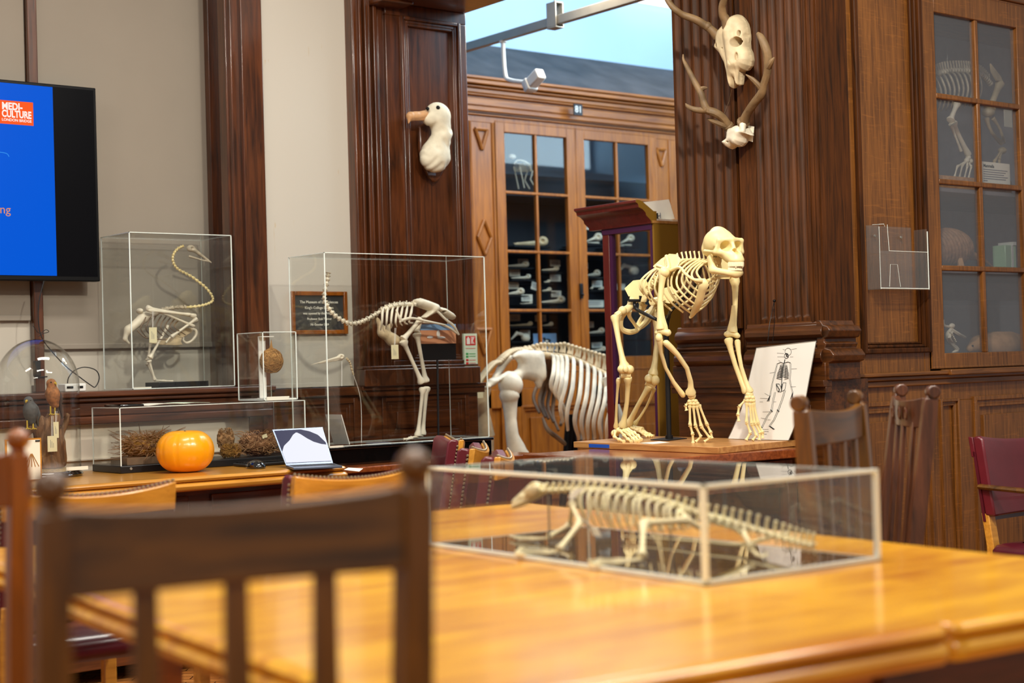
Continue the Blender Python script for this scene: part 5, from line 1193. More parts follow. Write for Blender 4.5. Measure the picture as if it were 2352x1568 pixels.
# hanging long-beaked skull with neck bones
sk2 = thing('hanging_beaked_skull', 'thin long-beaked bird skull hanging left of the long legs inside the tall case', 'skull', (Y4(680, 760)[0], 5.93, Y4(680, 800)[2]))
c = Y4(708, 752, 5.93)
G = lambda P: smax(smin(smin(e_(P, c, (.017, .012, .013)), cap_(P, c-V(.01, 0, .002), Y4(505, 806, 5.93), .007, .0012), .012), cap_(P, c-V(.0, 0, .012), Y4(560, 798, 5.93), .004, .001), .006), -e_(P, c+V(-.004, -.012, .0), (.007, .007, .006)), .002)
m = MB(); m.add(*snet(G, Y4(495, 830, 5.93)-V(0, .02, 0), Y4(755, 715, 5.93)+V(0, .02, .01), .0022)); m.build('skull', BW, sk2)
m = MB(); vert_chain(m, [Y4(x, y, 5.93) for x, y in [(745, 765), (765, 790), (775, 825), (788, 868)]], .004, 2, 1.6, 4)
m.build('neck_bones', 'bone_aged', sk2)
m = MB(); m.tube([Y4(712, 780, 5.93), Y4(712, 948, 5.93)], .0016, 5); m.tube([Y4(788, 868, 5.93), Y4(830, 1000, 5.94), Y4(842, 1120, 5.95), V(Y4(842, 1300, 5.92)[0], 5.92, zp-.002)], .0012, 5, 4); m.build('suspension_wire', 'white', sk2)
# flamingo picture, leaning card
a, b = Y4(1238, 775, 5.98), Y4(1468, 535, 5.98)
t = thing('flamingo_picture', 'flying wader picture with dark lower panel, behind the long bird legs', 'picture', ((a[0]+b[0])/2, 5.98, zp))
m = MB(); m.bx(a[0], b[0], 5.98, 5.985, a[2], b[2]); m.build('print', 'blackmetal', t, smooth=False)
z_ = lambda y: Y4(1300, y, 5.98)[2]
m = MB(); m.bx(a[0], b[0], 5.977, 5.98, z_(665), z_(575)); m.build('orange_band', 'flamingo_bg', t, smooth=False, label='orange landscape photo band')
m = MB(); m.bx(a[0], b[0], 5.976, 5.98, z_(575), z_(535)); m.build('blue_band', 'skyblue', t, smooth=False)
m = MB(); m.ell(Y4(1355, 600, 5.974), (.010, .002, .018)); m.ell(Y4(1375, 625, 5.974), (.024, .002, .006)); m.ell(Y4(1300, 622, 5.974), (.018, .002, .006)); m.build('bird_image', 'white', t)
m = MB(); m.tube([((a[0]+b[0])/2, 5.99, a[2]+.03), ((a[0]+b[0])/2, 6.0, zp-.004)], .005, 6); m.build('rod', 'blackmetal', t)
t = thing('leaning_card', 'white-edged card on a small plastic easel at the left inside the tall case', 'card', (Y4(740, 1340)[0], 5.84, zp))
m = MB(); p0, p1 = Y4(762, 1345, 5.80), Y4(706, 1138, 5.80); p0[2] = zp; m.prism([p0, p0+V(.0, .13, 0), p1+V(0, .13, 0), p1], (.004, 0, 0)); m.build('card_sheet', 'white', t, smooth=False)
m = MB(); m.prism([p0-V(.05, 0, 0), p0-V(.05, -.1, 0), p1+V(-.002, .1, -.02), p1+V(-.002, 0, -.02)], (.002, 0, 0)); m.build('easel', 'plastic', t, smooth=False)
m = MB(); a, b = Y4(632, 1365, 5.735), Y4(722, 1342, 5.735); m.bx(a[0], b[0], 5.735, 5.741, a[2], b[2]); o = m.build('label_strip', 'paper', smooth=False); tag(o, 'white label strip at the lower left front of the tall case', 'label')
for n_, (x0, y0, x1, y1) in enumerate([(885, 1296, 1000, 1318)]):
    p = Y4(940, 1306, 5.85); m = MB(); m.bx(p[0]-.05, p[0]+.05, 5.80, 5.86, zp-.0035, zp-.001); o = m.build('flat_label', 'ink_grey', smooth=False); tag(o, 'grey printed label lying on the black plinth by the bird feet', 'label')

# ------------------------------------------------------------------ swan-like skeleton on the sill
C2 = crop(180, 500, 3.4845); YW = 6.44
def Y2(x, y, Y=YW): return PY(*C2(x, y), Y)
zs = 1.0965
sw = thing('long_necked_bird_skeleton', 'swan-like bird skeleton with S-shaped neck in the acrylic case on the sill', 'skeleton', (3.12, YW, zs))
m = MB(); vert_chain(m, [Y2(*p) for p in [(835, 228), (795, 248), (765, 285), (755, 330), (768, 375), (800, 412), (850, 440), (905, 470), (960, 510), (1010, 550), (1050, 595), (1075, 640), (1070, 668), (1035, 688), (985, 702), (920, 712), (850, 716)]], .0055, 2, 1.5, 4); m.build('neck', 'bone', sw)
m = MB(); vert_chain(m, [Y2(*p) for p in [(850, 716), (780, 718), (700, 730), (640, 748)]], .0075, 2, 1.4, 4, up=.012); m.build('spine', 'bone_grey', sw)
c = Y2(900, 245); dn = nrm(Y2(1062, 360)-c)
G = lambda P: smax(smin(smin(e_(P, c, (.020, .013, .016)), cap_(P, Y2(930, 260), Y2(1062, 358), .010, .0035), .01), cap_(P, Y2(890, 310), Y2(1040, 352), .006, .002), .006), -e_(P, c+V(.004, -.014, 0), (.008, .008, .007)), .002)
m = MB(); m.add(*snet(G, Y2(845, 375)-V(0, .03, 0), Y2(1080, 190)+V(0, .03, 0), .0025)); m.build('skull', 'bone_grey', sw)
def pelv(G):
    f = cap_(G, Y2(620, 755), Y2(520, 800), .018, .022); f = smin(f, cap_(G, Y2(520, 800), Y2(400, 900), .022, .018), .015)
    f = smin(f, cap_(G, Y2(395, 890), Y2(372, 970), .014, .010), .012); f = smin(f, cap_(G, Y2(372, 970), Y2(405, 1005), .008, .006), .008)
    return f
m = MB(); m.add(*snet(pelv, Y2(340, 1030)-V(0, .05, 0), Y2(680, 715)+V(0, .05, 0), .005)); m.build('pelvis', BW, sw)
m = MB()
for s in (-1, 1):
    y = YW+s*.045
    m.bone(Y2(540, 722, y), Y2(945, 788, y), .0075, 2.0, 1.5, n=8); m.bone(Y2(560, 740, y+.01*s), Y2(900, 775, y+.01*s), .006, 1.4, 1.3, n=8)
    m.bone(Y2(950, 805, y), Y2(740, 955, y), .0065, 2.0, 1.4, n=8); m.bone(Y2(735, 955, y), Y2(700, 1000, y), .004, 1.4, 1.2, n=7); m.bone(Y2(640, 745, y), Y2(930, 870, y), .006, 1.5, 1.4, n=8)
m.ell(Y2(490, 745), (.012, .03, .012)); m.build('wing_bones', BW, sw)
m = MB()
for i in range(8):
    x = 520+i*38
    for s in (-1, 1): m.tube([Y2(x+30, 765+i*6), Y2(x+5-i*3, 830+i*4, YW+s*.045), Y2(x-20+i*3, 890, YW+s*.055), Y2(x+30+i*6, 965-i*4, YW+s*.03)], [.003, .0028, .0028, .002], 5, 4)
m.tube([Y2(470, 900, YW-.04), Y2(540, 960, YW-.05), Y2(700, 975, YW-.05)], .003, 5, 4)
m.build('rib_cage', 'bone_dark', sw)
m = MB(); m.plate([Y2(x, y) for x, y in [(560, 1000), (600, 975), (700, 965), (800, 930), (860, 880), (930, 880), (900, 920), (830, 960), (820, 990), (835, 1015), (780, 1020), (660, 1018)]], .006, (0, 1, 0)); m.build('keel', 'bone_aged', sw, bevel=.002)
m = MB(); m.tube([Y2(*p) for p in [(900, 885), (938, 900), (940, 940), (905, 985), (865, 1000), (840, 980), (845, 955)]], [.005, .007, .007, .006, .006, .005, .003], 7, 4); m.build('wishbone', BW, sw)
for s, kn, an in ((-1, (570, 1125), (612, 1295)), (1, (555, 1145), (612, 1290))):
    y = YW+s*.03; m = MB(); m.bone(Y2(720, 860, y), Y2(*kn, y), .0065, 1.6, 2.0, n=8) if s < 0 else m.bone(Y2(580, 1000, y), Y2(*kn, y), .0065, 1.4, 1.9, n=8)
    f0 = Y2(*an, y); f0[2] = zs+.032; m.bone(Y2(kn[0]-5, kn[1]+15, y), f0, .006, 2.0, 1.6, n=8)
    for dx, dy in ((.075, -.03), (.085, 0), (.07, .03)):
        e = f0+V(dx, dy, 0); e[2] = zs+.026; m.bone(f0, (f0+e)/2, .0038, 1.5, 1.4, n=6); m.bone((f0+e)/2, e, .0034, 1.4, 1.2, n=6)
    m.build('leg_bones', BW, sw)
a, b = Y2(590, 1356), Y2(985, 1320); m = MB(); m.bx(a[0], b[0], YW-.07, YW+.07, zs-.003, zs+.023); m.build('base', 'blackmetal', sw, bevel=.002)
a, b = Y2(440, 1366, 6.315), Y2(585, 1346, 6.315); m = MB(); m.bx(a[0], b[0], 6.315, 6.318, 1.093, 1.093+b[2]-a[2]); o = m.build('label_strip', 'paper', smooth=False); tag(o, 'white label strip at the foot of the case on the window sill', 'label')
tie_tag('cream tag hanging from the folded wing of the swan-like skeleton', 568, 627, 876, 1000, (594, 745), C2, 6.37)

# ------------------------------------------------------------------ woven nest
c = PY(*C4(243, 780), 5.99); t = thing('hanging_woven_nest', 'round woven straw nest hanging from a white post in the small upright case', 'nest', (c[0], c[1], c[2]))
def ballnest(m, c, R, n, r, seed, squash=(1, 1, 1), arcl=1.2):
    rg = random.Random(seed)
    for i in range(n):
        ax = nrm([rg.gauss(0, 1) for _ in range(3)]); q = nrm(np.cross(ax, [rg.gauss(0, 1) for _ in range(3)])); w_ = np.cross(ax, q); L = rg.uniform(.5, arcl); a0 = rg.uniform(0, 6.28); rr = R*rg.uniform(.93, 1.06)
        m.tube([c+(q*math.cos(a0+L*j/4)+w_*math.sin(a0+L*j/4))*rr*np.array(squash) for j in range(5)], r, 3)
m = MB(); m.ell(c, (.048, .045, .052), n=16, m=12); ballnest(m, c, .050, 420, .0011, 3, (1, .95, 1.06)); m.build('woven_ball', 'straw', t)
m = MB(); tp_ = PY(*C4(241, 640), 5.99)
for i in range(14): m.tube([c+V(.012*math.cos(i), .012*math.sin(i), .045), c+V(.004*math.cos(i), .004*math.sin(i), .065), tp_], .0013, 4, 2)
m.build('stem', 'straw', t)
t = thing('white_post', 'white bracket post holding up the hanging woven nest', 'post', (PY(*C4(180, 1000), 6.0)[0], 6.0, z3+.014))
a, b = PY(*C4(163, 1030), 6.02), PY(*C4(197, 622), 6.02); m = MB(); m.bx(a[0], b[0], 6.015, 6.022, z3+.0135, b[2]); m.bx(a[0], PY(*C4(248, 630), 6.0)[0], 5.985, 6.022, b[2], b[2]+.004); m.build('post', 'white', t, smooth=False)
m = MB(); m.bx(a[0]-.0, b[0]+.05, 5.92, 6.04, z3+.0132, z3+.016); m.build('foot', 'white', t, smooth=False)

# ------------------------------------------------------------------ nests in the long case
C5 = crop(200, 880, 3.36); z5 = .7905
def nest(label, x, y, w, h, seed, Y=5.98, mat='nest', twigs=0, tmat='twig', twl=.1, grp="birds' nests in the long case", flat=.5, moss=None, base=False):
    c = PY(*C5(x, y), Y); zc = max(c[2], z5+h*.55); t = thing('birds_nest', label, 'nest', (c[0], Y, z5), grp); c = V(c[0], Y, zc)
    G = lambda P: smax(e_(P, c, (w/2, w*.36, h/2)), -e_(P, c+V(0, -.0, h*.42), (w*.30, w*.22, h*.36)), .01)+.006*np.sin(P[..., 0]*160)*np.sin(P[..., 2]*190+P[..., 1]*150)
    m = MB(); m.add(*snet(G, c-V(w*.55, w*.42, h*.6), c+V(w*.55, w*.42, h*.6), .006)); m.build('cup', moss or mat, t)
    m = MB(); rg = random.Random(seed)
    for i in range(260):
        a0 = rg.uniform(0, 6.28); L = rg.uniform(.4, 1.1); z = rg.uniform(-.45, .5)*h; rr = math.sqrt(max(.1, 1-(z/h*1.7)**2)); pts = []
        for j in range(5): a_ = a0+L*j/4; pts.append(c+V(math.cos(a_)*w/2*rr*rg.uniform(.97, 1.06), math.sin(a_)*w*.36*rr*1.03, z+rg.uniform(-.01, .01)))
        m.tube(pts, .0013, 3)
    m.build('woven_fibres', mat, t)
    if twigs:
        m = MB()
        for i in range(twigs):
            a_ = rg.uniform(0, 6.28); d = V(math.cos(a_), math.sin(a_)*.55, rg.uniform(-.25, .45)); s = c+V(math.cos(a_)*w*.25, math.sin(a_)*w*.2, rg.uniform(-.3, .3)*h); e = s+nrm(d)*twl*rg.uniform(.5, 1.25)
            e[2] = max(e[2], z5+.004); e[1] = min(max(e[1], 5.885), 6.11); e[0] = max(e[0], PY(*C5(120, 500), 5.98)[0]); mid = (s+e)/2+V(rg.uniform(-.01, .01), 0, rg.uniform(-.015, .015)); m.tube([s, mid, e], [.0028, .0022, .001], 5, 3)
        m.build('twigs', tmat, t)
    return t
nest('large spiky twig nest with mossy cup, left of the pumpkin', 470, 480, .20, .105, 5, mat='twig', twigs=230, twl=.10, moss='moss')
nest('ragged brown nest just right of the pumpkin top', 1070, 430, .075, .085, 8, Y=6.02, mat='nest')
nest('low mossy nest scrap between the pumpkin and the fibrous nest', 1110, 530, .09, .05, 9, Y=5.95, mat='moss', twigs=20, twl=.04)
nest('shaggy fibrous nest with a cream tag, behind the laptop', 1320, 470, .165, .095, 11, mat='twig', twigs=90, twl=.07, tmat='nest')
a, b = PY(*C5(310, 640), 5.90), PY(*C5(640, 560), 5.90); m = MB(); m.bx(a[0], b[0]+.02, 5.90, 6.06, z5, z5+.028); o = m.build('nest_plinth', 'bone_dark', smooth=False); tag(o, 'brown block under the spiky twig nest', 'block')
c = PY(*C5(1370, 408), 5.92); m = MB(); m.bx(-.012, .012, -.001, .001, -.008, .008); R = rotm(-15, 'Y'); m.xf(lambda p: R@p+c); o = m.build('nest_tag', 'card', smooth=False); tag(o, 'tiny cream tag on the shaggy nest', 'tag')
# things on top of the long case
z6 = z3+.0035
p = PY(286, 929, 5.93); m = MB(); m.bx(p[0]-.045, p[0]+.058, 5.87, 6.03, z6, z6+.010); o = m.build('dark_tablet', 'blackgloss', bevel=.003); tag(o, 'thin dark tablet lying on top of the nest case at its left', 'tablet')
for i, (px0, px1, c_, lab) in enumerate([(325, 420, 'paper', 'left loose paper sheet on top of the nest case'), (400, 466, 'greenwhite', 'right pale green paper on top of the nest case')]):
    x0, x1 = PY(px0, 926, 5.95)[0], PY(px1, 925, 5.95)[0]; m = MB(); vs = []
    grid_sheet(m, lambda u, v, o_, x0=x0, x1=x1, i=i: V(x0+(x1-x0)*u, 5.885+.19*v, z6+.001+i*.0028+o_+.006*abs(math.sin(u*3.1))*(1-i*.5)), 8, 4, .0008); o = m.build('loose_paper', c_); tag(o, lab, 'paper', 'papers on the nest case')

# ------------------------------------------------------------------ pumpkin
p = PZ(445, 1084, .762); R0 = 65/3562*float((p-_C)@_F)+0; c = V(p[0]+.0, p[1]+.07, .762)
t = thing('pumpkin', 'bright orange pumpkin on the light oak desk in front of the twig nest', 'pumpkin', c)
Rp = 66/3562*float((c-_C)@_F); Hp = 106/3562*float((c-_C)@_F)
m = MB(); vs = []; nU, nV = 96, 28
for i in range(nV+1):
    th = math.pi*i/nV
    for j in range(nU):
        ph = 2*math.pi*j/nU; rib = abs(math.sin(ph*5.5+.4)); g = 1-.032*(1-rib)**4*math.sin(th)**.5
        rr = Rp*(math.sin(th)**.78)*g*(1-.05*max(0, -math.cos(th))); z = Hp/2*(np.sign(math.cos(th))*abs(math.cos(th))**.9)
        dip = -.10*Hp*math.exp(-(rr/(Rp*.28))**2) if th < math.pi/2 else .06*Hp*math.exp(-(rr/(Rp*.3))**2)
        vs.append(c+V(rr*math.cos(ph), rr*math.sin(ph), Hp*.47+z*.95+dip))
fs = [(i*nU+j, (i+1)*nU+j, (i+1)*nU+(j+1) % nU, i*nU+(j+1) % nU) for i in range(nV) for j in range(nU)]
m.add(vs, fs); zmin = min(v[2] for v in m.v); m.xf(lambda q: q-V(0, 0, zmin-.7615)); m.build('rind', 'pumpkin', t, ang=80)
m = MB(); zt_ = .7615+Hp*.86; m.tube([c*V(1, 1, 0)+V(0, 0, zt_-.01), c*V(1, 1, 0)+V(.001, 0, zt_-.002), c*V(1, 1, 0)+V(.004, 0, zt_+.003)], [.011, .007, .006], 8, 3); m.build('stalk', 'stem', t)

# ------------------------------------------------------------------ laptop, keyboard, mouse
lpA, lpB = PZ(657, 1073, .763), PZ(766, 1068, .763)     # hinge ends
fr = PZ(832, 1077, .763)
hv = nrm((lpB-lpA)*V(1, 1, 0)); Wl = np.linalg.norm(lpB-lpA)
t = thing('laptop', 'open grey laptop with a white reflection painted on its navy screen on the desk', 'laptop', (lpA+lpB)/2)
sl, sr = PT(625, 986, dpt(lpA)+.04), PT(741, 980, dpt(lpB)+.04)
ln_ = nrm(np.cross(lpB-lpA, sl-lpA)); d_r = ray(741, 980); sr = _C+d_r*(((lpA-_C)@ln_)/(d_r@ln_))
if ln_@(lpA-_C) > 0: ln_ = -ln_
quad = lambda u, v, off=0: (lpA+(lpB-lpA)*u)*(1-v)+(sl+(sr-sl)*u)*v+ln_*off+V(0, 0, .006)*(1-v)
m = MB(); m.prism([quad(0, 0), quad(1, 0), quad(1, 1), quad(0, 1)], -ln_*.005); m.build('lid', 'laptop_metal', t, bevel=.001)
m = MB(); m.prism([quad(.03, .07, .0006), quad(.97, .07, .0006), quad(.97, .96, .0006), quad(.03, .96, .0006)], ln_*.0004); sc_ = m.build('screen', 'screen_navy', t, smooth=False)
uvl = lambda pts, off: [quad(u, v, off) for u, v in pts]
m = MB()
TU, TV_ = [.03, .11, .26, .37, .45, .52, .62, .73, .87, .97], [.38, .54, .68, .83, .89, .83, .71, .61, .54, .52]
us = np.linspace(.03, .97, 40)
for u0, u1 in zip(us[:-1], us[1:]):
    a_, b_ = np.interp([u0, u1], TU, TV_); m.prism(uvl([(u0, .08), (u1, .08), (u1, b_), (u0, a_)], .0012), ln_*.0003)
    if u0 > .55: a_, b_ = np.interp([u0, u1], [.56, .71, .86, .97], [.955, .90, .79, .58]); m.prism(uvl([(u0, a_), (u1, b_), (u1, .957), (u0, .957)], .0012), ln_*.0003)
m.build('painted_reflection', 'screen_reflection', sc_, smooth=False)  # strips trace a reflection on the screen, its brightness put in as emission
dp = nrm(V(hv[1], -hv[0], 0)); 
m = MB(); m.prism([lpA+V(0, 0, 0), lpB, lpB+dp*.20, lpA+dp*.20], (0, 0, .009)); m.build('keyboard_deck', 'laptop_metal', t, bevel=.002)
m = MB()
for r_ in range(5):
    for q in range(13): s_ = lpA+hv*(Wl*(.06+.068*q))+dp*(.03+.019*r_)+V(0, 0, .009); m.prism([s_, s_+hv*Wl*.056, s_+hv*Wl*.056+dp*.015, s_+dp*.015], (0, 0, .0008))
m.build('keys', 'darkrubber', t, smooth=False)
kb = PZ(600, 1069, .763); t = thing('keyboard', 'black computer keyboard lying left of the laptop behind the mouse', 'keyboard', kb)
m = MB(); x0 = PZ(571, 1072, .763)[0]; m.bx(x0, x0+.40, kb[1]+.0, kb[1]+.11, .7615, .774); m.build('body', 'darkrubber', t, bevel=.004)
m = MB()
for r_ in range(4):
    for q in range(15): m.bx(x0+.012+.0245*q, x0+.012+.0245*q+.020, kb[1]+.012+.024*r_, kb[1]+.031+.024*r_, .774, .778)
m.build('keys', 'black', t, bevel=.001)
p = PZ(588, 1074, .763); m = MB(); m.add(*snet(lambda G: smax(e_(G, V(p[0], p[1], .764), (.036, .052, .032), ), .7622-G[..., 2], .003), V(p[0]-.05, p[1]-.06, .755), V(p[0]+.05, p[1]+.06, .81), .004)); m.xf(lambda q: V(q[0], q[1], max(q[2], .7622)))
o = m.build('computer_mouse', 'blackgloss'); tag(o, 'shiny black computer mouse in front of the keyboard', 'mouse')
p = PZ(815, 1076, .763); m = MB(); m.prism([PZ(x, y, .7615) for x, y in [(790, 1079), (825, 1083), (834, 1076), (800, 1074)]], (0, 0, .001)); o = m.build('paper_note', 'paper', smooth=False); tag(o, 'white paper under the front right corner of the laptop', 'paper')

# ------------------------------------------------------------------ dome with birds
C3 = crop(0, 700, 3.485); pc = PY(90, 1077, 6.02); YD = pc[1]
td = float((pc-_C)@_F); R_ = 94/3562*td; dc = V(pc[0], YD, .762)
zt = PY(90, 778, YD)[2]
t = thing('glass_dome', 'tall clear glass dome on a black base covering two stuffed birds on driftwood', 'dome', dc)
zc = zt-R_*1.15; prof = [(R_, .022), (R_, zc-.762)]+[(R_*math.cos(a), zc-.762+R_*1.15*math.sin(a)) for a in np.linspace(.1, math.pi/2-.03, 14)]
m = MB(); n = 48
vs = []; 
for r, z in prof+[(max(.001, r-.0025), z-.0015) for r, z in prof[::-1]]:
    for j in range(n): a = 2*math.pi*j/n; vs.append(dc+V(r*math.cos(a), r*math.sin(a), z))
kk = len(prof)*2; m.add(vs, [(i*n+j, i*n+(j+1) % n, (i+1)*n+(j+1) % n, (i+1)*n+j) for i in range(kk-1) for j in range(n)]); m.build('glass_bell', 'acrylic', t, ang=80)
m = MB(); m.lathe([(R_+.004, 0), (R_+.008, .006), (R_+.004, .012), (R_-.002, .018), (R_-.004, .022)], dc, 48); m.build('base', 'blackgloss', t)
m = MB(); m.lathe([(R_-.006, .018), (R_-.010, .026), (.001, .03)], dc, 32); m.build('gravel_bed', 'gravel', t)
D3 = lambda x, y, o=0: PY(*C3(x, y), YD+o)
t = thing('driftwood_perch', 'gnarled grey-brown driftwood stump inside the glass dome', 'driftwood', dc+V(0, 0, .028))
def dw(G):
    f = cap_(G, D3(395, 1290), D3(400, 1100), .055, .045); f = smin(f, cap_(G, D3(400, 1100), D3(330, 960), .045, .032), .02)
    f = smin(f, cap_(G, D3(330, 960), D3(200, 1010), .028, .018), .02); f = smin(f, cap_(G, D3(380, 1050), D3(430, 900), .035, .022), .02)
    f = smin(f, cap_(G, D3(440, 1080), D3(555, 885), .016, .010), .012); f = smin(f, cap_(G, D3(470, 1290), D3(500, 1100), .026, .014), .012)
    return f+.005*np.sin(G[..., 0]*170+np.sin(G[..., 2]*30)*2)+.003*np.sin(G[..., 1]*210+G[..., 2]*20)
m = MB(); lo = D3(180, 1320)-V(0, .09, 0); hi = D3(590, 860)+V(0, .09, 0); m.add(*snet(dw, lo, hi, .005)); m.xf(lambda q: V(q[0], q[1], max(q[2], .7925))); m.build('stump', 'driftwood', t)
def perched(label, body, head, tailp, feet, rb, rh_, m1, m2, beakdir, name, back, Yo=0):
    t = thing(name, label, 'bird', D3(*feet[0], Yo)); B = [D3(*b, Yo) for b in body]; H = D3(*head, Yo); T = D3(*tailp, Yo)
    f = lambda G: smin(smin(cap_(G, B[0], B[1], rb, rb*.62), cap_(G, H, H*.5+B[0]*.5, rh_, rh_*.95), .008), e_(G, B[0]*.75+B[1]*.25, (rb, rb*.95, rb*1.25)), .01)
    m = MB(); lo = np.minimum(np.minimum(B[0], B[1]), H)-rb*1.6; hi = np.maximum(np.maximum(B[0], B[1]), H)+rb*1.6; m.add(*snet(f, lo, hi, .0035)); m.build('body', m1, t)
    m = MB(); w = V(rb*.85*back, -.002, 0)
    m.tube([B[0]+w+V(0, 0, rb*.3), (B[0]+B[1])/2+w*1.1, B[1]+w*.9, T+w*.2], [rb*.35, rb*.62, rb*.42, rb*.14], 9, 4, squash=((1, 0, 0), .6)); m.build('wing', m2, t)
    m = MB(); m.tube([B[1], T], [rb*.4, rb*.2], 8, squash=((0, 1, 0), .4)); m.build('tail', m2, t)
    m = MB(); m.tube([H+V(*beakdir)*rh_*.7, H+V(*beakdir)*rh_*1.25, H+V(*beakdir)*rh_*1.35-V(0, 0, rh_*.4)], [rh_*.35, rh_*.22, .001], 7, 2); m.build('beak', 'yellowfoot', t)
    m = MB(); q = nrm(np.cross(V(*beakdir), UP)); 
    for s in (-1, 1): m.ell(H+V(*beakdir)*rh_*.55+q*s*rh_*.68+V(0, 0, rh_*.2), rh_*.2, n=8, m=6)
    m.build('eye', 'blackgloss', t)
    m = MB()
    for fx, fy in feet: e = D3(fx, fy, Yo-.01); m.tube([e+V(0, 0, .03), e], .003, 6); [m.tube([e, e+V(dx, -.012, -.004)], .002, 5) for dx in (-.010, 0, .010)]
    m.build('feet', 'yellowfoot', t)
perched('rusty-breasted small falcon perched highest on the driftwood in the dome', [(418, 705), (438, 800)], (410, 628), (492, 912), [(405, 870), (440, 870)], .0275, .0195, 'kestrel', 'kestrel_back', (.45, -.85, 0), 'stuffed_falcon', 1)
perched('dark grey stuffed hawk perched lower left on the driftwood in the dome', [(245, 835), (252, 925)], (228, 768), (300, 985), [(218, 985), (265, 985)], .0285, .0185, 'greybird', 'greybird', (-.7, -.7, 0), 'stuffed_hawk', 1, Yo=-.02)
tie_tag('upper cream tag tied below the falcon feet', 430, 468, 935, 1065, (445, 850), C3, YD-.06)
tie_tag('lower cream tag hanging in front of the driftwood', 382, 455, 1046, 1176, (414, 890), C3, YD-.07)
p = PZ(45, 1085, .762); a, b = PY(13, 1080, YD-.22), PY(94, 1005, YD-.22)
t = thing('tepee_picture_card', 'framed cream card with a drawing of a tepee, leaning in front of the dome', 'card', ((a[0]+b[0])/2, YD-.22, .762))
m = MB(); m.bx(a[0], b[0], YD-.222, YD-.214, .762, b[2]); m.build('card_sheet', 'deskwood', t, smooth=False)
m = MB(); m.bx(a[0]+.006, b[0]-.006, YD-.2235, YD-.222, .766, b[2]-.006); m.build('print', 'paper', t, smooth=False)
cx = (a[0]+b[0])/2+.03; m = MB(); zq = .762+(b[2]-.762)*.45
for i in range(5): m.tube([(cx+(-.028+.014*i), YD-.2245, zq-.02), (cx+.004*(i-2)*.3, YD-.2245, zq+.03)], .0015, 4)
m.build('tepee_drawing', 'straw', t)
m = MB(); m.bx(b[0]-.024, b[0]-.006, YD-.2255, YD-.2235, b[2]-.014, b[2]-.008); m.build('dark_mark', 'ink', t, smooth=False)
p = PY(*C3(600, 1305), YD-.15); m = MB(); m.bx(dc[0]+.05, dc[0]+.14, YD-R_-.0+.012, YD-R_+.014, .786, .800); o = m.build('label_strip', 'paper', smooth=False); tag(o, 'white label strip at the right foot of the glass dome', 'label')
# sill electronics
t = thing('media_player_box', 'small white electronic box with a dark port on the window sill behind the dome', 'device', (PY(174, 898, 6.36)[0], 6.38, 1.091))
a, b = PY(150, 898, 6.34), PY(198, 878, 6.34); m = MB(); m.bx(a[0], b[0], 6.34, 6.42, 1.091, 1.091+b[2]-a[2]); m.build('casing', 'white', t, bevel=.004)
m = MB(); zc_ = 1.091+(b[2]-a[2])*.55; xm = (a[0]+b[0])/2; m.bx(xm+.01, xm+.032, 6.337, 6.341, zc_-.004, zc_+.005); m.bx(xm-.04, xm-.012, 6.337, 6.341, zc_-.004, zc_+.005); m.build('port', 'black', t, smooth=False)
m = MB(); Yk = 6.45
m.tube([PY(x, y, Yk) for x, y in [(101, 645), (90, 690), (88, 735), (96, 775), (120, 808), (150, 840), (178, 862), (208, 884), (219, 888), (228, 868), (220, 850), (195, 843), (172, 850), (158, 866), (155, 880)]], .0024, 6, 5); m.tube([PY(x, y, Yk) for x, y in [(76, 748), (90, 765), (105, 757), (112, 762), (98, 766), (88, 772)]], .0016, 5, 4)
o = m.build('black_cable', 'darkrubber'); tag(o, 'thin dark cable hanging from the television and looping beside the dome', 'cable')
t = thing('wall_socket', 'white wall socket with a black plug behind the glass dome', 'socket', (PY(83, 870, 6.62)[0], 6.64, PY(83, 885, 6.62)[2]))
a, b = PY(78, 886, 6.63), PY(89, 846, 6.63); m = MB(); m.bx(a[0], b[0], 6.63, 6.742, a[2], b[2]); m.build('socket_box', 'white', t, bevel=.003)
a, b = PY(82, 864, 6.60), PY(94, 828, 6.60); m = MB(); m.bx(a[0], b[0], 6.60, 6.632, a[2], b[2]); m.bx(a[0], b[0]+.03, 6.60, 6.612, a[2]-.006, a[2]); m.build('plug', 'darkrubber', t, bevel=.006)
# ------------------------------------------------------------------ television
YT = 6.50; tr_, br_ = PY(228.6, 203, YT), PY(221.9, 646, YT); xr = (tr_[0]+br_[0])/2; zt_, zb_2 = tr_[2], br_[2]
t = thing('television', 'large wall television with a blue slide, cut off by the left frame edge', 'television', (xr-.75, YT+.03, zb_2))
m = MB(); m.bx(xr-1.52, xr, YT, YT+.05, zb_2, zt_); m.bx(xr-1.2, xr-.3, YT+.05, YT+.12, zb_2+.2, zt_-.2); m.build('housing', 'black', t, bevel=.004)
tf = lambda x, y: PY(x, y, YT-.001)
xs_ = (tf(128, 196)[0]+tf(123, 636)[0])/2
m = MB(); m.bx(xr-1.3, xr-.012, YT-.001, YT, zb_2+.02, zt_-.012); m.build('screen', 'tvglass', t, smooth=False)
m = MB(); m.bx(xr-1.3, xs_, YT-.002, YT-.001, zb_2+.022, zt_-.014); sc_ = m.build('slide', 'tvblue', t, smooth=False)
a, b = PY(77, 289, YT-.003), PY(-10, 231, YT-.003)
m = MB(); m.bx(b[0]-.02, a[0], YT-.0035, YT-.002, a[2], PY(77, 236, YT)[2]); m.build('logo_panel', 'tvorange', sc_, smooth=False)
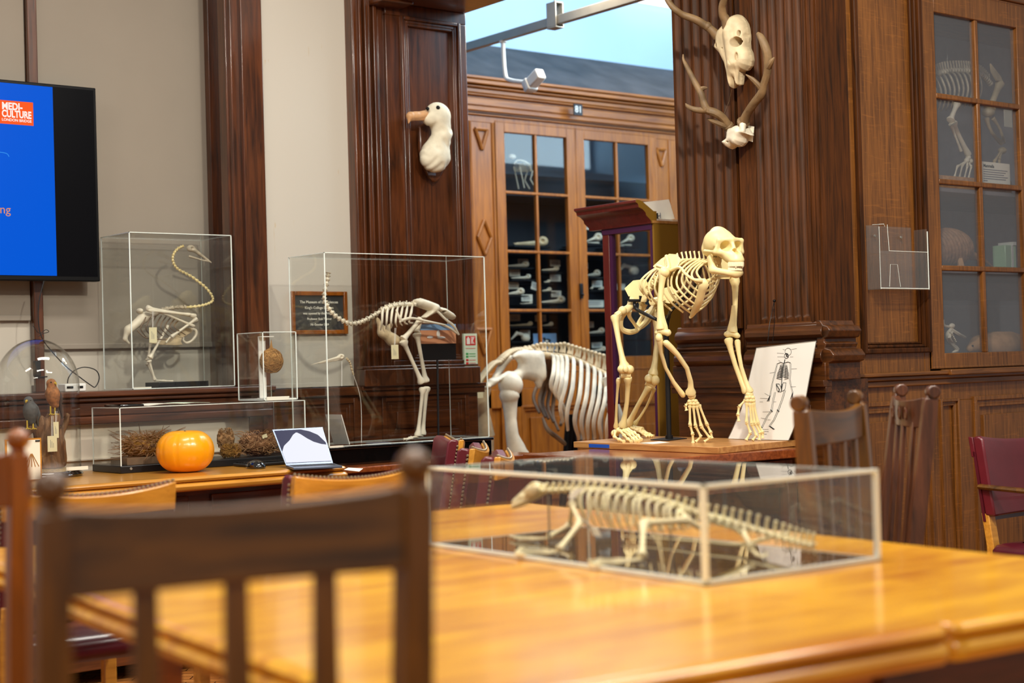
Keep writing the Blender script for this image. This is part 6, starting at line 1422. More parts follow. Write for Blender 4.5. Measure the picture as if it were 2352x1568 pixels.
for s, y, sz, x1, bo in (('MEDI-', 243, .042, 50, .0014), ('CULTURE', 260.5, .042, 71, .0014), ('LONDON BRIDGE', 274, .0225, 71, .0003)):
    q = PY(4, y, YT-.004); w_ = PY(x1, y, YT)[0]-q[0]
    text('slide_text', s, sz, 'tvwhite', sc_, (q[0], YT-.0042, q[2]), math.pi/2, 0, ext=.0003, width=w_, uniform=sz < .03, bold=bo)
q = PY(-1, 481, YT-.004); text('slide_text', 'ng', .052, 'tvpeach', sc_, (q[0], YT-.0042, q[2]), math.pi/2, 0, ext=.0003)
m = MB(); m.tube([PY(x, y, YT-.003) for x, y in [(-14, 349), (4, 350), (16, 353), (21, 360)]], .0015, 5, 4); m.build('slide_line', 'tvline', sc_)
# ------------------------------------------------------------------ plaque
k4 = C4; a, b = PY(*k4(378, 604), 6.285), PY(*k4(744, 318), 6.285)
t = thing('commemorative_plaque', 'dark lettered plaque in an oak frame on the pale pier wall, behind the tall case', 'plaque', ((a[0]+b[0])/2, 6.29, a[2]))
m = MB(); strips(m, FY(6.30), a[0], b[0], a[2], b[2], .0, .022, .020); m.build('frame', 'chairwood_orange', t, bevel=.003)
m = MB(); m.bx(a[0]+.015, b[0]-.015, 6.288, 6.30, a[2]+.015, b[2]-.015); sl_ = m.build('slate_panel', 'slate', t, smooth=False)
for s, y, w in (('The Museum of Life Sciences', 388, .78), ("King's College London", 426, .58), ('was opened by the Principal', 463, .66), ('Professor Rick Trainor', 500, .50), ('7th October 2009', 538, .38)):
    q = PY(*k4(560, y), 6.287); text('plaque_text', s, .021, 'paper', sl_, ((a[0]+b[0])/2, 6.2872, q[2]), math.pi/2, 0, ext=.0003, align='CENTER', width=(b[0]-a[0]-.04)*w, bold=.0003)
# ------------------------------------------------------------------ extinguisher sign
a, b = PY(*k4(1526, 828), 6.212), PY(*k4(1607, 597), 6.212)
t = thing('extinguisher_sign', 'pale green fire extinguisher sign with red pictogram on the dark pilaster', 'sign', ((a[0]+b[0])/2, 6.21, a[2]))
m = MB(); m.bx(a[0], b[0], 6.206, 6.222, a[2], b[2]); m.build('sign_plate', 'greenwhite', t, smooth=False)
W_, H_ = b[0]-a[0], b[2]-a[2]; sr_ = lambda m, u0, u1, v0, v1, d=.001: m.bx(a[0]+W_*u0, a[0]+W_*u1, 6.206-d, 6.206, a[2]+H_*v0, a[2]+H_*v1)
m = MB(); sr_(m, .12, .88, .66, .93); m.build('red_field', 'red', t, smooth=False)
m = MB(); sr_(m, .20, .44, .69, .86, .002); sr_(m, .26, .38, .86, .90, .002); m.build('extinguisher_pictogram', 'white', t, smooth=False)
m = MB(); 
for i in range(4): m.tube([V(a[0]+W_*(.54+.08*i), 6.2045, a[2]+H_*.70), V(a[0]+W_*(.56+.08*(i % 2)), 6.2045, a[2]+H_*.78), V(a[0]+W_*(.54+.08*i), 6.2045, a[2]+H_*.90)], .0015, 4)
m.build('flame_pictogram', 'white', t)
m = MB(); sr_(m, .12, .3, .38, .44); sr_(m, .12, .3, .30, .36); sr_(m, .36, .85, .33, .35); sr_(m, .36, .85, .40, .42); m.build('green_marks', 'green', t, smooth=False)
m = MB(); sr_(m, .12, .85, .56, .575); sr_(m, .12, .3, .20, .26); sr_(m, .12, .3, .11, .17); sr_(m, .36, .85, .13, .145); sr_(m, .36, .85, .22, .235); m.build('red_marks', 'red', t, smooth=False)
# ------------------------------------------------------------------ seabird head on shield
CB = crop(820, 0, 3.266); YB = 6.12
B_ = lambda x, y, Y=YB: PY(*CB(x, y), Y)
t = thing('mounted_seabird_head', 'white stuffed albatross-like head on a dark shield, mounted high on the far pilaster', 'trophy', (B_(590, 1200)[0], 6.2, B_(590, 1370)[2]))
def bh(G):
    f = e_(G, B_(600, 860), (.062, .050, .060)); f = smin(f, e_(G, B_(565, 890), (.055, .040, .040)), .02)
    f = smin(f, cap_(G, B_(620, 880), B_(640, 1010), .050, .043), .03); f = smin(f, cap_(G, B_(640, 1010), B_(585, 1150, 6.15), .045, .068), .03); f = smin(f, e_(G, B_(582, 1180, 6.14), (.080, .060, .075)), .02)
    f = smin(f, e_(G, B_(640, 1170, 6.15), (.035, .04, .05)), .02)
    return f+.006*np.maximum(0, np.sin(G[..., 2]*75+1.5*np.sin(G[..., 0]*55))*np.sin(G[..., 0]*70+1.3*np.sin(G[..., 2]*40)))*np.clip((2.40-G[..., 2])*12, 0, 1)
lo, hi = B_(440, 1300)-V(0, .12, 0), B_(720, 740)+V(0, .12, .02); m = MB(); m.add(*snet(bh, lo, hi, .0065)); m.xf(lambda q: V(q[0], min(q[1], 6.205), q[2])); hd_ = m.build('head_and_neck', 'feather', t, ang=80)
def bk(G):
    f = cap_(G, B_(545, 858), B_(440, 868), .024, .018); f = smin(f, cap_(G, B_(440, 868), B_(402, 870), .018, .021), .012); f = smin(f, cap_(G, B_(398, 872), B_(386, 925), .015, .003), .01)
    f = smin(f, cap_(G, B_(540, 885), B_(405, 893), .012, .009), .003); return f
m = MB(); m.add(*snet(bk, B_(360, 960)-V(0, .05, 0), B_(575, 810)+V(0, .05, 0), .0035)); m.build('bill', 'beak', t, ang=80)
m = MB(); m.ell(B_(608, 806, 6.075), .010); m.ell(B_(530, 815, 6.09), .009); m.build('eye', 'black', t)
m = MB(); q = B_(562, 1200, 6.215); w_ = .085; zt2 = B_(560, 960, 6.21)[2]; zb2 = B_(562, 1372, 6.21)[2]
m.prism([(q[0]+dx, 6.215, z) for dx, z in [(-w_, zt2), (-w_*.4, zt2+.03), (0, zt2+.04), (w_*.4, zt2+.03), (w_, zt2), (w_, zb2+.16), (w_*.75, zb2+.08), (w_*.35, zb2+.02), (0, zb2), (-w_*.35, zb2+.02), (-w_*.75, zb2+.08), (-w_, zb2+.16)]], (0, -.022, 0)); m.build('shield', 'mahogany', t, bevel=.006)
a, b = B_(538, 1312, 6.19), B_(592, 1296, 6.19); m = MB(); m.bx(a[0], b[0], 6.1915, 6.194, a[2], b[2]); m.build('name_plate', 'ink_grey', t, smooth=False)

# ------------------------------------------------------------------ deer skulls on near pilaster
CD = crop(1500, 0, 4.127); DX = 4.575
D_ = lambda x, y, X=DX: PX(*CD(x, y), X)
t = thing('deer_skull', 'upper whole deer skull with long antlers, hung on the fluted pilaster', 'skull', D_(760, 500, 4.62))
D2 = lambda L, X=4.59: [(D_(x, y, X)[1], D_(x, y, X)[2]) for x, y in L]
OA = D2([(770, 152), (815, 165), (858, 205), (872, 250), (882, 330), (882, 440), (905, 490), (914, 560), (905, 620), (868, 668), (828, 676), (818, 730), (812, 800), (798, 812), (775, 740), (765, 800), (742, 842), (722, 770), (705, 680), (688, 610), (640, 515), (588, 460), (606, 400), (604, 350), (625, 285), (680, 225), (715, 175)])
def ds(G):
    f = puff(G, 1, 2, 0, OA, 4.605, .048, .034, .8); f = smin(f, e_(G, D_(800, 240, 4.60), (.052, .036, .042)), .012)
    f = smin(f, cap_(G, D_(700, 300, 4.55), D_(735, 600, 4.555), .016, .010), .02); f = smin(f, cap_(G, D_(735, 600, 4.555), D_(735, 800, 4.585), .010, .006), .012); f = smin(f, cap_(G, D_(800, 620, 4.57), D_(800, 790, 4.59), .008, .005), .008)
   
    f = smax(f, -e_(G, D_(852, 325, 4.57), (.05, .008, .012)), .002); f = smax(f, -e_(G, D_(640, 455, 4.55), (.02, .0035, .004)), .002); f = smax(f, -e_(G, D_(752, 385, 4.54), (.03, .003, .008)), .002); f = smax(f, -e_(G, D_(835, 250, 4.55), (.02, .004, .004)), .001)
    f = smax(f, -cap_(G, D_(770, 500, 4.54), D_(798, 572, 4.55), .008, .006), .002); f = smax(f, -cap_(G, D_(756, 690, 4.56), D_(762, 830, 4.59), .004, .008), .002)
    f = smax(f, -cap_(G, D_(690, 340, 4.535), D_(705, 560, 4.535), .002), .002); f = smax(f, -cap_(G, D_(705, 560, 4.54), D_(745, 640, 4.545), .002), .002)
    f = smax(f, -bore(G, D_(826, 402, 4.585), .0195, .0205, .12), .002); f = smax(f, -bore(G, D_(850, 322, 4.59), .006, .012, .05), .002); f = smax(f, -bore(G, D_(783, 535, 4.555), .0075, .016, .012), .002); f = smax(f, -bore(G, D_(608, 430, 4.57), .006, .009, .04), .002)
    return f
lo = np.minimum(D_(560, 870, 4.50), D_(940, 130, 4.66)); hi = np.maximum(D_(560, 130, 4.66), D_(940, 870, 4.50)); pts = [D_(x, y, X) for x in (560, 940) for y in (120, 870) for X in (4.5, 4.66)]; lo, hi = np.min(pts, 0), np.max(pts, 0)
m = MB(); m.add(*snet(ds, lo, hi, .0026)); m.build('skull', 'bone_aged', t, ang=80)
m = MB()
for i in range(14): y = 480+i*13; q = D_(903-(i*3 if i > 8 else 0)+6*math.sin(i/4), y, 4.62); m.ell(q, (.006, .008, .0042), n=6, m=5)
m.build('teeth', 'bone_white', t)
m = MB(); m.tube([D_(x, y, X) for x, y, X in [(612, 345, 4.58), (560, 290, 4.56), (500, 245, 4.54), (400, 185, 4.5), (280, 140, 4.46), (215, 95, 4.43), (165, 40, 4.42), (130, -20, 4.42), (100, -140, 4.44)]], [.021, .017, .017, .016, .014, .013, .012, .011, .010], 10, 4)
m.ell(D_(515, 250, 4.545), .019); m.build('antler', 'antler', t)
m = MB(); m.tube([D_(x, y, X) for x, y, X in [(705, 260, 4.57), (690, 190, 4.56), (662, 140, 4.545), (655, 60, 4.53), (672, 0, 4.52), (690, -150, 4.50)]], [.021, .020, .017, .015, .014, .013], 10, 4); m.build('antler', 'antler', t)
t = thing('deer_skull', 'lower deer skull cap with branching antlers and a white tag, hung on the fluted pilaster', 'skull', D_(780, 1300, 4.62))
OB = D2([(740, 1215), (790, 1185), (840, 1180), (880, 1215), (900, 1250), (925, 1285), (885, 1275), (862, 1310), (850, 1350), (820, 1385), (790, 1392), (768, 1375), (750, 1395), (728, 1412), (700, 1395), (668, 1360), (672, 1330), (715, 1300), (718, 1250)])
def ds2(G):
    f = puff(G, 1, 2, 0, OB, 4.605, .05, .03, .7)
    f = smin(f, cap_(G, D_(850, 1190, 4.575), D_(850, 1240, 4.57), .014, .010), .012); f = smin(f, cap_(G, D_(725, 1240, 4.58), D_(705, 1300, 4.585), .010, .006), .01)
    f = smax(f, -cap_(G, D_(764, 1230, 4.55), D_(762, 1400, 4.56), .0025), .003); f = smax(f, -e_(G, D_(716, 1344, 4.57), (.03, .004, .0035)), .001); f = smax(f, -e_(G, D_(830, 1305, 4.56), (.03, .004, .0045)), .001)
    f = smax(f, -e_(G, D_(880, 1300, 4.57), (.03, .010, .012)), .003)
    return f
pts = [D_(x, y, X) for x in (640, 950) for y in (1170, 1440) for X in (4.52, 4.66)]
m = MB(); m.add(*snet(ds2, np.min(pts, 0), np.max(pts, 0), .0022)); m.build('skull', 'bone_white', t, ang=80)
m = MB(); m.tube([D_(x, y, X) for x, y, X in [(735, 1230, 4.60), (705, 1185, 4.58), (650, 1110, 4.55), (580, 1065, 4.52), (510, 1040, 4.50), (475, 960, 4.49), (450, 880, 4.48), (390, 770, 4.47), (330, 650, 4.46), (290, 570, 4.46), (285, 515, 4.46)]], [.018, .019, .018, .017, .017, .015, .014, .012, .010, .006, .0025], 9, 4)
m.tube([D_(x, y, X) for x, y, X in [(520, 1040, 4.5), (440, 1045, 4.49), (370, 1030, 4.48), (325, 1005, 4.48), (308, 980, 4.48)]], [.016, .013, .011, .008, .002], 9, 4)
m.tube([D_(x, y, X) for x, y, X in [(700, 1195, 4.58), (640, 1175, 4.55), (560, 1145, 4.53), (508, 1122, 4.52)]], [.016, .013, .009, .002], 8, 4); m.tube([D_(440, 850, 4.48), D_(480, 835, 4.49), D_(515, 832, 4.5)], [.013, .009, .003], 7, 3); m.lathe([(.016, -.012), (.023, -.006), (.023, .004), (.017, .01)], D_(712, 1195, 4.585), 10, axis=D_(650, 1110, 4.55)-D_(712, 1195, 4.585)); m.build('antler', 'antler', t)
m = MB(); m.tube([D_(x, y, X) for x, y, X in [(860, 1230, 4.60), (862, 1150, 4.585), (895, 1070, 4.57), (960, 975, 4.55), (1025, 890, 4.54), (1050, 800, 4.53), (1080, 700, 4.52), (1090, 600, 4.51), (1080, 500, 4.50), (1050, 410, 4.49), (1020, 350, 4.49), (992, 318, 4.49)]], [.018, .020, .017, .017, .018, .015, .015, .017, .017, .016, .014, .008], 9, 4)
m.tube([D_(x, y, X) for x, y, X in [(1035, 860, 4.54), (1000, 810, 4.52), (940, 750, 4.5), (878, 706, 4.48)]], [.014, .011, .009, .002], 8, 4); m.tube([D_(1095, 630, 4.51), D_(1125, 580, 4.5), D_(1150, 545, 4.5)], [.014, .010, .003], 8, 3)
m.lathe([(.016, -.018), (.025, -.008), (.027, .004), (.020, .012)], D_(855, 1160, 4.588), 12, axis=D_(890, 1080, 4.57)-D_(855, 1160, 4.588)); m.build('antler', 'antler', t)
m = MB(); R = rotm(0, 'X'); q = D_(918, 1260, 4.625); m.prism([D_(890, 1185, 4.63), D_(960, 1200, 4.63), D_(945, 1345, 4.63), D_(872, 1325, 4.63)], (-.001, 0, 0)); m.build('tag', 'paper', t, smooth=False)
m = MB(); m.tube([D_(745, 850, 4.65), D_(720, 960, 4.65), D_(668, 1090, 4.65)], .0008, 4); m.build('hanging_wire', 'antler', t)

# ------------------------------------------------------------------ large mammal skeleton in the back room
CM = crop(1080, 780, 5.226); Y0 = 6.95
M_ = lambda x, y, o=0: PY(*CM(x, y), Y0+o)
t = thing('large_mammal_skeleton', 'big white hoofed mammal skeleton seen from the hip, standing in the back room doorway', 'skeleton', (M_(900, 0)[0], Y0, 0))
m = MB(); P = smoothpath([M_(x, y) for x, y in [(95, 565), (110, 500), (150, 440), (190, 385), (235, 330), (285, 285), (340, 268)]], 4)
for p in P: m.ell(p, (.020, .028, .016), n=8, m=6); 
m.tube(P, .010, 6)
P = smoothpath([M_(x, y) for x, y in [(340, 268), (400, 210), (430, 185), (480, 150), (560, 125), (700, 120)]], 3)
for p in P: m.ell(p, (.024, .03, .018), n=8, m=6); 
m.tube(P, .012, 6); m.build('tail_bones', 'bone_aged', t)
m = MB(); bsp = smoothpath([M_(x, y) for x, y in [(560, 160), (750, 165), (870, 175), (1000, 185), (1150, 205), (1300, 255), (1450, 330), (1600, 400), (1750, 450)]], 5); m.tube(bsp, .016, 9)
for i, p in enumerate(bsp): m.ell(p-V(0, 0, .006), (.016, .040, .022), n=8, m=6)
for i in range(24):
    f = i/23; x = 660+f*1080; b0 = bsp[min(len(bsp)-1, int(f*(len(bsp)-5))+4)]; topy = np.interp(x, [690, 860, 1000, 1130, 1230, 1400, 1600, 1740], [95, 50, 62, 48, 78, 130, 190, 260]); tp__ = M_(x, topy)
    bx_ = b0+V(.0, 0, .02); m.tube([bx_, (bx_+tp__)/2+V(.006, 0, 0), tp__], [.015, .009, .013], 7, 2, squash=((0, 1, 0), .7)); m.ell(tp__, (.014, .013, .012), n=8, m=5)
m.build('spine', 'bone_aged', t)
m = MB()
tips = [(960, 190, 1045, 680), (1010, 200, 1100, 770), (1060, 205, 1135, 850), (1120, 210, 1175, 985), (1200, 235, 1235, 1085), (1290, 270, 1370, 1190), (1370, 310, 1430, 1190), (1450, 345, 1480, 1190), (1520, 390, 1560, 1180), (1590, 420, 1640, 1180), (1680, 450, 1700, 1180)]
for i, (x0, y0, x1, y1) in enumerate(tips):
    dx = -70 if i > 2 else 10
    m.tube([M_(x0, y0), M_(x0+42, y0+25, -.12), M_(x0+40+dx*.2, y0+(y1-y0)*.4, -.26), M_(x0+5+dx*.6, y0+(y1-y0)*.75, -.27), M_(x1+dx*.9, y1, -.22)], [.011, .014, .0155, .015, .010], 8, 5, squash=((0, 1, 0), .6))
m.build('near_ribs', 'bone_white', t)
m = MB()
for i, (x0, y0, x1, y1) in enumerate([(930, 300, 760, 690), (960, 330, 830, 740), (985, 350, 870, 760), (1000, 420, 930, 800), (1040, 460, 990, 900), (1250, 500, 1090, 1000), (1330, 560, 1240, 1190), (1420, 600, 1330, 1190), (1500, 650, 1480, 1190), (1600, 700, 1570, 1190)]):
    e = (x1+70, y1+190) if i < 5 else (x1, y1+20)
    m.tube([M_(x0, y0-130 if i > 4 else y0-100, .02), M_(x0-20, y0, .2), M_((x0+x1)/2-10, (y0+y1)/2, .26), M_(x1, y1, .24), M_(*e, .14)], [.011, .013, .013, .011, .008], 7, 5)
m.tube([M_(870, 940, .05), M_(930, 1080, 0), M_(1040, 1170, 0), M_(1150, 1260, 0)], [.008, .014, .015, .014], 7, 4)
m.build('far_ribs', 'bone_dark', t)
PLO = [(M_(x, y, -.14)[0], M_(x, y, -.14)[2]) for x, y in [(500, 195), (560, 140), (640, 118), (740, 122), (820, 140), (850, 200), (880, 300), (885, 380), (868, 460), (850, 560), (825, 600), (800, 560), (770, 500), (690, 480), (620, 470), (585, 540), (540, 500), (470, 455), (400, 475), (330, 520), (260, 570), (215, 600), (170, 600), (155, 560), (215, 500), (230, 465), (330, 440), (400, 405), (450, 375), (510, 385), (570, 350), (585, 290), (550, 235), (500, 215)]]
def plv(G):
    f = puff(G, 0, 2, 1, PLO, Y0-.14, .035, .05); f = smin(f, cap_(G, M_(842, 180, -.14), M_(862, 440, -.15), .022, .026), .02)
    f = smin(f, cap_(G, M_(480, 215, -.02), M_(360, 350, .02), .016, .018), .02); f = smin(f, cap_(G, M_(360, 350, .02), M_(300, 460, .0), .018, .02), .02)
    return f
pts = [M_(x, y, o) for x in (110, 920) for y in (80, 660) for o in (-.26, .16)]
m = MB(); m.add(*snet(plv, np.min(pts, 0), np.max(pts, 0), .0095)); m.build('pelvis', 'bone_white', t, ang=80)
m = MB(); m.ell(M_(485, 545, -.15), .070, n=18, m=12); m.tube([M_(478, 600, -.15), M_(470, 680, -.16), M_(475, 760, -.16), M_(485, 950, -.17), M_(505, 1150, -.18), M_(550, 1300, -.18), M_(585, 1420, -.18)], [.050, .058, .044, .034, .037, .052, .062], 14, 5); kne = M_(580, 1400, -.18)
m.ell(kne, (.068, .06, .055), n=14, m=10); m.build('thigh_bone', 'bone_white', t)
kz = kne[2]; m = MB(); m.tube([kne-V(0, 0, .03), kne-V(-.01, 0, .09), V(kne[0]+.02, kne[1], .35), V(kne[0], kne[1], .14), V(kne[0], kne[1], .04)], [.062, .045, .035, .045, .05], 12, 3); m.ell(V(kne[0]+.02, kne[1], .03), (.07, .05, .03)); m.build('lower_leg', 'bone_aged', t)
m = MB(); m.tube([M_(150, 560, .2), M_(120, 700, .2), M_(150, 900, .2), M_(185, 1160, .2)], [.055, .05, .042, .055], 12, 4); q = M_(185, 1160, .2); m.tube([q, V(q[0], q[1], .3), V(q[0], q[1], .0)], [.05, .035, .04], 10); m.build('far_hind_leg', 'bone_aged', t)
m = MB(); m.plate([M_(x, y, -.2) for x, y in [(1590, 460), (1700, 420), (1760, 560), (1760, 800), (1680, 740), (1610, 600)]], .014, (0, 1, 0)); q = M_(1700, 760, -.2); m.tube([q, V(q[0]+.05, q[1], .75), V(q[0], q[1], .4), V(q[0], q[1], 0)], [.04, .045, .035, .04], 10, 3); m.build('front_leg', 'bone_white', t)
m = MB(); q = M_(1130, 1280, .05); 
for s in (-1, 1): m.tube([M_(1200, 900, .0), V(q[0]+s*.05, Y0, .45), V(q[0]+s*.12, Y0, .0)], [.028, .022, .022], 10)
m.build('support_post', 'black', t)
a, b = M_(65, 700, -.19), M_(150, 545, -.19); m = MB(); m.bx(a[0], a[0]+.045, Y0-.20, Y0-.198, a[2], b[2]); m.build('tag', 'card', t, smooth=False)

# ------------------------------------------------------------------ red display case
XC = 5.02; X_ = lambda x, y, X=XC: PX(x, y, X)
ya, yb = X_(1388, 700)[1], X_(1503, 700)[1]; zt_ = X_(1500, 512)[2]; dpx = .42
t = thing('exhibit_cabinet', 'narrow exhibit case with dark red frame, crown moulding and ochre side behind the ape', 'display case', (XC+.2, (ya+yb)/2, 0))
m = MB(); fr_ = lambda u, w, z: (XC-w, u, z)
for y in (yb, ya-.045): m.bx(XC, XC+.03, y, y+.045 if y != yb else y+.018, .12, zt_)
m.bx(XC, XC+.03, yb, ya, zt_-.03, zt_+.0); m.bx(XC, XC+.03, yb, ya, .1, .62); m.build('frame', 'redwood', t, bevel=.002)
m = MB(); m.bx(XC-.004, XC+.03, yb-.001, ya, zt_-.028, zt_-.002); m.bx(XC-.002, XC+.03, yb-.001, yb+.012, .62, zt_-.02); m.bx(XC+.005, XC+.028, ya-.062, ya-.045, .95, zt_-.03); m.build('trim_strip', 'purpletrim', t, smooth=False)
m = MB(); m.bx(XC+.01, XC+.014, yb+.01, ya-.04, .6, zt_-.02); m.bx(XC+dpx-.01, XC+dpx-.006, yb+.01, ya-.04, .6, zt_-.02); m.build('glass_pane', 'glass', t, smooth=False)
m = MB(); m.bx(XC+.0, XC+dpx, yb-.012, yb-.001, .0, zt_); m.bx(XC, XC+dpx, ya-.012, ya, 0, .62); m.build('side_panel', 'ochre', t, smooth=False, label='plain ochre side panel')
m = MB(); m.bx(XC+dpx-.03, XC+dpx, yb, yb+.03, 0, zt_); m.bx(XC+dpx-.03, XC+dpx, ya-.03, ya, 0, zt_); m.bx(XC+.0, XC+dpx, yb, ya, .0, .12); m.build('rear_frame', 'redwood', t)
m = MB(); prof = [(0, 0), (.015, 0), (.02, .012), (.05, .03), (.055, .042), (.075, .055), (.10, .062), (.105, .075), (.12, .082), (.12, .092), (.10, .092), (.08, .088), (.0, .05), (-.02, .05), (-.02, 0)]
yl = X_(1345, 492)[1]; k_ = 1.15
m.prism([(XC-w*k_*.8, yb-.012, zt_-.002+z*k_) for w, z in prof], (0, yl-yb+.012-.04, 0)); cn = m.build('crown_moulding', 'redwood', t, bevel=.0015)
m = MB(); m.prism([(XC-w*k_*.8, yb-.0135, zt_-.002+z*k_) for w, z in prof], (0, .0015, 0)); m.build('moulding_cut_end', 'ochre', cn, smooth=False)
m = MB(); m.bx(XC-.01, XC+dpx+.02, yb-.014, ya, zt_, zt_+.012); m.build('top_board', 'board', t, smooth=False)
m = MB()
for z in (.95, 1.25): m.bx(XC+.02, XC+dpx-.02, yb+.005, ya-.045, z, z+.006)
m.build('glass_shelf', 'glass', t, smooth=False)
m = MB(); q0 = X_(1520, 505); m.bx(XC+.03, XC+.6, yb-.0, ya-.12, zt_+.0125, zt_+.022); o = m.build('white_board', 'white', smooth=False); tag(o, 'white board lying on top of the red exhibit case', 'board')
p0, p1 = X_(1434, 500, XC+.12), X_(1546, 498, XC+.12); zlo = zt_+.023; zhi = X_(1490, 462, XC+.12)[2]
t = thing('leaning_paper_sign', 'white paper sign with faint reversed lettering standing on the red exhibit case', 'paper sign', (XC+.12, (p0[1]+p1[1])/2, zlo))
m = MB(); m.prism([(XC+.13, p1[1]-.0, zlo), (XC+.13, p0[1], zlo), (XC+.10, p0[1]+.006, zhi+.0), (XC+.10, p1[1]+.004, zhi-.008)], (.001, 0, 0)); s_ = m.build('sheet', 'paper', t, smooth=False)
o = text('sign_lettering', 'Human', .045, 'ink_grey', s_, (XC+.118, (p1[1]+p0[1])/2-.09, zlo+.022), math.pi/2, math.pi/2, ext=.0002)
q = X_(1541, 496, XC+.08); t = thing('black_plug', 'small black two-pin plug lying on the red exhibit case', 'plug', (q[0], q[1], zt_+.0225))
m = MB(); q[1] = yb+.06; m.lathe([(.02, 0), (.022, .004), (.018, .008)], V(q[0], q[1], zt_+.0225), 14); m.build('body', 'black', t)
m = MB(); m.bx(q[0]-.004, q[0]+.004, q[1]-.016, q[1]-.010, zt_+.03, zt_+.055); m.bx(q[0]-.004, q[0]+.004, q[1]+.010, q[1]+.016, zt_+.03, zt_+.05); m.build('pin', 'blackmetal', t)
# contents: human-like skull lower, paper sheets
def round_skull(label, c, s, mat, ry=180):
    t = thing('specimen_skull', label, 'skull', c-V(0, 0, s*.55), None); R = rotm(ry, 'Z'); 
    def f(G):
        G = (G-c)@R; ay = G.copy(); ay[..., 1] = np.abs(ay[..., 1])
        f = e_(G, (-.1*s, 0, .12*s), (.52*s, .40*s, .42*s)); f = smin(f, e_(G, (.3*s, 0, -.2*s), (.2*s, .26*s, .3*s)), .1*s); f = smin(f, cap_(ay, (.3*s, .3*s, -.05*s), (-.1*s, .38*s, -.08*s), .05*s), .05*s)
        f = smax(f, -e_(ay, (.46*s, .15*s, .02*s), (.16*s, .11*s, .10*s)), .02*s); f = smax(f, -e_(G, (.5*s, 0, -.16*s), (.1*s, .05*s, .08*s)), .02*s); return smax(f, -(G[..., 2]+.5*s), .03*s)
    m = MB(); m.add(*snet(f, c-s*.75, c+s*.75, s*.04)); m.build('cranium', mat, t, ang=80)
ym = (ya+yb)/2-.03
round_skull('brown human-like skull on a glass shelf inside the red exhibit case', V(XC+.22, yb+.07, 1.085), .16, 'bone_aged', 200)
round_skull('striped dark skull at the bottom of the red exhibit case', V(XC+.20, yb+.08, .70), .15, 'bone_dark', 190)
m = MB(); m.bx(XC+.33, XC+.332, yb+.08, ya-.07, 1.26, 1.42); o = m.build('display_paper', 'paper', smooth=False); tag(o, 'pale paper sheet standing on the upper glass shelf of the red exhibit case', 'paper')
m = MB(); m.bx(XC+.30, XC+.302, yb+.14, ya-.06, .96, 1.20); o = m.build('display_paper', 'white', smooth=False); tag(o, 'white paper sheet standing on the lower glass shelf of the red exhibit case', 'paper')

# ------------------------------------------------------------------ leaflet holder
CH = crop(1920, 0, 2.24); H_2 = lambda x, y, w=0: PY(*CH(x, y), YR-w)
a, b = H_2(178, 1490), H_2(415, 1168); t = thing('leaflet_holder', 'empty clear plastic leaflet holder screwed to the oak panel', 'holder', ((a[0]+b[0])/2, YR-.03, a[2]))
x0, x1, z0, z1 = a[0], b[0], a[2], H_2(300, 1165)[2]; zf_ = H_2(300, 1298)[2]
m = MB(); m.bx(x0, x1-.025, YR+.010, YR+.014, z0, z1+.0); m.bx(x0, x1, YR-.052, YR-.048, z0, zf_) ; m.bx(x0, x0+.004, YR-.05, YR+.012, z0, z1-.0); m.bx(x1-.004, x1, YR-.05, YR+.012, z0, z1-.01); m.bx(x0, x1, YR-.05, YR+.012, z0, z0+.004); m.build('plastic_body', 'plastic', t, smooth=False)
m = MB()
E_ = lambda pts, r=.0022: m.tube([V(*p) for p in pts], r*.62, 5)
E_([(x1, YR-.052, z0), (x1, YR-.052, z1-.02)], .0038); E_([(x0, YR-.052, z0+.003), (x1, YR-.052, z0+.003)], .004); E_([(x0+.06, YR-.052, zf_), (x1, YR-.052, zf_)]); E_([(x0+.06, YR-.052, zf_), (x0+.052, YR-.052, z1)], .0016); E_([(x0, YR-.02, z1), (x0+.06, YR-.03, z1+.004), (x0+.065, YR-.03, z1-.006)], .0016); E_([(x0, YR-.052, z0), (x0, YR-.052, z1-.01)], .0016)
E_([(x0+.055, YR-.052, z0+.01), (x0+.065, YR-.052, z0+.10), (x0+.11, YR-.052, z0+.10), (x0+.125, YR-.052, z0+.01)], .0013)
m.build('plastic_edge', 'acrylic_edge', t)
m = MB()
for x, y in ((198, 1213), (333, 1221)): m.lathe([(.006, 0), (.005, .004)], H_2(x, y, -.006), 10, axis=(0, -1, 0))
m.build('screw', 'greymetal', t)

# ------------------------------------------------------------------ right cabinet contents
CR = crop(2100, 100, 2.178); YS2 = 4.22
R_2 = lambda x, y, o=0: PY(*CR(x, y), YS2+o)
shz = zr[1]+.045
t = thing('quadruped_skeleton', 'grey-white quadruped skeleton with ribs and clawed feet on the upper shelf of the glazed cabinet', 'skeleton', (R_2(240, 640)[0], YS2, shz))
m = MB(); S_ = smoothpath([R_2(x, y) for x, y in [(40, 185), (100, 160), (160, 140), (230, 135), (290, 140), (340, 160), (380, 200)]], 5); m.tube(S_, .010, 7)
for i, p in enumerate(S_): m.ell(p, (.010, .016, .013), n=7, m=5); m.tube([p, p+V(-.006, 0, .028), p+V(-.010, 0, .045)], [.006, .004, .005], 5)
m.build('spine', 'bone_grey', t)
m = MB()
for i in range(11):
    x = 60+i*24; y = 160-min(i, 5)*4
    for s in (-1, 1): m.tube([R_2(x, y), R_2(x+25, y+20, s*.06), R_2(x+52-i*1.5, y+85, s*.08), R_2(x+45-i*2.5, y+155, s*.055), R_2(x+25, 345-i*4, s*.02)], [.004, .0048, .0048, .004, .003], 6, 4)
m.build('rib_cage', 'bone_grey', t)
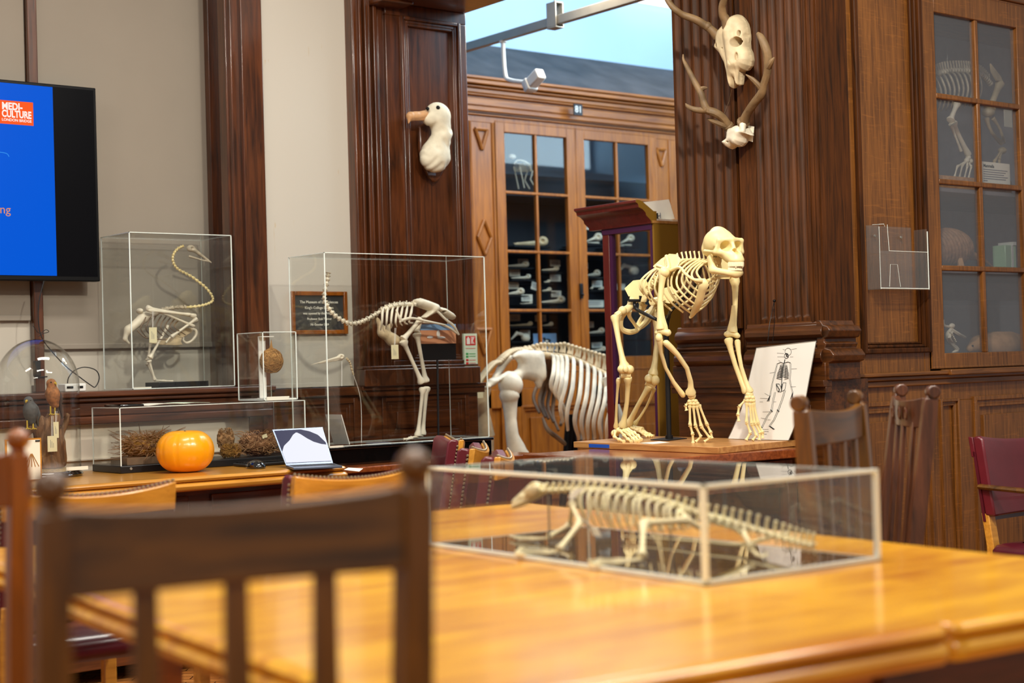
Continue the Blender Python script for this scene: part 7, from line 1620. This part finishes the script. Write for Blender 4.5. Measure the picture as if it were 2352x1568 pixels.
m = MB(); m.bone(R_2(215, 300, -.07), R_2(180, 385, -.08), .012, 1.5, 1.6); m.bone(R_2(190, 395, -.08), R_2(272, 560, -.07), .012, 1.8, 1.3); m.bone(R_2(185, 410, -.08), R_2(235, 540, -.07), .006, 1.4, 1.3)
for x, y in ((270, 570), (262, 585), (280, 588)): m.ell(R_2(x, y, -.07), .013)
for e in ((200, 640), (225, 635), (250, 640), (270, 640)): m.bone(R_2(265, 585, -.07), R_2(e[0]+15, e[1]-25, -.08), .005, 1.4, 1.4, n=6); q = R_2(*e, -.09); q[2] = shz+.008; m.bone(R_2(e[0]+15, e[1]-25, -.08), q, .004, 1.4, 1.2, n=6)
m.build('front_leg', 'bone_white', t)
m = MB(); m.plate([R_2(x, y, -.06) for x, y in [(380, 100), (395, 120), (430, 165), (440, 190), (410, 185), (385, 140)]], .008, (0, 1, 0)); m.bone(R_2(430, 195, -.05), R_2(375, 330, -.05), .016, 1.4, 1.8); m.ell(R_2(370, 345, -.05), (.03, .03, .022)); m.bone(R_2(360, 370, -.05), R_2(440, 500, -.05), .009, 1.5, 1.3, bend=V(-.02, 0, -.01)); m.bone(R_2(390, 370, -.05), R_2(448, 500, -.05), .007, 1.5, 1.3, bend=V(.018, 0, .005))
for e in ((400, 610), (425, 600)): m.bone(R_2(440, 530, -.05), R_2(e[0], e[1]-20, -.06), .006, 1.5, 1.4); q = R_2(*e, -.06); q[2] = shz+.008; m.bone(R_2(e[0], e[1]-20, -.06), q, .005, 1.4, 1.2)
m.ell(R_2(440, 535, -.05), (.022, .02, .016)); m.build('front_leg', 'bone_aged', t)
a, b = R_2(40, 695, -.16), R_2(330, 640, -.16); m = MB(); m.bx(a[0]-.1, b[0]+.25, YS2-.15, YS2+.15, zr[1]-.011, shz-.0005); m.build('wooden_base', 'board', t, smooth=False)
m = MB(); m.tube([R_2(165, 0), R_2(165, 120)], .0012, 4); m.build('hanging_wire', 'greymetal', t)
a, b = R_2(452, 415, -.1), R_2(488, 335, -.1); m = MB(); m.bx(a[0], b[0], YS2-.1, YS2-.098, a[2], b[2]); m.build('tag', 'paper', t, smooth=False)
a, b = PY(*CR(338, 708), YR+.06), PY(*CR(475, 603), YR+.06)
t = thing('mammalia_card', 'white printed card headed Mammalia inside the glazed cabinet', 'card', ((a[0]+b[0])/2, YR+.06, a[2]))
m = MB(); m.bx(a[0], b[0], YR+.058, YR+.060, a[2], b[2]); m.build('card_sheet', 'paper', t, smooth=False)
o = text('card_heading', 'Mammalia', .020, 'ink', t, (a[0]+.012, YR+.0572, b[2]-.018), math.pi/2, 0, ext=.0002, bold=.0004)
m = MB(); hh = b[2]-a[2]
for i in range(6): z = b[2]-hh*(.34+.095*i); m.bx(a[0]+.012, b[0]-(.02+.014*((i*7) % 3)) if i < 5 else a[0]+.04, YR+.0568, YR+.058, z, z+.0035)
m.build('card_text_lines', 'ink_grey', t, smooth=False)
sz2 = zr[2]+.0045
t = thing('stuffed_armadillo', 'stuffed armadillo with banded shell and scaly tail on the middle shelf of the glazed cabinet', 'armadillo', (R_2(170, 1100)[0], YS2-.08, sz2))
def arm(G):
    c = R_2(165, 1020, -.08); f = e_(G, c, (.16, .075, .085)); f = smin(f, e_(G, R_2(80, 1030, -.08), (.11, .07, .075)), .03)
    f = smin(f, cap_(G, R_2(255, 1045, -.08), R_2(310, 1070, -.08), .024, .014), .02); return f+.0035*np.sin((G[..., 0]-c[0])*260+(G[..., 2]-c[2])*90)
pts = [R_2(x, y, o) for x in (-20, 330) for y in (930, 1110) for o in (-.17, .01)]
m = MB(); m.add(*snet(arm, np.min(pts, 0), np.max(pts, 0), .005)); m.xf(lambda q: V(q[0], q[1], max(q[2], sz2+.012))); m.build('shell', 'armadillo', t, ang=80)
m = MB(); q = R_2(410, 1104, -.1); q[2] = sz2+.006; m.tube([R_2(265, 1050, -.08), R_2(300, 1068, -.08), R_2(345, 1082, -.09), q], [.020, .015, .010, .002], 9, 5); m.build('tail', 'armadillo', t)
m = MB(); q = R_2(225, 1085, -.13); m.tube([V(q[0], q[1], sz2+.05), V(q[0], q[1]-.01, sz2+.012)], .014, 8); m.ell(V(q[0]-.012, q[1]-.01, sz2+.010), (.022, .014, .010)); q = R_2(60, 1085, -.13); m.tube([V(q[0], q[1], sz2+.05), V(q[0], q[1], sz2+.003)], .014, 8); m.build('foot', 'tanfur', t)
a, b = R_2(440, 1128, -.05), R_2(508, 1045, -.05); t = thing('specimen_jar', 'square glass jar with pale green fluid at the right of the armadillo tail', 'jar', ((a[0]+b[0])/2, YS2-.03, sz2))
m = MB(); m.bx(a[0], a[0]+.085, YS2-.07, YS2, sz2+.001, sz2+.125); m.build('fluid', 'jarliquid', t, bevel=.004)
m = MB(); m.bx(a[0]+.055, a[0]+.08, YS2-.075, YS2+.005, sz2+.125, sz2+.14); m.bx(a[0]+.045, a[0]+.06, YS2-.072, YS2-.07, sz2, sz2+.125); m.build('lid', 'white', t, smooth=False)
q = R_2(445, 1122, -.12); m = MB(); m.bx(q[0]-.02, q[0]+.02, YS2-.125, YS2-.12, sz2+.001, sz2+.018); o = m.build('specimen_label', 'card', smooth=False); tag(o, 'small cream label standing before the green jar in the glazed cabinet', 'label')
sz3 = 1.1355
t = thing('small_pale_skeleton', 'small pale upright skeleton at the bottom left of the glazed cabinet', 'skeleton', (R_2(190, 1540)[0], YS2-.1, sz3))
m = MB(); zz = lambda p: V(p[0], p[1], max(p[2], sz3+.006))
m.tube([zz(R_2(x, y, -.1)) for x, y in [(145, 1380), (150, 1410), (185, 1420), (165, 1455), (175, 1490), (215, 1530), (190, 1545)]], [.004, .006, .005, .010, .008, .010, .004], 7, 4); m.tube([R_2(190, 1440, -.1), R_2(175, 1470, -.12), R_2(200, 1500, -.1)], [.006, .008, .004], 6, 3); m.tube([R_2(180, 1425, -.1), R_2(215, 1450, -.1), R_2(255, 1470, -.06)], [.007, .009, .006], 6, 3)
for i in range(6): m.tube([R_2(170+i*4, 1440+i*8, -.1), R_2(190+i*4, 1450+i*8, -.13), R_2(185+i*3, 1465+i*8, -.1)], .0025, 5, 3)
m.ell(R_2(188, 1412, -.1), (.018, .012, .012)); m.build('skeleton_bones', 'bone_white', t)
t = thing('stuffed_platypus_like_mammal', 'smooth tan stuffed mammal with rounded body lying at the bottom of the glazed cabinet', 'stuffed animal', (R_2(420, 1540)[0], YS2-.08, sz3))
def ani(G):
    f = e_(G, R_2(430, 1512, -.08), (.20, .075, .07)); f = smin(f, cap_(G, R_2(320, 1505, -.08), R_2(280, 1525, -.1), .036, .018), .03); f = smin(f, cap_(G, R_2(312, 1490, -.08), R_2(300, 1476, -.08), .014, .006), .01); return smax(f, sz3+.001-G[..., 2], .004)
pts = [R_2(x, y, o) for x in (240, 640) for y in (1450, 1575) for o in (-.17, .01)]
m = MB(); m.add(*snet(ani, np.min(pts, 0), np.max(pts, 0), .005)); m.build('body', 'tanfur', t, ang=80)
m = MB(); m.ell(R_2(292, 1512, -.115), .005); m.build('eye', 'black', t)
m = MB(); m.bx(5.45, 6.7, 4.12, 4.125, 1.1355, 1.1355+.245); m.bx(5.45, 6.7, 4.12, 4.5, 1.378, 1.382); o = m.build('inner_glass_box', 'glass', smooth=False); tag(o, 'clear inner box over the lowest specimens of the glazed cabinet', 'display case')
a, b = R_2(400, 1420, .12), R_2(520, 1385, .12)
# ---- render settings that keep the panes clear
SC.cycles.transparent_max_bounces = 40
SC.cycles.max_bounces = 8
SC.cycles.caustics_reflective = False; SC.cycles.caustics_refractive = False
SC.cycles.use_denoising = True
